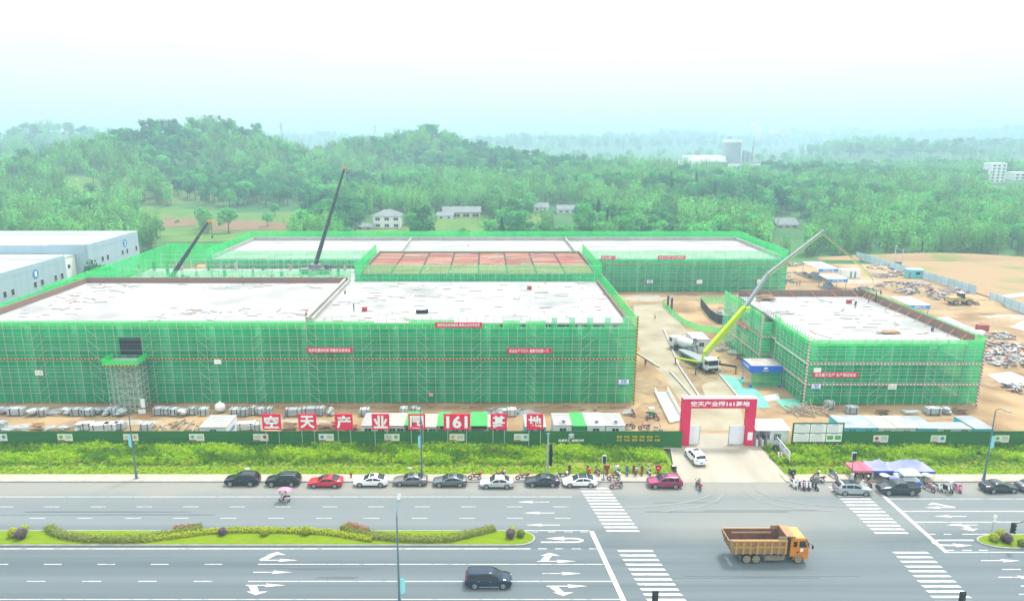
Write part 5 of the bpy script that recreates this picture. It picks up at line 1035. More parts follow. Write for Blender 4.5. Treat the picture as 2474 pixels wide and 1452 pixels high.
MB().prism([(ce-.40, .12, 3.02), (ce-.03, .12, 2.12), (ce-.03, TW-.12, 2.12), (ce-.40, TW-.12, 3.02)], (.035, 0, .02)).build('windscreen', GLASS, cab_)
for y in (0.0, TW-.03):
    MB().prism([(cb+.95, y-.005, 2.1), (ce-.22, y-.005, 2.1), (ce-.5, y-.005, 2.85), (cb+.95, y-.005, 2.85)], (0, .04, 0)).build('side_window', GLASS, cab_); MB().bx(cb+.3, cb+.7, y-.005, y+.035, 2.15, 2.8).build('side_window', GLASS, cab_)
MB().bx(cb+1.1, cb+1.42, -.012, .02, 1.55, 1.95).build('door_emblem', WHITE, cab_); MB().bx(cb+.72, cb+.94, -.012, .02, 1.4, 1.55).build('door_handle', DARK, cab_)
MB().path([(ce-.42, .0, 3.1), (ce-.2, -.05, 2.75), (ce+.02, -.02, 2.1)], .045, 6).build('pillar_trim', DARK, cab_)
MB().path([(ce-.1, 0, 2.6), (ce+.25, -.25, 2.55)], .025, 5).bx(ce+.2, ce+.34, -.34, -.2, 2.1, 2.5).build('mirror', DARK, t); MB().bx(ce-.02, ce+.06, .1, TW-.1, .62, 1.0).build('bumper', M_TO, t); MB().bx(ce+.02, ce+.05, .4, TW-.4, 1.1, 1.5).build('grille', DARK, t)
for s in (.3, TW-.3): MB().bx(ce+.03, ce+.08, s-.18, s+.18, .75, .95).build('headlight', HEADL, t)
for i, x in enumerate((TL*.245, TL*.36, TL*.875)):
    for y, s in ((.2, -1), (TW-.2, 1)): truck_wheel(t, x, y, .6, M_TRIM, s)
    if i == 2: MB().path([(x+.62*math.cos(a), .05, .55+.62*math.sin(a)) for a in [pi*k/8 for k in range(9)]], .06, 5).build('mudguard', M_TO, t)
MB().path([(TL*.155, .1, 1.1), (TL*.17, .1, .5)], .05).build('mud_flap_arm', M_TD, t)
# ---- concrete pump truck
M_LIME = mat('lime_boom', (.42, .60, .015), .4); M_PGR = mat('pump_grey', (.24, .27, .28), .5); M_CAB = mat('pump_cab_white', (.62, .65, .66), .4)
t = thing('pump_truck', 'concrete pump truck with lime and grey folded boom reaching over the right building', 'truck', (0, 0, 0)); f = P(1722, 903); r_ = P(1650, 862)
d = Vector((f.x-r_.x, f.y-r_.y, 0)); ang = math.atan2(d.y, d.x); t.location = (r_.x, r_.y, 0); t.rotation_euler = (0, 0, ang); PL = max(d.length, 10.5); PL = 11.5; t.location = (f.x - math.cos(ang)*PL, f.y - math.sin(ang)*PL, 0)
MB().bx(0, PL-1.9, -.9, .9, .9, 1.3).build('chassis', DARK, t); MB().bx(.5, PL-2.4, -1.15, 1.15, 1.3, 1.75).build('deck', M_PGR, t); MB().bx(-.9, .5, -.9, .9, .6, 1.6).build('hopper', M_PGR, t)
cb_ = MB().prism([(PL-1.9, -1.22, .8), (PL, -1.22, .8), (PL, -1.22, 1.7), (PL-.2, -1.22, 2.9), (PL-1.9, -1.22, 3.0)], (0, 2.44, 0)).build('cab', M_CAB, t); MB().prism([(PL-.01, -1.1, 1.75), (PL-.18, -1.1, 2.7), (PL-.18, 1.1, 2.7), (PL-.01, 1.1, 1.75)], (.04, 0, 0)).build('windscreen', GLASS, cb_)
for y in (-1.23, 1.2): MB().bx(PL-1.3, PL-.35, y, y+.03, 1.75, 2.6).build('side_window', GLASS, cb_)
MB().bx(PL, PL+.06, -1.15, 1.15, .55, 1.15).build('bumper', DARK, t); MB().bx(PL+.06, PL+.08, -.3, .3, .62, .78).build('number_plate', YEL, t)
for s in (-1, 1): MB().path([(PL-.3, s*1.2, 2.8), (PL+.1, s*1.45, 2.7)], .03).bx(PL+.02, PL+.16, s*1.4-.1, s*1.4+.1, 2.1, 2.7).build('mirror', DARK, t)
for x in (1.2, 2.6, PL-3.6, PL-1.2):
    for s in (-1, 1): wheel(t, x, s*1.0, .52, .34, M_PGR, s, 6)
I = Matrix.Rotation(-ang, 4, 'Z'); tl = Vector(t.location)
def L_(p): return I @ (Vector(p) - tl)
ped_ = Vector((PL-3.2, 0, 1.7)); MB().cone((PL-3.2, 0, 1.7), (PL-3.2, 0, 3.3), .75, .5, 12).build('pedestal', M_LIME, t, 50)
def boom(p, q, w0, w1, mt, nm):
    p, q = Vector(p), Vector(q); a = (q-p).normalized(); s = a.cross(Vector((0, 0, 1))).normalized()*min(.4, w0*.8); u = s.cross(a).normalized(); rings = []
    for o, h in ((p, w0), (q, w1)): rings.append([o+s-u*h, o+s+u*h, o-s+u*h, o-s-u*h])
    return MB().loft(rings).build(nm, mt, t)
pw = tl + Matrix.Rotation(ang, 4, 'Z') @ ped_ + Vector((0, 0, 1.7))
YB_ = pw.y; A1 = PD(1800, 742, YB_+3); A2 = PD(1855, 662, YB_+6); A3 = PD(1987, 560, YB_+12); A4 = PD(2058, 620, 158); A5 = PD(2106, 668, 153); A6 = PD(2118, 706, 150)
boom(L_(pw), L_(A1), .58, .44, M_LIME, 'boom_section'); boom(L_(A1), L_(A2), .36, .30, M_PGR, 'boom_section'); boom(L_(A2), L_(A3), .27, .22, M_PGR, 'boom_section'); boom(L_(A3), L_(A4), .13, .11, M_PGR, 'boom_section'); boom(L_(A4), L_(A5), .08, .07, M_PGR, 'boom_section')
for p, q in ((A2, A3), (A3, A4), (A4, A5)): rod('delivery_pipe', L_(p)+Vector((.1, 0, -.55)), L_(q)+Vector((.1, 0, -.45)), .09, M_LIME, t)
rod('end_hose', L_(A5), L_(A6), .07, M_PGR, t); rod('end_hose', L_(A6), L_(A6)-Vector((0, 0, 2.2)), .09, DARK, t)
MB().box(tuple(L_(A1)+Vector((.6, 0, -.1))), (1.5, .5, .5)).build('boom_joint', M_LIME, t)
for p in (A2, A3): MB().ell(tuple(L_(p)), .5, .4, .5).build('boom_joint', M_PGR, t, 60)
rod('ram', L_(pw)+Vector((.6, 0, -.2)), L_(pw + (A1-pw)*.45)+Vector((0, 0, -.7)), .12, STEEL, t); rod('ram', L_(pw + (A1-pw)*.8)+Vector((0, 0, -.5)), L_(A1+(A2-A1)*.25)+Vector((0, 0, -.5)), .1, STEEL, t)
for (x, y, x2, y2) in ((PL-3.4, 1.0, PL-6.0, 5.0), (PL-3.4, -1.0, PL-7.5, -4.2), (PL-2.6, 1.0, PL+1.0, 4.6), (PL-2.6, -1.0, PL-.2, -3.8)):
    mt = M_LIME if x2 < PL-3 else DARK; boom((x, y, 1.5), (x2, y2, 1.45), .2, .15, mt, 'outrigger'); rod('outrigger_leg', (x2, y2, .08), (x2, y2, 1.5), .1, DARK, t); slab('outrigger_foot', x2-.35, x2+.35, y2-.35, y2+.35, 0, .08, WOOD, t)
# ---- mixer truck
m0 = P(1672, 862); t = thing('mixer_truck', 'white concrete mixer truck standing behind the pump truck', 'truck', (m0.x, m0.y, 0), math.radians(108)); 
MB().bx(-.6, 7.5, -.9, .9, .8, 1.15).build('chassis', DARK, t); MB().prism([(5.8, -1.2, .8), (7.7, -1.2, .8), (7.7, -1.2, 2.2), (7.4, -1.2, 2.9), (5.8, -1.2, 2.9)], (0, 2.4, 0)).build('cab', M_CAB, t); MB().bx(6.3, 7.2, -1.22, 1.22, 1.8, 2.6).build('side_window', GLASS, t)
rings = [[(x, rr*math.cos(2*pi*i/14), zc+rr*math.sin(2*pi*i/14)) for i in range(14)] for x, rr, zc in ((-.4, .55, 2.95), (.4, .85, 2.75), (1.8, 1.2, 2.45), (3.6, 1.2, 2.3), (5.0, .8, 2.15), (5.5, .4, 2.1))]
MB().loft(rings).build('drum', M_CAB, t, 50); MB().cone((-.3, 0, 3.2), (-.9, 0, 3.9), .3, .65, 12, caps=False).build('charging_hopper', M_PGR, t); MB().prism([(-.5, -.3, 2.6), (-1.4, -.2, 1.3), (-1.4, .2, 1.3), (-.5, .3, 2.6)], (0, 0, .08)).build('chute', M_PGR, t)
MB().bx(-.5, .3, -1.1, -.7, 1.15, 2.8).bx(-.5, .3, .7, 1.1, 1.15, 2.8).build('drum_support', M_PGR, t)
for x in (.6, 1.9, 5.4, 6.6):
    for s in (-1, 1): wheel(t, x, s*1.0, .5, .32, M_PGR, s, 6)
# ---- wheel loader far right
c = P(2326, 738); t = thing('wheel_loader', 'dusty yellow wheel loader on the dirt at right', 'loader', (c.x, c.y+1.3, 0)); M_LD = mat('dusty_yellow', (.45, .32, .13), .7, col2=(.36, .27, .15), scale=1)
MB().prism([(-3.6, -1.2, 1.0), (-.6, -1.2, 1.0), (-.6, -1.2, 2.4), (-3.4, -1.2, 2.2)], (0, 2.4, 0)).build('engine_body', M_LD, t); MB().bx(-.8, .8, -.95, .95, 1.2, 1.9).build('frame', M_LD, t)
MB().prism([(-.7, -.85, 1.9), (.7, -.85, 1.9), (.55, -.85, 3.4), (-.6, -.85, 3.4)], (0, 1.7, 0)).build('cab', GLASS, t); MB().bx(-.8, .75, -.95, .95, 3.4, 3.52).build('cab_roof', OFFW, t)
MB().bx(.6, 2.2, -.9, .9, .8, 1.6).build('front_frame', M_LD, t)
for s in (-.6, .6): MB().path([(1.0, s, 1.9), (2.6, s, 1.9), (3.6, s, .8)], .16, 6).build('lift_arm', M_LD, t)
MB().prism([(3.5, -1.45, .1), (4.7, -1.45, .1), (4.9, -1.45, .3), (4.0, -1.45, 1.2), (3.5, -1.45, 1.1)], (0, 2.9, 0)).build('bucket', mat('bucket_brown', (.30, .22, .14), .8), t)
for x in (-2.0, 1.7):
    for s in (-1, 1): wheel(t, x, s*1.15, .82, .55, M_LD, s, 6)
# ================================================================== people
POSE = {
 'stand': dict(pel=(0, 0, .95), hips=.10, kn=((.03, .11, .50), (.02, -.11, .50)), an=((0, .12, .09), (-.03, -.12, .09)), el=((-.03, .25, 1.13), (.0, -.25, 1.13)), wr=((.10, .24, .90), (.12, -.22, .92)), lean=0.),
 'walk': dict(pel=(0, 0, .94), hips=.10, kn=((.20, .10, .52), (-.08, -.10, .50)), an=((.26, .10, .10), (-.36, -.10, .16)), el=((-.14, .25, 1.14), (.10, -.25, 1.14)), wr=((-.10, .25, .90), (.28, -.22, .98)), lean=.06),
 'sit': dict(pel=(0, 0, .80), hips=.11, kn=((.42, .15, .74), (.42, -.15, .74)), an=((.36, .15, .32), (.36, -.15, .32)), el=((.16, .26, 1.05), (.16, -.26, 1.05)), wr=((.44, .24, 1.02), (.44, -.24, 1.02)), lean=.08),
 'squat': dict(pel=(0, 0, .36), hips=.12, kn=((.36, .18, .50), (.36, -.18, .50)), an=((.12, .16, .09), (.12, -.16, .09)), el=((.20, .24, .56), (.20, -.24, .56)), wr=((.42, .14, .48), (.42, -.14, .48)), lean=.2),
}
_body = {}
def body_mesh(pose):
    if pose in _body: return _body[pose]
    q = POSE[pose]; px, py, pz = q['pel']; ln = q['lean']; V = []; E_ = []; Rr = []; B = []
    def v(p, r): V.append(p); Rr.append(r); return len(V)-1
    def e(a, b, m): E_.append((a, b)); B.append((a, b, m))
    p = v((px, py, pz), (.15, .115)); s1 = v((px+ln*.5, 0, pz+.22), (.14, .10)); ch = v((px+ln, 0, pz+.42), (.165, .115)); nk = v((px+ln*1.2, 0, pz+.56), (.055, .055)); hd = v((px+ln*1.2+.02, 0, pz+.66), (.085, .095)); ht = v((px+ln*1.2+.015, 0, pz+.77), (.075, .085))
    e(p, s1, 1); e(s1, ch, 1); e(ch, nk, 0); e(nk, hd, 0); e(hd, ht, 4)
    for k, s in ((0, 1), (1, -1)):
        h = v((px, s*q['hips'], pz-.06), (.095, .095)); kn = v(q['kn'][k], (.062, .062)); an = v(q['an'][k], (.042, .042)); a = q['an'][k]; to = v((a[0]+.15, a[1], max(a[2]-.05, .04)), (.035, .03)); e(p, h, 2); e(h, kn, 2); e(kn, an, 2); e(an, to, 3)
        sh = v((px+ln, s*.19, pz+.46), (.065, .065)); el = v(q['el'][k], (.045, .045)); wr = v(q['wr'][k], (.03, .03)); d = Vector(q['wr'][k])-Vector(q['el'][k]); d.normalize(); hn = v(tuple(Vector(q['wr'][k])+d*.07), (.034, .022)); e(ch, sh, 1); e(sh, el, 1); e(el, wr, 0); e(wr, hn, 0)
    me = bpy.data.meshes.new('figure'); me.from_pydata(V, E_, []); o = bpy.data.objects.new('figure', me); COL.objects.link(o)
    m = o.modifiers.new('skin', 'SKIN'); m.use_smooth_shade = True; sv = me.skin_vertices[0].data
    for i, r in enumerate(Rr): sv[i].radius = r
    sv[p].use_root = True; sb = o.modifiers.new('sub', 'SUBSURF'); sb.levels = 1; sb.render_levels = 1
    r = bpy.data.meshes.new_from_object(o.evaluated_get(bpy.context.evaluated_depsgraph_get())); bpy.data.objects.remove(o)
    mb = MB(); mb.v = [tuple(x.co) for x in r.vertices]; mb.f = [tuple(f.vertices) for f in r.polygons]
    def near(c):
        best = (9, 0)
        for a, b, mi in B:
            A, D = Vector(V[a]), Vector(V[b]); ab = D-A; t_ = max(0, min(1, (c-A).dot(ab)/max(ab.length_squared, 1e-6))); best = min(best, ((c-A-ab*t_).length - .02*(mi == 4), mi))
        return best[1]
    top = Vector(V[ht]); mb.m = []
    for f in r.polygons:
        c = f.center; mi = near(c)
        if (c - Vector(V[hd])).length < .2 and c.z > V[nk][2]+.02: mi = 4 if (c.z > V[hd][2]+.04 or c.x < V[hd][0]-.045) else 0
        mb.m.append(mi)
    for k in (0, 1):      # four fingers and a thumb on each hand, slightly curled
        d = (Vector(q['wr'][k])-Vector(q['el'][k])).normalized(); h = Vector(q['wr'][k])+d*.085; s = d.cross(Vector((0, 1, 0))).normalized()
        for j, ll in enumerate((.055, .065, .06, .045)): b = h + s*(.018*(j-1.5)); c = b + d*ll*.6; mb.path([b, c, c + (d*.6+Vector((.5, 0, 0))).normalized()*ll*.5], .008, 4, 0)
        b = Vector(q['wr'][k])+d*.04+s*.03; mb.path([b, b + (d+s).normalized()*.045], .009, 4, 0)
    hx, hz = V[hd][0], V[hd][2]
    mb.ell((hx+.095, 0, hz-.01), .02, .012, .022, 6, 4, 0)
    for s in (1, -1): mb.ell((hx+.085, s*.034, hz+.022), .008, .012, .008, 6, 4, 4); mb.ell((hx, s*.093, hz), .02, .01, .03, 6, 4, 0)
    mb.box((hx+.087, 0, hz-.05), (.008, .045, .01), 0, 3)
    _body[pose] = mb.mesh('figure', [SKIN, SKIN, SKIN, DARK, HAIR], 180); return _body[pose]
SKIN = mat('skin', (.42, .25, .17), .6); HAIR = mat('hair_black', (.015, .013, .012), .6)
CL = {n: mat('cloth_' + n, c, .85) for n, c in dict(white=(.62, .62, .62), black=(.02, .02, .022), blue=(.04, .08, .22), orange=(.6, .18, .03), red=(.5, .03, .05), grey=(.2, .21, .22), pink=(.6, .32, .42), navy=(.02, .03, .07), lime=(.4, .5, .05)).items()}
def person(loc, rz, pose, shirt, trou, lb, hat=None, grp=None, parent=None):
    o = link('person', body_mesh(pose), parent, loc, rz); tag(o, lb, 'person', grp)
    for i, m in ((1, CL[shirt]), (2, CL[trou])): o.material_slots[i].link = 'OBJECT'; o.material_slots[i].material = m
    if hat:
        q = POSE[pose]; c = (q['pel'][0]+q['lean']*1.2+.015, 0, q['pel'][2]+.70); h = MB().ell(c, .125, .115, .13, 12, 5, 0, 0., 1.).cone((c[0]+.02, 0, c[2]-.008), (c[0]+.02, 0, c[2]+.008), .15, .14, 12); h.build('helmet', CL[hat], o, 60)
    return o
GP = 'people by the canopies'
for px, py, rz, pose, sh, tr, hat, lb in [
 (2057, 1166, 90, 'stand', 'white', 'white', None, 'person in white standing at the left post of the red canopy'), (2066, 1163, 200, 'stand', 'black', 'black', None, 'person in black standing beside the pedestrian signal'),
 (2079, 1178, 20, 'squat', 'white', 'grey', 'white', 'person in white with white hat crouching behind the light silver SUV'), (2088, 1181, -60, 'squat', 'white', 'white', None, 'person in white crouching between the silver SUV and red canopy'),
 (2083, 1165, -90, 'stand', 'black', 'black', None, 'person in black under the middle of the red canopy'), (2095, 1176, 200, 'stand', 'black', 'grey', 'white', 'person in black wearing a white cap under the red canopy'),
 (2105, 1181, 180, 'squat', 'black', 'black', 'red', 'person in black with red cap crouching at the right canopy post'), (2122, 1179, -30, 'squat', 'black', 'grey', None, 'person in black sitting low between the silver SUV and pickup'),
 (2144, 1176, -90, 'stand', 'navy', 'navy', 'white', 'person in navy with white hat behind the pickup bonnet')]:
    person(P(px, py, .13 if py < 1168 else 0.), math.radians(rz), pose, sh, tr, lb, hat, GP)
GW_ = 'workers on the site'
for px, py, z, rz, pose, sh, tr, hat, lb in [
 (692, 1011, 0, 180, 'walk', 'blue', 'navy', 'red', 'worker in blue with red helmet walking between the first two signboards'), (1582, 772, 0, 0, 'walk', 'white', 'navy', None, 'worker in white walking up the dirt road'),
 (1559, 886, 0, 90, 'stand', 'black', 'black', None, 'person in black standing beside the right end of the long building'), (855, 753, 14.7, 0, 'stand', 'navy', 'navy', 'orange', 'dark worker with orange helmet standing on the right white roof'),
 (186, 688, 14.7, 90, 'squat', 'orange', 'navy', 'orange', 'worker in orange at the back left corner of the left white roof'), (832, 711, 14.7, 0, 'squat', 'grey', 'navy', 'lime', 'worker crouching near the divider on the right white roof'),
 (2066, 745, 11.1, 90, 'stand', 'navy', 'navy', 'lime', 'dark worker standing in the middle of the right building roof'), (2098, 731, 11.1, 0, 'stand', 'orange', 'grey', 'orange', 'worker in orange at the right edge of the right building roof'),
 (2127, 719, 11.1, 180, 'walk', 'navy', 'blue', None, 'worker in dark blue below the pump hose at the roof edge'), (2252, 803, 11.1, 60, 'squat', 'blue', 'navy', None, 'worker in blue crouching at the right parapet of the right building roof'),
 (1925, 690, 0, 0, 'stand', 'white', 'navy', None, 'left one of two people standing by the far sheds'), (1932, 690, 0, 180, 'stand', 'blue', 'navy', None, 'right one of two people standing by the far sheds'),
 (1131, 601, 11.3, 0, 'stand', 'red', 'red', None, 'worker in red on the middle roof of the back building'), (738, 764, 14.7, 0, 'squat', 'orange', 'grey', 'orange', 'worker in orange at the front end of the roof divider'),
 (1844, 1073, .02, -90, 'stand', 'black', 'navy', None, 'guard in black beside the gatehouse turnstiles')]:
    person(P(px, py, z), math.radians(rz), pose, sh, tr, lb, hat, GW_)
# ================================================================== motorcycles and scooters
SEAT = mat('black_seat', (.02, .02, .02), .6); ENG = mat('engine_metal', (.25, .25, .26), .4, .6)
BK = {n: paint('bike_' + n, c) for n, c in dict(red=(.45, .015, .05), maroon=(.22, .02, .06), pink=(.62, .2, .34), white=(.68, .68, .68), blue=(.07, .2, .5), black=(.02, .02, .025), grey=(.25, .26, .28), pale=(.62, .48, .55)).items()}
_bk = {}
def bwheel(t, x, r):
    if r not in _bk:
        s = MB().tube((0, -.05, 0), (0, .05, 0), .05, 8)
        for k in range(6): s.tube((0, 0, 0), ((r-.05)*math.cos(k*pi/3), 0, (r-.05)*math.sin(k*pi/3)), .012, 4)
        _bk[r] = (MB().torus((0, 0, 0), r-.05, .055, 16, 5).mesh('tyre', BLACKR, 60), s.torus((0, 0, 0), r-.10, .02, 14, 4).mesh('rim', ENG, 60))
    w_ = link('wheel', _bk[r][0], t, (x, 0, r)); link('rim', _bk[r][1], w_)
def motorcycle(loc, rz, col, lb, box=None, grp='motorcycles and scooters near the kerb'):
    t = thing('motorcycle', lb, 'motorcycle', loc, rz, grp); m = BK[col]; bwheel(t, .65, .30); bwheel(t, -.62, .30)
    MB().path([(-.62, .09, .30), (-.1, .09, .42), (.1, .1, .75), (.42, .05, .88)], .028).path([(-.62, -.09, .30), (-.1, -.09, .42), (.1, -.1, .75), (.42, -.05, .88)], .028).path([(-.75, .08, .78), (.1, .08, .75)], .024).build('frame', DARK, t)
    MB().ell((.0, 0, .42), .26, .17, .2).box((.1, 0, .52), (.3, .26, .22)).build('engine', ENG, t, 60); MB().ell((.18, 0, .84), .30, .16, .15, 12, 6).build('fuel_tank', m, t, 60)
    rings = [[(x, y*wd, z+zz) for y, zz in ((-1, 0), (-.8, .07), (.8, .07), (1, 0), (.7, -.05), (-.7, -.05))] for x, wd, z in ((.02, .11, .80), (-.25, .14, .78), (-.55, .14, .82), (-.8, .1, .88))]; MB().loft(rings).build('seat', SEAT, t, 60)
    MB().path([(.65, .09, .3), (.42, .09, .95)], .03).path([(.65, -.09, .3), (.42, -.09, .95)], .03).build('fork', ENG, t); MB().path([(.3, .36, 1.08), (.42, .12, 1.05), (.42, -.12, 1.05), (.3, -.36, 1.08)], .02).build('handlebar', DARK, t)
    MB().ell((.52, 0, .92), .09, .11, .11).build('headlight', HEADL, t, 60); MB().path([(.1, -.15, .35), (-.3, -.18, .28), (-.85, -.2, .36)], .045).build('exhaust', CHROME, t)
    MB().torus((.65, 0, .30), .335, .03, 16, 4).build('front_mudguard', m, t, 60); MB().ell((-.7, 0, .68), .22, .08, .08).build('tail', m, t, 60); MB().ell((-.9, 0, .72), .04, .07, .05).build('taillight', TAILL, t, 60)
    for s in (-1, 1): MB().path([(.36, s*.28, 1.08), (.34, s*.34, 1.24)], .012, 4).ell((.33, s*.36, 1.28), .02, .07, .05, 8, 4).build('mirror', DARK, t)
    if box: MB().ell((-.85, 0, 1.02), .19, .19, .18, 12, 8).bx(-1.0, -.7, -.15, .15, .86, .92).build('top_box', BK[box], t, 60)
    return t
def scooter(loc, rz, col, lb, box=None, shield=None, grp='motorcycles and scooters near the kerb', canopy=None):
    t = thing('scooter', lb, 'scooter', loc, rz, grp); m = BK[col]; r = .23; bwheel(t, .58, r); bwheel(t, -.52, r)
    rings = [[(x, y*wd, z0+(z1-z0)*zz) for y, zz in ((-.6, 0), (-1, .4), (-.9, .9), (-.5, 1), (.5, 1), (.9, .9), (1, .4), (.6, 0))] for x, wd, z0, z1 in ((-.82, .08, .55, .72), (-.62, .19, .36, .74), (-.3, .21, .3, .72), (-.05, .18, .26, .66), (.02, .14, .24, .36))]; MB().loft(rings).build('rear_body', m, t, 60)
    MB().bx(-.05, .38, -.16, .16, .24, .3).build('footboard', DARK, t); MB().prism([(.34, -.2, .28), (.44, -.2, .28), (.34, -.17, .92), (.26, -.17, .92)], (0, .4, 0)).build('leg_shield', m, t)
    MB().ell((.44, 0, .6), .12, .14, .26).build('front_cover', m, t, 60); MB().torus((.58, 0, r), r+.035, .04, 14, 4).build('front_mudguard', m, t, 60)
    rings = [[(x, y*wd, z+zz) for y, zz in ((-1, 0), (-.8, .08), (.8, .08), (1, 0), (.7, -.04), (-.7, -.04))] for x, wd, z in ((.02, .12, .68), (-.25, .16, .73), (-.55, .16, .75), (-.78, .1, .78))]; MB().loft(rings).build('seat', SEAT, t, 60)
    MB().path([(.58, 0, r), (.36, 0, .95)], .035).build('fork', DARK, t); MB().path([(.2, .33, 1.0), (.32, .1, .99), (.32, -.1, .99), (.2, -.33, 1.0)], .022).ell((.36, 0, 1.0), .1, .15, .09).build('handlebar', DARK, t, 60); MB().ell((.54, 0, .74), .05, .08, .07).build('headlight', HEADL, t, 60); MB().ell((-.84, 0, .62), .03, .09, .05).build('taillight', TAILL, t, 60)
    for s in (-1, 1): MB().path([(.28, s*.26, 1.0), (.24, s*.36, 1.18)], .012, 4).ell((.23, s*.38, 1.22), .02, .08, .055, 8, 4).build('mirror', DARK, t)
    if box: MB().bx(-.98, -.62, -.2, .2, .84, 1.2).build('top_box', BK[box], t)
    if shield: MB().prism([(.44, -.4, .4), (.30, -.42, 1.05), (.24, -.36, 1.1), (.24, .36, 1.1), (.30, .42, 1.05), (.44, .4, .4)], (.05, 0, .02)).build('wind_apron', BK[shield], t)
    if canopy:
        rings = [[(x, y, z - .16*(y/.5)**2) for y in (-.5, -.3, 0, .3, .5)] for x, z in ((.65, 1.86), (.3, 2.0), (-.3, 2.02), (-.9, 1.86), (-1.0, 1.7))]; MB().loft(rings, 0, False, False).build('canopy', BK[canopy], t, 60); MB().path([(.4, 0, 1.0), (.5, 0, 1.5), (.35, 0, 1.98)], .02).path([(-.75, 0, .8), (-.75, 0, 1.9)], .02).build('canopy_stay', WHITE, t); MB().prism([(.5, -.33, 1.1), (.62, -.3, 1.85), (.62, .3, 1.85), (.5, .33, 1.1)], (.01, 0, 0)).build('windshield', mat('clear_screen', (.5, .55, .6), .1), t)
    return t
D90 = pi/2
def at(px, py, z=None):
    p = P(px, py, 0); return P(px, py, .13 if 89.7 < p.y < 91.6 else .1 if 91.6 <= p.y < 100 and not 27 < p.x < 42 else 0.)
for px, py, rz, col, box, lb in [(1147, 1158, pi-.05, 'red', 'red', 'red motorcycle with red box on the pavement right of the blue-grey sedan'), (1205, 1155, pi+.1, 'maroon', 'pink', 'maroon motorcycle with pink box behind the silver white sedan'), (1262, 1159, pi-.08, 'red', 'red', 'black and red motorcycle with red box left of the charcoal sedan'), (1355, 1157, pi+.05, 'black', 'pale', 'black motorcycle with pale box behind the white sedan with black roof'), (1483, 1160, pi-.05, 'red', 'pale', 'red motorcycle with pale box right of the left pedestrian signal'), (1489, 1179, pi+.12, 'red', None, 'red motorcycle on the asphalt right of the left crossing'), (1968, 1158, pi+.5, 'red', 'pale', 'large red motorcycle leaning towards the grass right of the driveway'), (1976, 1166, pi, 'grey', 'pink', 'grey motorcycle on the pavement right of the driveway'), (2012, 1152, -1.3, 'blue', None, 'blue motorcycle standing on grass left of the red canopy'), (2243, 1184, -1.2, 'red', None, 'red motorcycle with its front wheel over the kerb right of the pickup'), (1530, 1004, -1.4, 'red', None, 'red motorcycle at the right end of the long netting'), (1585, 1012, -1.2, 'maroon', None, 'maroon motorcycle beside the green cart inside the fence'), (1564, 1011, -1.7, 'red', None, 'red motorcycle left of the green cart inside the fence'), (1522, 1036, .3, 'black', None, 'dark motorcycle behind the fence right of the last white cabin'), (1556, 1038, pi-.2, 'red', 'blue', 'motorcycle with blue helmet box just behind the fence near the gate')]:
    motorcycle(at(px, py), rz, col, lb, box)
rowg = [(1375, 'maroon', None, None), (1421, 'red', 'red', None), (1443, 'pink', None, None), (1466, 'red', None, 'red'), (1491, 'white', None, 'white'), (1515, 'blue', None, None), (1533, 'red', 'grey', None), (1551, 'red', None, None), (1568, 'white', None, None), (1590, 'red', 'red', 'red'), (1629, 'black', None, 'maroon')]
for i, (px, col, box, sh) in enumerate(rowg): scooter(at(px, 1143 + i % 3), D90 + (i*31 % 9-4)*.07, col, '%s scooter, %s from left in the row on the grass' % (col, ORD[i]), box, sh, 'scooters lined up on the grass')
for px, py, rz, col, box, sh, lb in [(1873, 1090, -2.0, 'black', None, 'black', 'black scooter beside the gatehouse window'), (1879, 1107, -1.2, 'red', None, 'white', 'red and white scooter beside the driveway boards'), (1911, 1150, -1.5, 'black', None, 'black', 'black scooter at the lower end of the driveway boards'), (1917, 1177, -1.35, 'white', None, 'white', 'white scooter with pink tail light at the driveway corner'), (1934, 1180, -1.2, 'black', None, 'pale', 'black and white scooter, second in the group at the driveway corner'), (1948, 1180, -1.4, 'black', None, 'white', 'black scooter with white apron, third at the driveway corner'), (1964, 1181, -1.0, 'black', None, None, 'black scooter, rightmost of the group at the driveway corner'), (2264, 1184, -1.1, 'white', None, 'white', 'white and black scooter right of the purple canopy'), (2311, 1186, -1.4, 'pink', None, 'pink', 'pink scooter right of the canopied scooter'), (1590, 1043, .1, 'white', None, None, 'white scooter low behind the fence left of the gate')]:
    scooter(at(px, py), rz, col, lb, box, sh)
scooter(at(2287, 1187), -1.1, 'black', 'black scooter with pale blue canopy right of the purple tent', None, 'white', canopy='white')
# pink scooter with a rider under a canopy
c = P(688, 1211); scooter(c, pi, 'pale', 'pale pink scooter with pink canopy riding left below the black SUVs', None, 'pale', None, canopy='pink'); person((c.x+.28, c.y, -.02), pi, 'sit', 'pink', 'black', 'rider in pink and black seated under the pink scooter canopy')
c = P(1687, 1180); motorcycle(c, D90+.1, 'red', 'red motorcycle with rider seen from behind at the driveway mouth', 'red'); person((c.x, c.y-.15, .0), D90, 'sit', 'grey', 'navy', 'rider in grey on the red motorcycle at the driveway mouth')
c = P(1573, 1008); t = thing('hand_cart', 'small green frame cart with white top inside the fence left of the gate', 'cart', c); MB().bx(-.5, .5, -.35, .35, .5, 1.0).build('box', mat('cart_green', (.04, .2, .08), .6), t); MB().bx(-.45, .45, -.3, .3, 1.7, 1.76).build('top', WHITE, t)
for s in (-.45, .45): rod('post', (s, 0, 1.0), (s, 0, 1.7), .03, STEEL, t); MB().torus((s*.9, -.4, .26), .22, .05, 14, 5).build('wheel', BLACKR, t)
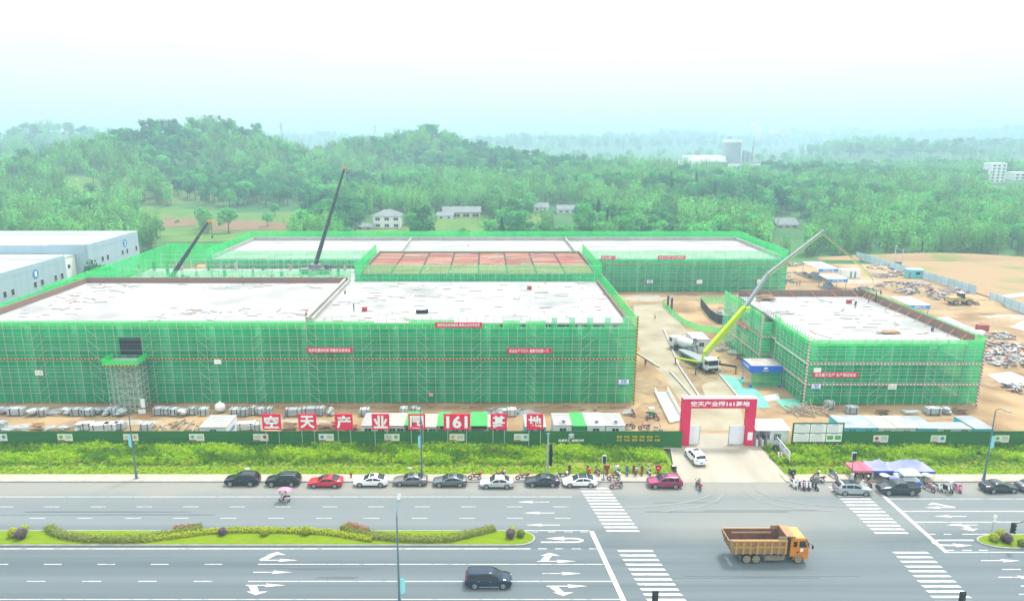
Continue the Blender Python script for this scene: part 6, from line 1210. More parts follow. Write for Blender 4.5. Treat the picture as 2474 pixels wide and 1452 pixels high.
# ================================================================== canopies and carts
def canopy(px0, px1, yf, Yf, dep, rise, m, trim, lb, ridge=None, hz=2.3):
    a = PD(px0, yf, Yf); b = PD(px1, yf, Yf); L = b.x-a.x; z = a.z; t = thing('canopy_tent', lb, 'canopy', (a.x, Yf, .1), 0, 'canopy tents on the pavement'); z -= .1
    r0, r1 = (.5, .5) if not ridge else ridge; vs = []; N = 8
    pk = [(L*r0, dep/2), (L*r1, dep/2)]
    for j in range(N+1):
        for i in range(2*N+1):
            x = L*i/(2*N); y = dep*j/N; fx = min(x/(L*r0), 1, (L-x)/(L*(1-r1))); fy = min(y, dep-y)/(dep/2); f = min(fx, fy); vs.append((x, y, z + rise*f**1.25 - .06*math.sin(pi*f)))
    w_ = 2*N+1; MB().add(vs, [(j*w_+i, j*w_+i+1, (j+1)*w_+i+1, (j+1)*w_+i) for j in range(N) for i in range(2*N)]).build('roof_cloth', m, t, 25)
    for p, q in (((0, 0), (L, 0)), ((L, 0), (L, dep)), ((0, dep), (L, dep)), ((0, 0), (0, dep))):
        d = Vector((q[0]-p[0], q[1]-p[1], 0)); MB().bx(0, d.length, -.012, .012, -.28, .0).build('valance', trim, t, loc=(p[0], p[1], z), rz=math.atan2(d.y, d.x))
    n = max(int(round(L/3)), 1)
    for i in range(n+1):
        for y in (.05, dep-.05): rod('leg', (min(max(L*i/n, .04), L-.04), y, 0), (min(max(L*i/n, .04), L-.04), y, z), .03, WHITE, t)
    return t
M_LIL = mat('lilac_cloth', (.22, .24, .55), .8, col2=(.30, .30, .58), scale=.8); M_LILT = mat('blue_trim', (.03, .07, .55), .7); M_PKC = mat('pink_red_cloth', (.52, .11, .17), .8, col2=(.58, .16, .21), scale=1.)
canopy(2064, 2110, 1137, 89.9, 2.6, .95, M_PKC, mat('red_trim', (.55, .12, .16), .7), 'small faded red canopy tent beside the right pedestrian signal')
canopy(2111, 2160, 1137, 89.9, 3.0, 1.15, M_LIL, M_LILT, 'lilac canopy tent with peaked top next to the red canopy'); canopy(2161, 2260, 1139, 89.9, 3.0, 1.1, M_LIL, M_LILT, 'long lilac canopy tent with flat ridge behind the pickup', (.22, .70))
c = at(2196, 1172); t = thing('food_cart', 'food cart with pale cyan roof and blue crates behind the pickup', 'cart', c); MB().bx(-1.15, 1.15, -.5, .5, .35, .95).build('counter', OFFW, t); MB().prism([(-1.3, -.7, 1.75), (1.3, -.7, 1.75), (1.1, -.3, 1.95), (-1.1, -.3, 1.95)], (0, 1.4, .0)).build('roof', mat('pale_cyan_roof', (.36, .58, .56), .6), t)
for x in (-1.1, 1.1):
    for y in (-.45, .45): rod('post', (x, y, .9), (x, y, 1.8), .025, WHITE, t)
for k in range(2): MB().bx(.3+k*.45, .7+k*.45, -.85, -.52, .3, .75).build('crate', BLUE, t)
for x in (-.8, .8): MB().torus((x, -.52, .28), .22, .05, 14, 5).build('wheel', BLACKR, t)
c = at(2156, 1176); t = thing('tricycle', 'tricycle with lilac hood standing under the lilac canopy', 'tricycle', c); MB().bx(-.55, .75, -.45, .45, .35, .75).build('body', BK['blue'], t)
rings = [[(x, .52*math.cos(a), .75+.95*math.sin(a)*k) for a in [pi*i/8 for i in range(9)]] for x, k in ((-.7, .7), (-.5, .95), (.1, 1.0), (.65, .9))]; MB().loft(rings, 0, False, False).build('hood', M_LIL, t, 60)
for x, y in ((-.5, -.45), (-.5, .45), (.95, 0)): MB().torus((x, y, .26), .21, .05, 14, 5).build('wheel', BLACKR, t)
for px, py, lb in ((2134, 1166, 'small white parasol left of the lilac hooded tricycle'), (2168, 1165, 'small white parasol between the tricycle and food cart'), (2236, 1165, 'small white parasol right of the food cart')):
    c = at(px, py); t = thing('parasol', lb, 'parasol', c, 0, 'small parasols under the canopies'); rod('pole', (0, 0, 0), (0, 0, 1.35), .025, WHITE, t); MB().cone((0, 0, 1.2), (0, 0, 1.45), .62, .03, 14, caps=False).build('shade', mat('parasol_white', (.42, .46, .43), .8), t)
c = at(2147, 1160); t = thing('lantern', 'blue and white round bag hanging under the lilac canopy', 'bag', (c.x, 91.2, 1.9)); MB().ell((0, 0, 0), .3, .2, .22).build('bag', BLUE, t, 60); MB().torus((0, 0, .1), .3, .04, 12, 5, ax='Z').build('rim', WHITE, t, 60)
# ================================================================== rest of the site
t = thing('canopy_shed', 'open shed with bright blue fascia at left of the right building', 'shed', (50.6, 127.6, 0)); W_, D_ = 5.6, 4.6
MB().bx(-.2, W_+.1, -.2, D_, 4.15, 4.3).build('roof', mat('stained_roof', (.38, .36, .34), .8, col2=(.26, .24, .22), scale=.7), t)
MB().bx(-.25, W_+.15, -.26, -.2, 3.0, 4.35).build('fascia', BLUE, t); MB().bx(-.27, -.21, -.2, D_, 3.0, 4.35).build('fascia', BLUE, t)
lettering('中国铁建', LETW, t, (W_*.45, -.28, 3.4), 1.1, .26); MB().prism([(W_*.45+.42*math.cos(2*pi*i/16), -.275, 3.88+.2*math.sin(2*pi*i/16)) for i in range(16)], (0, .012, 0)).build('emblem', LETW, t); lettering('安全通道', LETW, t, (-.285, D_*.5, 3.7), 3.0, .6, -pi/2)
for x in (0, W_):
    for y in (0, D_-.2): rod('post', (x, y, 0), (x, y, 4.1), .07, mat('pale_blue_post', (.2, .35, .6), .5), t); slab('post_foot', x-.18, x+.18, y-.18, y+.18, 0, .45, BLUE, t)
MB().add([(.2, .35, .1), (W_, .35, .1), (W_, .35, 3.0), (.2, .35, 3.0)], [(0, 1, 2, 3)]).build('net_panel', M_NET, t)
for z in (.1, 1.0, 2.0): rod('rail', (.1, .3, z), (W_, .3, z), .03, M_POLE, t)
M_TEAL = mat('teal_dust_net', (.10, .36, .27), .9, col2=(.16, .42, .33), scale=.5, bump=.5, bscale=2)
def cover(name, lb, pts, mt, h=.35, seed=1, cat='cover'):
    r = random.Random(seed); ps = [P(*q) for q in pts]; c = sum(ps, Vector())/len(ps); o_ = []
    ring0 = [(p.x-c.x, p.y-c.y, .02) for p in ps]; rings = [ring0]
    for k in (.75, .45, .15): rings.append([(x*k+r.uniform(-.2, .2), y*k+r.uniform(-.2, .2), h*(1-k)+r.uniform(0, h*.5)) for x, y, z in ring0])
    return tag(MB().loft(rings).build(name, mt, None, 60, c), lb, cat)
cover('dust_net', 'teal dust net on the ground beside the pump truck', ((1742, 905), (1800, 915), (1790, 940), (1762, 935)), M_TEAL, .4, 1)
cover('dust_net', 'large teal dust net behind the gate arch', ((1772, 940), (1822, 935), (1850, 965), (1860, 985), (1825, 985), (1785, 965)), M_TEAL, .5, 2); cover('dust_net', 'teal dust net at left front corner of the right building', ((1870, 965), (1925, 962), (1950, 985), (1900, 990)), M_TEAL, .4, 3)
cover('plastic_sheet', 'crumpled white plastic sheet between the teal nets', ((1842, 958), (1880, 950), (1885, 965), (1855, 970)), mat('white_plastic', (.44, .45, .45), .4), .4, 4)
WS = _mat['white_plastic']
for i, (pts, lb) in enumerate(((((2385, 905), (2440, 898), (2500, 920), (2500, 945), (2440, 940)), 'white and blue sheeted panels at the right edge beside the right building'), (((2245, 770), (2290, 765), (2330, 785), (2370, 800), (2310, 800)), 'white sheeted heap behind the right building'), (((2440, 790), (2474, 775), (2500, 790), (2480, 800)), 'crumpled white sheet at the far right edge'), (((2420, 715), (2500, 705), (2500, 712), (2440, 720)), 'strip of white sheeting beyond the blue fence gap'), (((2330, 800), (2375, 797), (2392, 806), (2360, 812)), 'small white sheet beside the red bundle'))): cover('plastic_sheet', lb, pts, WS, .5, 10+i)
# foundation pit with black sheet and low green nets
def lownet(pts, h, mt, lb, name='net_fence'):
    ps = [P(*q) for q in pts]; t = thing(name, lb, 'fence', ps[0])
    for a, b in zip(ps, ps[1:]):
        n = max(int((b-a).length/2.5), 1)
        for k in range(n):
            p = a+(b-a)*(k/n)-ps[0]; q = a+(b-a)*((k+1)/n)-ps[0]; MB().add([(p.x, p.y, .02), (q.x, q.y, .02), (q.x, q.y, h), (p.x, p.y, h)], [(0, 1, 2, 3)]).build('net_panel', mt, t); rod('post', p, p+Vector((0, 0, h+.1)), .04, M_POLE, t, 5)
    return t
lownet(((1600, 738), (1625, 762), (1652, 785), (1690, 800), (1740, 806), (1760, 790)), 1.5, M_NETL, 'low green net fence curving round the foundation pit'); lownet(((1690, 735), (1790, 733)), 2.2, M_NETO, 'open green net at the back of the foundation pit')
M_BLK = mat('black_sheet', (.025, .03, .035), .6); t = thing('retaining_sheet', 'black sheeted side of the foundation pit', 'sheet', P(1692, 740))
ps = [P(1692, 742), P(1715, 772), P(1735, 785), P(1768, 788)]
for a, b in zip(ps, ps[1:]): a = a-ps[0]; b = b-ps[0]; MB().add([(a.x, a.y, 0), (b.x, b.y, 0), (b.x, b.y, 2.4), (a.x, a.y, 2.4)], [(0, 1, 2, 3)]).build('sheet', M_BLK, t)
for i, (px, py) in enumerate(((1738, 765), (1760, 758), (1780, 770))):
    c = P(px, py); t = thing('foundation_pad', 'pale concrete footing in the foundation pit, %s from left' % ORD[i], 'footing', c, 0, 'footings in the pit'); slab('pad', -2.2, 2.2, -1.6, 1.6, 0, .7, M_ROOF, t); slab('pier', -.6, .6, -.6, .6, .7, 1.6, CONC, t)
    for k in range(6): rod('rebar', (-.5+.2*k, 0, 1.5), (-.5+.2*k, 0, 2.8), .04, M_REBAR, t, 4)
for i, px in enumerate((1613, 1622)): tag(rod('pile_post', P(px, 745+i*6), P(px, 745+i*6)+Vector((0, 0, 3.6)), .3, mat('dark_pile', (.04, .05, .06), .6), None, 10), '%s dark upright pile at the edge of the foundation pit' % ('left' if i == 0 else 'right'), 'pile')
for i, (px, py, w_) in enumerate(((1770, 855, 30), (1790, 868, 26), (1740, 845, 40), (1765, 835, 34), (1800, 850, 24))): bundle(px, py, w_, 'timber' if i % 2 else 'pipes', 'heap of poles and planks left of the right building, %s of the group' % ORD[i], 'heaps by the pump truck', .3*i)
# far right yard
def yard_shed(px0, px1, py, hz, dep, txt, lb):
    a, b = P(px0, py), P(px1, py); t = thing('yard_shed', lb, 'shed', a, 0, 'open work sheds'); L = b.x-a.x
    MB().prism([(-.3, -.3, hz), (L+.3, -.3, hz), (L+.3, dep, hz+.2), (-.3, dep, hz+.2)], (0, 0, .15)).build('roof', OFFW, t); MB().bx(-.3, L+.3, -.36, -.3, hz-.9, hz+.15).build('fascia', mat('fascia_blue', (.08, .24, .6), .5), t); lettering(txt, LETW, t, (L/2, -.38, hz-.38), L*.6, .6)
    for x in (0, L):
        for y in (0, dep-.3): rod('post', (x, y, 0), (x, y, hz), .09, _mat['fascia_blue'], t)
    MB().bx(L*.1, L*.5, dep*.3, dep*.7, 0, 1.2).bx(L*.15, L*.4, dep*.35, dep*.6, 1.2, 1.9).build('work_bench', M_GREYB, t); return t
yard_shed(1976, 2018, 680, 4.2, 12, '钢筋加工棚', 'larger work shed with white roof and blue fascia in the far yard'); yard_shed(1998, 2042, 700, 3.4, 6, '木工加工棚', 'smaller work shed with blue posts in the far yard')
a = P(2195, 775); yard_shed(2196, 2240, 764, 3.0, 9, '钢筋加工区', 'work shed with blue fascia just behind the right building')
a, b = P(2032, 672), P(2078, 672); t = thing('site_cabin', 'white container cabin beside the work sheds in the far yard', 'cabin', a); L = b.x-a.x; MB().bx(0, L, 0, 2.6, 0, 2.8).build('wall', WHITE, t); slab('roof', -.05, L+.05, -.05, 2.65, 2.8, 2.9, OFFW, t)
for k in range(2): slab('door', L*.45+k*L*.22, L*.55+k*L*.22, -.04, 0, .1, 2.2, mat('slate_door', (.2, .25, .27), .5), t)
a, b = P(2192, 672), P(2240, 676); t = thing('site_cabin', 'turquoise cabin by the pale blue fence', 'cabin', a, -.12); L = b.x-a.x; MB().bx(0, L, 0, 2.6, 0, 2.9).build('wall', mat('turquoise_sheet', (.12, .5, .55), .5), t); slab('roof', -.05, L+.05, -.05, 2.65, 2.9, 3.0, OFFW, t); slab('window', L*.5, L*.78, -.03, 0, 1.2, 2.2, GLASS, t); slab('door', L*.08, L*.2, -.03, 0, .1, 2.1, WOOD, t)
M_BF = mat('pale_blue_sheet', (.46, .58, .64), .5, rnd=.1); M_BFP = mat('fence_blue_post', (.2, .42, .55), .5)
def sheet_fence(p, q, lb, h=2.7):
    t = thing('sheet_fence', lb, 'fence', p); d = q-p; n = int(d.length/3); ang = math.atan2(d.y, d.x); t.rotation_euler = (0, 0, ang); L = d.length
    for i in range(n): slab('fence_panel', L*i/n+.03, L*(i+1)/n-.03, -.02, .02, .05, h, M_BF, t); slab('post', L*i/n-.07, L*i/n+.07, -.07, .07, 0, h+.05, M_BFP, t)
    slab('rail', 0, L, -.05, -.03, h*.5, h*.5+.1, M_BFP, t); return t
sheet_fence(P(2068, 625), P(2357, 712), 'long pale blue sheet fence beside the bare field'); sheet_fence(P(2390, 727), P(2500, 768), 'short pale blue sheet fence at the right edge')
RB = [M_SAND, mat('rubble_grey', (.24, .22, .22), .9), mat('rubble_pink', (.40, .25, .23), .9), mat('rubble_dark', (.10, .09, .10), .9), M_PALE]
for i, (px, py, rx, ry, h, d) in enumerate([(2240, 712, 7, 4, 2.4, 'below the turquoise cabin'), (2160, 690, 6, 3.5, 1.2, 'left below the turquoise cabin'), (2200, 705, 5, 3, 1.2, 'in the middle of the far yard'), (2290, 722, 5, 3, 1.3, 'left of the wheel loader'), (2140, 648, 7, 4, 1.0, 'far along the pale blue fence'), (2180, 662, 5, 3, .9, 'by the transformer poles'), (1925, 665, 6, 3, 1.1, 'at the corner of the back building'), (1960, 668, 4, 2.5, .9, 'beside the larger work shed'), (2400, 835, 5, 3, 1.0, 'right of the right building'), (2420, 855, 4, 2.6, .9, 'second right of the right building'), (2455, 842, 4, 2.5, 1.0, 'at the right edge level with the right roof'), (2395, 870, 4, 2.2, .8, 'near the right corner post'), (2465, 865, 3, 2, .8, 'low at the right edge'), (2465, 940, 3, 2, .8, 'dark one beside the white sheeted panels'), (1905, 640, 5, 2.5, .8, 'behind the back building corner'), (2310, 705, 5, 2.5, 1.0, 'above the wheel loader along the blue fence'), (2215, 690, 4, 2.5, 1.0, 'right below the turquoise cabin wall'), (2130, 668, 4, 2.4, .8, 'between the work sheds and the blue fence'), (2410, 815, 4, 2.4, .9, 'beyond the right corner of the right roof'), (2440, 880, 4, 2.2, .8, 'above the white sheeted panels'), (1985, 715, 4, 2, .7, 'just behind the right building roof'), (2090, 700, 4, 2, .7, 'under the pump hose behind the right building'), (1895, 682, 4, 2.4, .9, 'against the right end of the back building')]):
    heap('rubble_heap', 'heap of boards and rubble ' + d, 'heap', P(px, py), rx, ry, h, RB, 34, 40+i, 'rubble heaps in the yard', (2.2, .5))
c = P(2372, 798); t = thing('material_bundle', 'red bundle of forms beside white sheet behind the right building', 'bundle', c)
for k in range(5): MB().box((0, 0, .2+.28*k), (2.6, 1.4, .24), .03*k).build('plank', mat('red_forms', (.32, .07, .06), .8), t)
for i, (px, py, rx, ry, h, lb) in enumerate(((2250, 625, 50, 6, 2.4, 'long brown earth bank along the edge of the woods'), (2440, 735, 16, 4, 1.2, 'low earth bank by the short blue fence'), (1650, 745, 6, 5, 2.2, 'brown earth mound inside the foundation pit'))):
    heap('earth_mound', lb, 'mound', P(px, py), rx, ry, h, [M_DIRTG if i == 0 else M_DIRT, M_DIRT], 0, 80+i)
# ================================================================== plants
def leaf_quad(mb, c, s, r, m=0, up=.4, asp=.6, out=None):
    n = Vector((r.gauss(0, 1), r.gauss(0, 1), r.gauss(0, 1)+up))
    if out is not None: n = n*.55 + Vector(out).normalized()*1.6
    n.normalize(); a = n.orthogonal().normalized(); a.rotate(Matrix.Rotation(r.uniform(0, 6.28), 3, n)); b = n.cross(a); c = Vector(c); a = a*s; b = b*s*asp
    mb.add([c-a, c-b*.9+a*.1, c+a, c+b], [(0, 1, 2, 3)], m)
L_DARK = leafmat('broadleaf_dark', (.028, .18, .06), (.055, .26, .07)); L_MID = leafmat('broadleaf_mid', (.065, .31, .08), (.115, .41, .085)); L_BAM = leafmat('bamboo_leaf', (.12, .40, .095), (.18, .49, .11)); L_CON = leafmat('conifer_needles', (.012, .11, .05), (.025, .15, .06)); BARK = mat('bark', (.10, .08, .06), .9)
def crown_mesh(kind, seed):
    r = random.Random(seed); tr = MB(); cr = MB()
    if kind == 'broad' or kind == 'dark':
        H_ = r.uniform(9, 12); tr.cone((0, 0, -.5), (0, 0, H_*.55), .28, .14, 7); cl = []
        for k in range(16):
            a = r.uniform(0, 6.28); q = r.uniform(.2, 1)*3.9; z = H_*r.uniform(.38, .92); q *= 1.1-abs(z/H_-.58)*1.4; cl.append((q*math.cos(a), q*math.sin(a), z, r.uniform(1.3, 2.2)))
            if k < 6: tr.cone((0, 0, H_*.3+k*.4), (q*math.cos(a)*.8, q*math.sin(a)*.8, z), .1, .03, 5)
        for x, y, z, s in cl:
            for i in range(34):
                d = Vector((r.gauss(0, 1), r.gauss(0, 1), r.gauss(0, 1)+.25)).normalized()*s*r.uniform(.6, 1.05); leaf_quad(cr, (x+d.x, y+d.y, z+d.z*.8), r.uniform(.42, .72), r, out=d)
        lm = L_DARK if kind == 'dark' else L_MID
    elif kind == 'bamboo':
        for k in range(22):
            a = r.uniform(0, 6.28); q = r.uniform(0, 2.2); h = r.uniform(8, 13); o = Vector((q*math.cos(a), q*math.sin(a), -.4)); b = Vector((math.cos(a), math.sin(a), 0))*r.uniform(.6, 2.2); pts = [o + Vector((0, 0, h*s_)) + b*(s_**2.6) for s_ in (0, .35, .7, .9, 1)]
            tr.path(pts, .05, 4)
            for i in range(26):
                s_ = r.uniform(.3, 1.02); p = o + Vector((0, 0, h*s_)) + b*(s_**2.6); sp = .75*(1.15-s_)+.15; leaf_quad(cr, p + Vector((r.gauss(0, sp), r.gauss(0, sp), r.gauss(0, .3))), r.uniform(.34, .62), r, 0, .2, .45, (p.x*.5, p.y*.5, .5+.9*s_))
        lm = L_BAM
    elif kind == 'conifer':
        H_ = r.uniform(11, 15); tr.cone((0, 0, -.5), (0, 0, H_), .22, .04, 7)
        for i in range(420):
            s_ = r.random()**.8; z = H_*(.14+.86*s_); q = 2.0*(1-s_)*r.uniform(.5, 1.05)+.1; a = r.uniform(0, 6.28); leaf_quad(cr, (q*math.cos(a), q*math.sin(a), z - q*.2), r.uniform(.3, .55), r, 0, .9, .5, (math.cos(a), math.sin(a), .7))
        lm = L_CON
    elif kind == 'pine':
        H_ = 15; tr.cone((0, 0, -.5), (.3, 0, H_*.9), .25, .08, 7)
        for k in range(9):
            a = r.uniform(0, 6.28); q = r.uniform(.3, 2.6); z = H_*r.uniform(.62, 1.0); x, y = q*math.cos(a), q*math.sin(a); tr.cone((.2, 0, z-1.2), (x, y, z), .07, .03, 5)
            for i in range(40): leaf_quad(cr, (x+r.gauss(0, .75), y+r.gauss(0, .75), z+r.gauss(0, .3)), r.uniform(.3, .5), r, 0, .8)
        lm = L_CON
    else:
        for k in range(5):
            x, y, z, s = r.uniform(-.9, .9), r.uniform(-.9, .9), r.uniform(.5, 1.5), r.uniform(.6, 1.0)
            for i in range(36):
                d = Vector((r.gauss(0, 1), r.gauss(0, 1), r.gauss(0, 1)+.3)).normalized()*s*r.uniform(.7, 1.05); leaf_quad(cr, (x+d.x, y+d.y, z+d.z*.8), r.uniform(.2, .36), r, out=d)
        tr.cone((0, 0, -.3), (0, 0, .8), .08, .05, 5); lm = L_MID
    return tr, cr, lm
KINDS_ = ['broad', 'broad', 'dark', 'dark', 'bamboo', 'bamboo', 'bamboo', 'conifer', 'shrub']
TREES = []; lib = bpy.data.collections.new('tree_library')
for i, k in enumerate(KINDS_):
    tr, cr, lm = crown_mesh(k, 100+i); a = tr.mesh('trunk', BARK if k != 'bamboo' else mat('bamboo_stem', (.16, .17, .06), .7)); b = cr.mesh('crown', lm); TREES.append((a, b))
    j = MB(); j.v = tr.v + cr.v; n0 = len(tr.v); j.f = tr.f + [tuple(q+n0 for q in f) for f in cr.f]; j.m = [0]*len(tr.f) + [1]*len(cr.f); o = bpy.data.objects.new('tree_%02d' % i, j.mesh('tree', [a.materials[0], lm])); lib.objects.link(o)
def scatter(name, lb, pts, coll):     # pts: (x, y, z, rot, scale, index); uncountable growth, one object
    me = bpy.data.meshes.new(name); me.from_pydata([p[:3] for p in pts], [], [])
    for an, ty, ix in (('rz', 'FLOAT', 3), ('sc', 'FLOAT', 4), ('id', 'INT', 5)):
        at_ = me.attributes.new(an, ty, 'POINT'); at_.data.foreach_set('value', [p[ix] for p in pts])
    o = link(name, me); tag(o, lb, None, None, 'stuff')
    g = bpy.data.node_groups.new(name, 'GeometryNodeTree'); g.interface.new_socket('Geometry', in_out='INPUT', socket_type='NodeSocketGeometry'); g.interface.new_socket('Geometry', in_out='OUTPUT', socket_type='NodeSocketGeometry')
    N = g.nodes; Lk = g.links; gi = N.new('NodeGroupInput'); go = N.new('NodeGroupOutput'); ip = N.new('GeometryNodeInstanceOnPoints'); ci = N.new('GeometryNodeCollectionInfo'); ci.inputs['Collection'].default_value = coll; ci.inputs['Separate Children'].default_value = True; ci.inputs['Reset Children'].default_value = True
    def na(nm, ty): q = N.new('GeometryNodeInputNamedAttribute'); q.data_type = ty; q.inputs['Name'].default_value = nm; return q.outputs['Attribute']
    cx = N.new('ShaderNodeCombineXYZ'); Lk.new(na('rz', 'FLOAT'), cx.inputs[2]); Lk.new(gi.outputs[0], ip.inputs['Points']); Lk.new(ci.outputs[0], ip.inputs['Instance']); ip.inputs['Pick Instance'].default_value = True
    Lk.new(na('id', 'INT'), ip.inputs['Instance Index']); Lk.new(cx.outputs[0], ip.inputs['Rotation']); Lk.new(na('sc', 'FLOAT'), ip.inputs['Scale']); Lk.new(ip.outputs[0], go.inputs[0])
    o.modifiers.new('scatter', 'NODES').node_group = g; return o
# ---- where trees stand
CLEAR = [(330, 500, 730, 562, .07), (240, 415, 560, 500, .62), (160, 425, 255, 500, .12), (850, 540, 1000, 640, .34), (1035, 520, 1190, 640, .38), (1190, 530, 1345, 640, .45), (1630, 395, 1900, 425, 0), (1280, 505, 1400, 530, .5), (1860, 540, 1945, 565, .1)]
def wood():
    r = random.Random(11); cand = []
    def band(y0, y1, st, sc0):
        Y = y0
        while Y < y1:
            X = -.8*Y
            while X < .86*Y:
                x, y = X + r.uniform(-.5, .5)*st, Y + r.uniform(-.5, .5)*st; cand.append((x, y, sc0)); X += st
            Y += st
    band(279, 420, 6.5, 1.05); band(420, 560, 7.2, 1.05); band(560, 800, 8.4, 1.1); band(800, 1400, 15, 1.5); band(1400, 3000, 34, 2.2)
    res = []
    for x, y, s in cand:
        z = hill(x, y); u, v = pix(x, y, z)
        if u < -120 or u > 2600: continue
        if x > 148 and y < 280: continue
        keep = .9 if y < 800 else .8
        for (a, b, c, d, p) in CLEAR:
            if a < u < c and b < v < d: keep = p
        # keep houses in view: thin the growth right in front of them
        for (a, b, top, yy) in ((880, 985, 548, 372), (1050, 1175, 530, 385), (1860, 1945, 548, 372), (1280, 1400, 520, 420), (2380, 2490, 442, 575), (380, 720, 556, 335)):
            if a < u < b and y < yy+4 and pix(x, y, z+11*s)[1] < top: keep = min(keep, 0)
        if y > 800: keep = .85 if z > 15 else .16
        if y > 1400 and z < 14: keep = .08
        if 1600 < u < 1900 and 700 < y < 990: keep = 0
        if r.random() > keep: continue
        n = math.sin(x*.021+1.3)*math.sin(y*.017+.4)+.5*math.sin(x*.05+y*.043)
        if u < 420 and y < 460: n += .7
        if u > 1500 and y < 520: n += .35
        if n > .25: k = r.choice((4, 5, 6, 4, 5, 6, 0))
        elif n > -.35: k = r.choice((0, 1, 0, 1, 2, 4))
        else: k = r.choice((2, 3, 2, 3, 1, 7))
        if keep < .3 or (keep < .5 and r.random() < .3): k = r.choice((8, 8, 8, 8, 0))
        elif k == 7 and y > 420 and r.random() < .7: k = 2
        res.append((x, y, z, r.uniform(0, 6.28), s*r.choice((r.uniform(.6, 1.0), r.uniform(.75, 1.25))), k))
    return res
wd_ = sorted(wood(), key=lambda q: q[1])
vis = [q for q in wd_ if 0 < pix(q[0], q[1], q[2])[0] < 2474]
near = vis[:270]; nset = set(id(q) for q in near)
TL_ = {'broad': 'round leafy green tree at the near edge of the woods', 'dark': 'dark green leafy tree at the near edge of the woods', 'bamboo': 'feathery light green bamboo clump at the near edge of the woods', 'conifer': 'pointed dark conifer at the near edge of the woods', 'shrub': 'low green bush in the clearing before the woods'}
def place(u, v):
    for lim, d in ((150, ' at the far left behind the warehouses'), (330, ' just behind warehouse number 2'), (500, ' left of the shorter crane boom'), (700, ' between the two crane booms'), (860, ' behind the taller crane boom'), (1000, ' round the two-storey white house'), (1200, ' near the long cream house'), (1450, ' behind the middle of the back roofs'), (1700, ' behind the right end of the back roofs'), (1900, ' above the right corner of the back building'), (2080, ' behind the far work sheds'), (2280, ' above the pale blue fence')):
        if u < lim: return d
    return ' above the bare field at far right'
for q in near:
    k = KINDS_[q[5]]; o = thing({'bamboo': 'bamboo_clump', 'shrub': 'bush', 'conifer': 'conifer_tree'}.get(k, 'leafy_tree'), TL_[k].split(' at the')[0].split(' in the')[0] + place(*pix(*q[:3])), {'bamboo': 'bamboo', 'shrub': 'bush'}.get(k, 'tree'), q[:3], q[3], TL_[k].replace('tree', 'trees').replace('clump', 'clumps')); o.scale = (q[4],)*3
    link('trunk', TREES[q[5]][0], o); link('crown', TREES[q[5]][1], o)
scatter('woods', 'dense green woods covering the hills', [q for q in wd_ if id(q) not in nset], lib)
tr, cr, lm = crown_mesh('pine', 5); a, b = tr.mesh('trunk', BARK), cr.mesh('crown', lm)
for i, (px, py, s) in enumerate(((512, 306, 1.0), (533, 306, .95), (556, 308, .8), (500, 308, .7))):
    Y = 632; X = PD(px, py, Y).x; o = thing('pine_tree', 'tall thin-crowned pine on the left hilltop, %s' % ('tallest of the four', 'second from the left of the tall pair', 'rightmost of the four', 'leftmost of the four')[i], 'tree', (X, Y, hill(X, Y)), i, 'pines on the left hilltop'); k = (PD(px, py-28*s, Y).z-hill(X, Y))/15; o.scale = (k*.8, k*.8, k); link('trunk', a, o); link('crown', b, o)
for i, (x, y, s) in enumerate(((-119.5, 211.5, 1.05), (-116.5, 212.5, .9))):
    o = thing('leafy_tree', ('left', 'right')[i] + ' dark leafy tree squeezed between the two numbered warehouses', 'tree', (x, y, 0), i*2, 'trees between the warehouses'); o.scale = (s*.75, s*.75, s); link('trunk', TREES[2][0], o); link('crown', TREES[2][1], o)
# ---- weeds on the verge
W_LIME = leafmat('weed_lime', (.30, .52, .003), (.38, .56, .005), .2, .45); W_GRN = leafmat('weed_green', (.095, .25, .003), (.16, .34, .004), .2, .45); W_DRY = leafmat('weed_straw', (.32, .40, .02), (.40, .43, .035), .2, .45)
wl = bpy.data.collections.new('weed_library')
def weed(kind, seed):
    r = random.Random(seed); mb = MB()
    if kind == 'grass':
        for i in range(34):
            a = r.uniform(0, 6.28); h = r.uniform(.35, .95); b = Vector((math.cos(a), math.sin(a), 0)); o = b*r.uniform(0, .22); s = b.cross(Vector((0, 0, 1)))*.022; m_ = o + b*h*.22 + Vector((0, 0, h*.65)); t_ = o + b*h*.55 + Vector((0, 0, h*.95)); mb.add([o-s, o+s, m_+s, m_-s], [(0, 1, 2, 3)]); mb.add([m_-s, m_+s, t_], [(0, 1, 2)])
    elif kind == 'low':
        for i in range(46): leaf_quad(mb, (r.gauss(0, .25), r.gauss(0, .25), r.uniform(.03, .28)), r.uniform(.06, .13), r, 0, .8)
    else:
        for k in range(7):
            a = r.uniform(0, 6.28); q = r.uniform(0, .35); h = r.uniform(.5, 1.15); x, y = q*math.cos(a), q*math.sin(a)
            for i in range(15): z = h*r.uniform(.15, 1); leaf_quad(mb, (x*(1+z*.4)+r.gauss(0, .1), y*(1+z*.4)+r.gauss(0, .1), z), r.uniform(.07, .15), r, 0, .7)
    return mb
for i, (k, m) in enumerate((('grass', W_LIME), ('grass', W_GRN), ('grass', W_DRY), ('leafy', W_LIME), ('leafy', W_GRN), ('leafy', W_LIME), ('low', W_GRN), ('low', W_DRY))):
    wl.objects.link(bpy.data.objects.new('weed_%02d' % i, weed(k, 300+i).mesh('weed', m)))
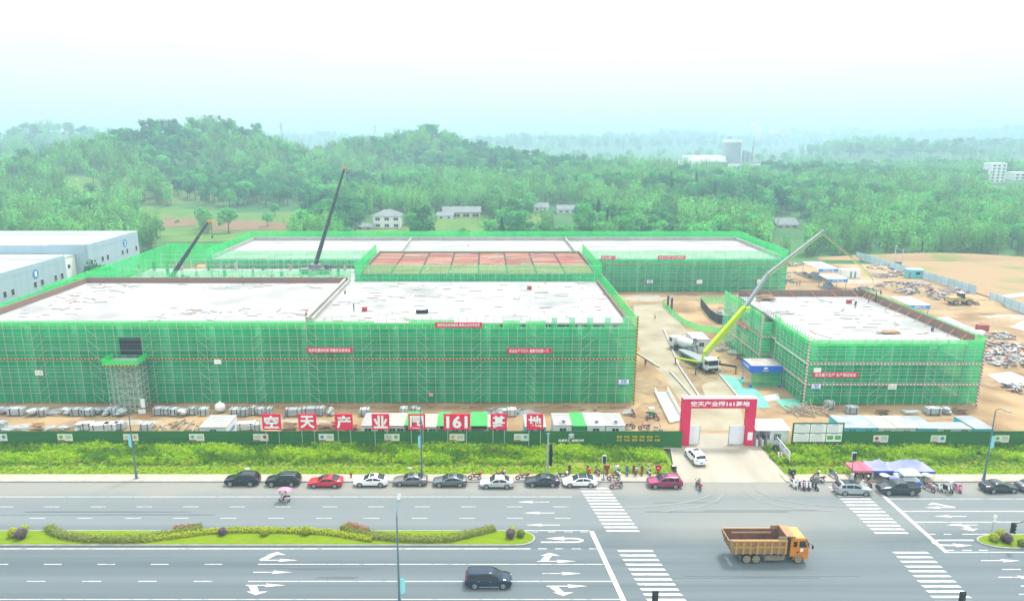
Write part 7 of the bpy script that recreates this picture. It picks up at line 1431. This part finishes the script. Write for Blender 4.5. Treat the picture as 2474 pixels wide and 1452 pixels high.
def weeds():
    r = random.Random(5); pts = []
    for x0, x1, n in ((-80, 27, 9500), (42.6, 108, 5600)):
        for i in range(n):
            x = r.uniform(x0, x1); y = r.uniform(93.2, 100.2); f = (y-93.2)/7; n_ = math.sin(x*.23+y*.5)*math.sin(x*.11-y*.9+1)+.4*math.sin(x*.71+y)
            if x > 26.9 - .2*(y-93) and x < 27.5: continue
            if 9 < x < 27.5 and y < 95.4 and r.random() < .75: continue
            if f < .12 and r.random() < .6: continue
            h = .38 + .42*f + .16*n_ if f > .18 else .3
            if x < 0 and .35 < f: h += .12
            if n_ > .25: k = r.choice((3, 0, 0, 5))
            elif n_ > -.3: k = r.choice((0, 1, 3, 4, 5, 6))
            else: k = r.choice((4, 1, 2, 1, 4, 7))
            if f < .25: k = r.choice((6, 7, 6, 2, 1, 0))
            pts.append((x, y, .07, r.uniform(0, 6.28), max(h, .3)*r.uniform(.8, 1.3), k))
    for x0, x1, n in ((-80, 27, 2000), (42.6, 108, 1200)):
        for i in range(n): pts.append((r.uniform(x0, x1), r.uniform(91.7, 93.6), .1, r.uniform(0, 6.28), r.uniform(.14, .32), r.choice((0, 0, 1, 6))))
    return pts
scatter('weeds', 'tall lime green weeds covering the verge before the fence', weeds(), wl)
# ---- hedges and round shrubs on the island
H_OL = leafmat('hedge_olive', (.18, .24, .045), (.25, .29, .055), .1, .3, 2.); H_YE = leafmat('hedge_yellow', (.31, .39, .012), (.39, .42, .018), .1, .3, 2.); H_RE = leafmat('hedge_red', (.38, .15, .10), (.30, .20, .08), .1, .3, 2.); H_PU = leafmat('shrub_purple', (.13, .08, .14), (.17, .11, .15), .1, .3, 3.)
def hedge(pts, wdt, h, mt, lb, seed, dens=120, alt=None):
    r = random.Random(seed); ps = [P(x, y, .2) for x, y in pts]; mb = MB(); o0 = ps[0]
    fine = []
    for i in range(len(ps)-1):
        a, b = ps[max(i-1, 0)], ps[i]; c, d = ps[i+1], ps[min(i+2, len(ps)-1)]
        for k in range(8): t_ = k/8; fine.append(.5*((2*b)+(c-a)*t_+(2*a-5*b+4*c-d)*t_**2+(3*b-a-3*c+d)*t_**3))
    fine.append(ps[-1]); tot = sum((q-p).length for p, q in zip(fine, fine[1:]))
    for p, q in zip(fine, fine[1:]):
        d = q-p; s = d.cross(Vector((0, 0, 1))).normalized() if d.length > 1e-6 else Vector((0, 1, 0))
        for i in range(int(d.length*dens)+1):
            a = r.uniform(0, pi); k = r.uniform(.78, 1.2); c = p + d*r.random() + s*math.cos(a)*wdt/2*k + Vector((0, 0, max(math.sin(a), .05)**.6*h*k)) - o0; leaf_quad(mb, c, r.uniform(.07, .15), r, 0 if not alt or r.random() < .8 else 1, .5, .6, s*math.cos(a)+Vector((0, 0, math.sin(a))))
    core = []
    for i in range(0, len(fine), 2):
        p = fine[i]; d = (fine[min(i+1, len(fine)-1)]-fine[max(i-1, 0)]); s = d.cross(Vector((0, 0, 1))).normalized(); core.append([p - o0 + s*math.cos(a)*wdt*.4 + Vector((0, 0, math.sin(a)*h*.8)) for a in [pi*k/6 for k in range(7)]])
    t = thing('hedge', lb, 'hedge', o0, 0, 'clipped hedges on the median island'); mb.build('foliage', [mt, alt or mt], t); MB().loft(core).build('inner_growth', mat('hedge_core', (.13, .14, .03), .95), t); return t
hedge([(118, 1276), (135, 1290), (190, 1302), (270, 1306), (345, 1304), (400, 1294), (490, 1276)], 1.2, .6, H_OL, 'olive hedge curving across the left part of the median', 1)
hedge([(345, 1307), (430, 1296), (500, 1287), (580, 1283), (700, 1284), (790, 1288), (850, 1297), (900, 1306)], .85, .5, H_YE, 'yellow-green hedge waving along the middle of the median', 2)
hedge([(826, 1277), (870, 1288), (920, 1299), (1000, 1305), (1080, 1304), (1130, 1294), (1195, 1278)], 1.15, .6, H_OL, 'olive hedge curving across the right part of the median', 3)
hedge([(420, 1281), (450, 1278), (480, 1276)], .7, .55, H_RE, 'short reddish hedge on the left part of the median', 4, 150); hedge([(838, 1276), (862, 1281), (890, 1290)], 1.0, .8, H_RE, 'short reddish hedge behind the near lamp post', 5, 150)
for i, (px, py, r0_, mt, lb) in enumerate([(33, 1296, .75, H_YE, 'round yellow-green shrub at the left edge of the median'), (52, 1300, .85, H_PU, 'round purple shrub at the left edge of the median'), (60, 1284, .55, H_YE, 'small yellow shrub behind the purple one on the median'), (538, 1291, .6, H_PU, 'purple shrub standing in the yellow hedge'), (640, 1292, .65, H_YE, 'yellow-green round shrub in the middle of the median'), (740, 1290, .7, H_YE, 'bright yellow ball shrub on the median'), (1233, 1298, .7, H_PU, 'purple shrub near the rounded tip of the median'), (1238, 1286, .5, H_YE, 'small yellow shrub behind the purple one at the median tip'), (1258, 1295, .6, H_OL, 'olive shrub nearest the rounded tip of the median'), (2400, 1306, .65, H_YE, 'yellow-green shrub at the tip of the right island'), (2418, 1300, .75, H_YE, 'bright yellow shrub in the middle of the right island shrubs'), (2432, 1310, .75, H_PU, 'purple shrub on the right island'), (2468, 1318, .55, H_OL, 'olive shrub at the right edge of the island')]):
    c = P(px, py, .18); r_ = r0_*.82; r = random.Random(700+i); mb = MB(); t = thing('round_shrub', lb, 'shrub', c, 0, 'round shrubs on the islands')
    for k in range(520):
        d = Vector((r.gauss(0, 1), r.gauss(0, 1), r.gauss(0, 1))).normalized()*r_*r.uniform(.75, 1.05); leaf_quad(mb, (d.x, d.y, r_*.95+d.z*.9), r.uniform(.06, .12), r, out=d)
    mb.build('foliage', mt, t); MB().ell((0, 0, r_*.95), r_*.72, r_*.72, r_*.7, 8, 6).build('inner_growth', _mat['hedge_core'], t); rod('stem', (0, 0, -.05), (0, 0, r_*.6), .05, BARK, t)
# ================================================================== far buildings, poles, haze
M_HW = mat('house_white', (.78, .78, .75), .8); M_HY = mat('house_cream', (.52, .48, .36), .8); M_TILE = mat('grey_tile_roof', (.20, .22, .23), .8, col2=(.15, .165, .17), scale=.8)
def house(px, py, wpx, hpx, dep, lb, wall, roofh=.35, storeys=1, wins=3, gable=False, minY=None, name='house'):
    c = onhill(px, py); Y = c.y; s = (Y*CT + (HC-c.z)*ST)/F; L = wpx*s; Hh = hpx*s; t = thing(name, lb, 'house', (c.x-L/2, Y, c.z-.3)); wh = Hh*(1-roofh)
    MB().bx(0, L, 0, dep, 0, wh).build('wall', wall, t); o = .5; rh = Hh*roofh
    if gable: MB().add([(-o, -o, wh), (L+o, -o, wh), (L+o, dep+o, wh), (-o, dep+o, wh), (-o, dep/2, wh+rh), (L+o, dep/2, wh+rh)], [(0, 1, 5, 4), (2, 3, 4, 5), (0, 4, 3), (1, 2, 5), (0, 3, 2, 1)]).build('roof', M_TILE, t)
    else: MB().add([(-o, -o, wh), (L+o, -o, wh), (L+o, dep+o, wh), (-o, dep+o, wh), (L*.35, dep/2, wh+rh), (L*.65, dep/2, wh+rh)], [(0, 1, 5, 4), (2, 3, 4, 5), (0, 4, 3), (1, 2, 5), (0, 3, 2, 1)]).build('roof', M_TILE, t)
    for q in range(storeys):
        for k in range(wins):
            x = L*(k+.5)/wins; z0 = wh*(q+.3)/storeys; w_ = MB().bx(x-L*.08, x+L*.08, -.05, 0, z0, z0+wh/storeys*.45).build('window', GLASS, t); slab('window_frame', x-.05, x+.05, -.09, -.05, z0, z0+wh/storeys*.45, M_HW, w_)
    if storeys > 1: slab('floor_band', -.1, L+.1, -.12, 0, wh*.48, wh*.52, M_HW, t)
    return t
house(935, 553, 66, 44, 11, 'two-storey white house with grey hip roof before the woods', M_HW, .3, 2, 3); house(880, 556, 42, 16, 8, 'low lean-to left of the two-storey white house', M_HY, .45, 1, 2, True)
house(1115, 528, 90, 28, 10, 'long low cream house with grey gable roof before the woods', M_HY, .42, 1, 4, True); house(1075, 530, 38, 17, 8, 'low annex at left of the long cream house', M_HW, .45, 1, 2, True)
house(1097, 490, 17, 24, 6, 'small cream tower house among trees on the slope', M_HY, .3, 1, 1); house(1307, 511, 36, 20, 8, 'grey roofed house half hidden in trees right of centre', M_HW, .5, 1, 2, True); house(1370, 516, 46, 20, 8, 'white house with dark roof half hidden in trees', M_HW, .5, 1, 3, True)
house(1902, 552, 52, 24, 10, 'dark grey tiled farmhouse among trees above the back building corner', M_HY, .6, 1, 3, True); house(1858, 545, 28, 18, 8, 'small grey roofed shed left of the tiled farmhouse', M_HY, .6, 1, 1, True); house(1728, 455, 44, 9, 8, 'low grey roof peeping out of the woods', M_HY, .7, 1, 2, True)
house(92, 372, 26, 9, 8, 'small pale house on the far left hill', M_HW, .4, 1, 3, True)
# ---- apartment blocks at right
def block(px0, px1, pyt, pyb, Y, storeys, cols, lb):
    a, b = PD(px0, pyb, Y), PD(px1, pyb, Y); z0 = hill((a.x+b.x)/2, Y)-.5; z1 = PD(px0, pyt, Y).z; L = b.x-a.x; t = thing('apartment_block', lb, 'building', (a.x, Y, z0), -.12, 'white apartment blocks on the right'); h = z1-z0
    MB().bx(0, L, 0, 12, 0, h).build('wall', WHITE, t); slab('parapet', -.15, L+.15, -.15, 12.1, h, h+.7, WHITE, t); st = (z1-PD(px0, pyb, Y).z)/storeys
    for q in range(storeys):
        for k in range(cols): x = L*(k+.5)/cols; z = h - st*(q+.8); slab('window', x-L/cols*.22, x+L/cols*.22, -.06, 0, z, z+st*.5, GLASS, t)
block(2391, 2424, 397, 441, 560, 6, 3, 'tall white apartment block standing in the woods on the right'); block(2449, 2486, 419, 441, 570, 3, 3, 'white apartment block cut off by the right edge')
# ---- factory with round tower
FYc = 820.; fb = lambda px: PD(px, 400, FYc)
z0 = hill(fb(1780).x, FYc)-.5; sf = (FYc*CT+(HC-z0)*ST)/F
def hz(py): return PD(1780, py, FYc).z
t = thing('factory', 'pale factory with round tower and long halls in the valley', 'factory', (fb(1780).x, FYc, z0))
M_FAC = mat('factory_pale', (.27, .30, .32), .7); X_ = lambda px: (px-1780)*sf
MB().tube((0, 20, 0), (0, 20, hz(345)-z0), 21*sf, 24).build('tower', M_FAC, t, 40); MB().tube((0, 20, hz(345)-z0), (0, 20, hz(337)-z0), 22.5*sf, 24).build('tower_cap', WHITE, t, 40); MB().bx(X_(1768), X_(1774), 16, 22, hz(338)-z0, hz(330)-z0).build('vent', M_FAC, t)
MB().bx(X_(1670), X_(1758), 8, 40, 0, hz(378)-z0).build('long_hall', WHITE, t); MB().bx(X_(1755), X_(1870), -6, 6, 0, hz(394)-z0).build('front_hall', WHITE, t); MB().bx(X_(1640), X_(1755), -2, 7.5, 0, hz(388)-z0).build('side_hall', WHITE, t); slab('hall_roof', X_(1700), X_(1872), -6.5, 6.5, hz(394)-z0, hz(391.5)-z0, M_TILE, t)
for k in range(9): slab('window', X_(1765+k*11.5), X_(1771+k*11.5), -6.1, -6.0, hz(407)-z0, hz(402)-z0, GLASS, t)
for k, px in enumerate((1805, 1815)): MB().bx(X_(px), X_(px+8), 12, 18, 0, hz(365+k*4)-z0).build('annex', M_FAC, t)
c = PD(1832, 395, FYc); t = thing('chimney', 'thin factory chimney with a white plume', 'chimney', (c.x, FYc+20, z0)); hh = PD(1832, 342, FYc+20).z - z0
for k in range(6): rod('band', (0, 0, hh*k/6), (0, 0, hh*(k+1)/6), 1.0-.08*k, M_FAC if k % 2 else mat('chimney_red', (.35, .12, .10), .8), t, 10)
M_SMK = bpy.data.materials.new('white_smoke'); M_SMK.use_nodes = True; n_ = M_SMK.node_tree.nodes; n_.remove(n_['Principled BSDF']); vo = n_.new('ShaderNodeVolumePrincipled'); vo.inputs['Density'].default_value = .12; vo.inputs['Color'].default_value = (.95, .95, .95, 1); M_SMK.node_tree.links.new(vo.outputs[0], n_['Material Output'].inputs['Volume'])
for nm, pts, lb in (('smoke', [(1832, 338, 3), (1831, 330, 4), (1827, 322, 5), (1828, 314, 5), (1822, 304, 4)], 'white smoke rising from the factory chimney'), ('smoke', [(1900, 326, 3.5), (1888, 325, 4), (1875, 322, 4), (1864, 322, 3.5)], 'low white smoke drifting right of the factory chimney')):
    mb = MB()
    for px, py, rr in pts: c = PD(px, py, FYc+40); mb.ell(tuple(c), rr*1.1, rr, rr*1.2, 10, 7)
    tag(mb.build(nm, M_SMK, None, 180), lb, None, None, 'stuff')
# ---- pylons and poles
def pylon(px, pyt, pyb, Y, lb):
    b = PD(px, pyb, Y); tp = PD(px, pyt, Y); h = tp.z-b.z; t = thing('pylon', lb, 'pylon', (b.x, Y, b.z), 0, 'pylons on the skyline'); w_ = h*.13; r_ = .16*Y/900
    for s in (-1, 1):
        for q in (-1, 1): rod('leg', (s*w_, q*w_, -6), (s*w_*.15, q*w_*.15, h), r_, STEEL, t, 4)
    for k in range(5): f = 1-.85*k/5; g_ = 1-.85*(k+1)/5; rod('lattice', (-w_*f, -w_*f, h*k/5), (w_*g_, -w_*g_, h*(k+1)/5), r_*.7, STEEL, t, 4); rod('lattice', (w_*f, -w_*f, h*k/5), (-w_*g_, -w_*g_, h*(k+1)/5), r_*.7, STEEL, t, 4)
    for z in (.72, .86): rod('crossarm', (-h*.16, 0, h*z), (h*.16, 0, h*z), r_, STEEL, t, 4)
pylon(680, 297, 322, 900, 'thin pylon on the skyline right of the left hill'); pylon(907, 301, 324, 900, 'thin pylon on the skyline left of the centre hill'); pylon(1185, 328, 352, 1000, 'pylon just right of the centre hill'); pylon(1235, 322, 362, 1000, 'taller faint pylon further right of the centre hill')
def upole(px, pyb, pyt, lb, on=True, arms=1):
    c = onhill(px, pyb) if on else P(px, pyb); h = PD(px, pyt, c.y).z-c.z; t = thing('utility_pole', lb, 'pole', c, 0, 'utility poles'); MB().cone((0, 0, -.5), (0, 0, h), .2, .14, 8).build('pole', mat('pale_concrete_pole', (.5, .5, .48), .7), t, 50)
    for k in range(arms): rod('crossarm', (-1, 0, h-.5-k), (1, 0, h-.5-k), .06, STEEL, t)
    return t
upole(252, 490, 463, 'pale utility pole on the terraced slope at left'); upole(1214, 542, 500, 'pale utility pole right of the long cream house'); upole(205, 470, 452, 'small pale pole in the left valley'); upole(965, 556, 535, 'thin pole right of the two-storey white house'); upole(2158, 650, 592, 'left one of two poles by the pale blue fence', False); upole(2176, 652, 602, 'right one of two poles by the pale blue fence', False)
c = P(2167, 652); t = thing('transformer', 'dark transformer box on a stand between two poles', 'transformer', c); slab('box', -1.0, 1.0, -.5, .5, 1.6, 2.9, mat('transformer_blue', (.05, .1, .15), .6), t)
for x in (-.9, .9): rod('leg', (x, 0, 0), (x, 0, 1.6), .1, mat('transformer_stand', (.45, .38, .1), .7), t)
# ---- haze
hm = bpy.data.materials.new('haze'); hm.use_nodes = True; n_ = hm.node_tree.nodes; n_.remove(n_['Principled BSDF']); vo = n_.new('ShaderNodeVolumePrincipled')
vo.inputs['Color'].default_value = (.53, .80, .92, 1); vo.inputs['Density'].default_value = .0007; vo.inputs['Anisotropy'].default_value = .0
hm.node_tree.links.new(vo.outputs[0], n_['Material Output'].inputs['Volume'])
tag(MB().bx(-4100, 5100, -500, 9100, -1.6, 78).build('haze', hm), 'pale blue haze over the whole valley', None, None, 'stuff')
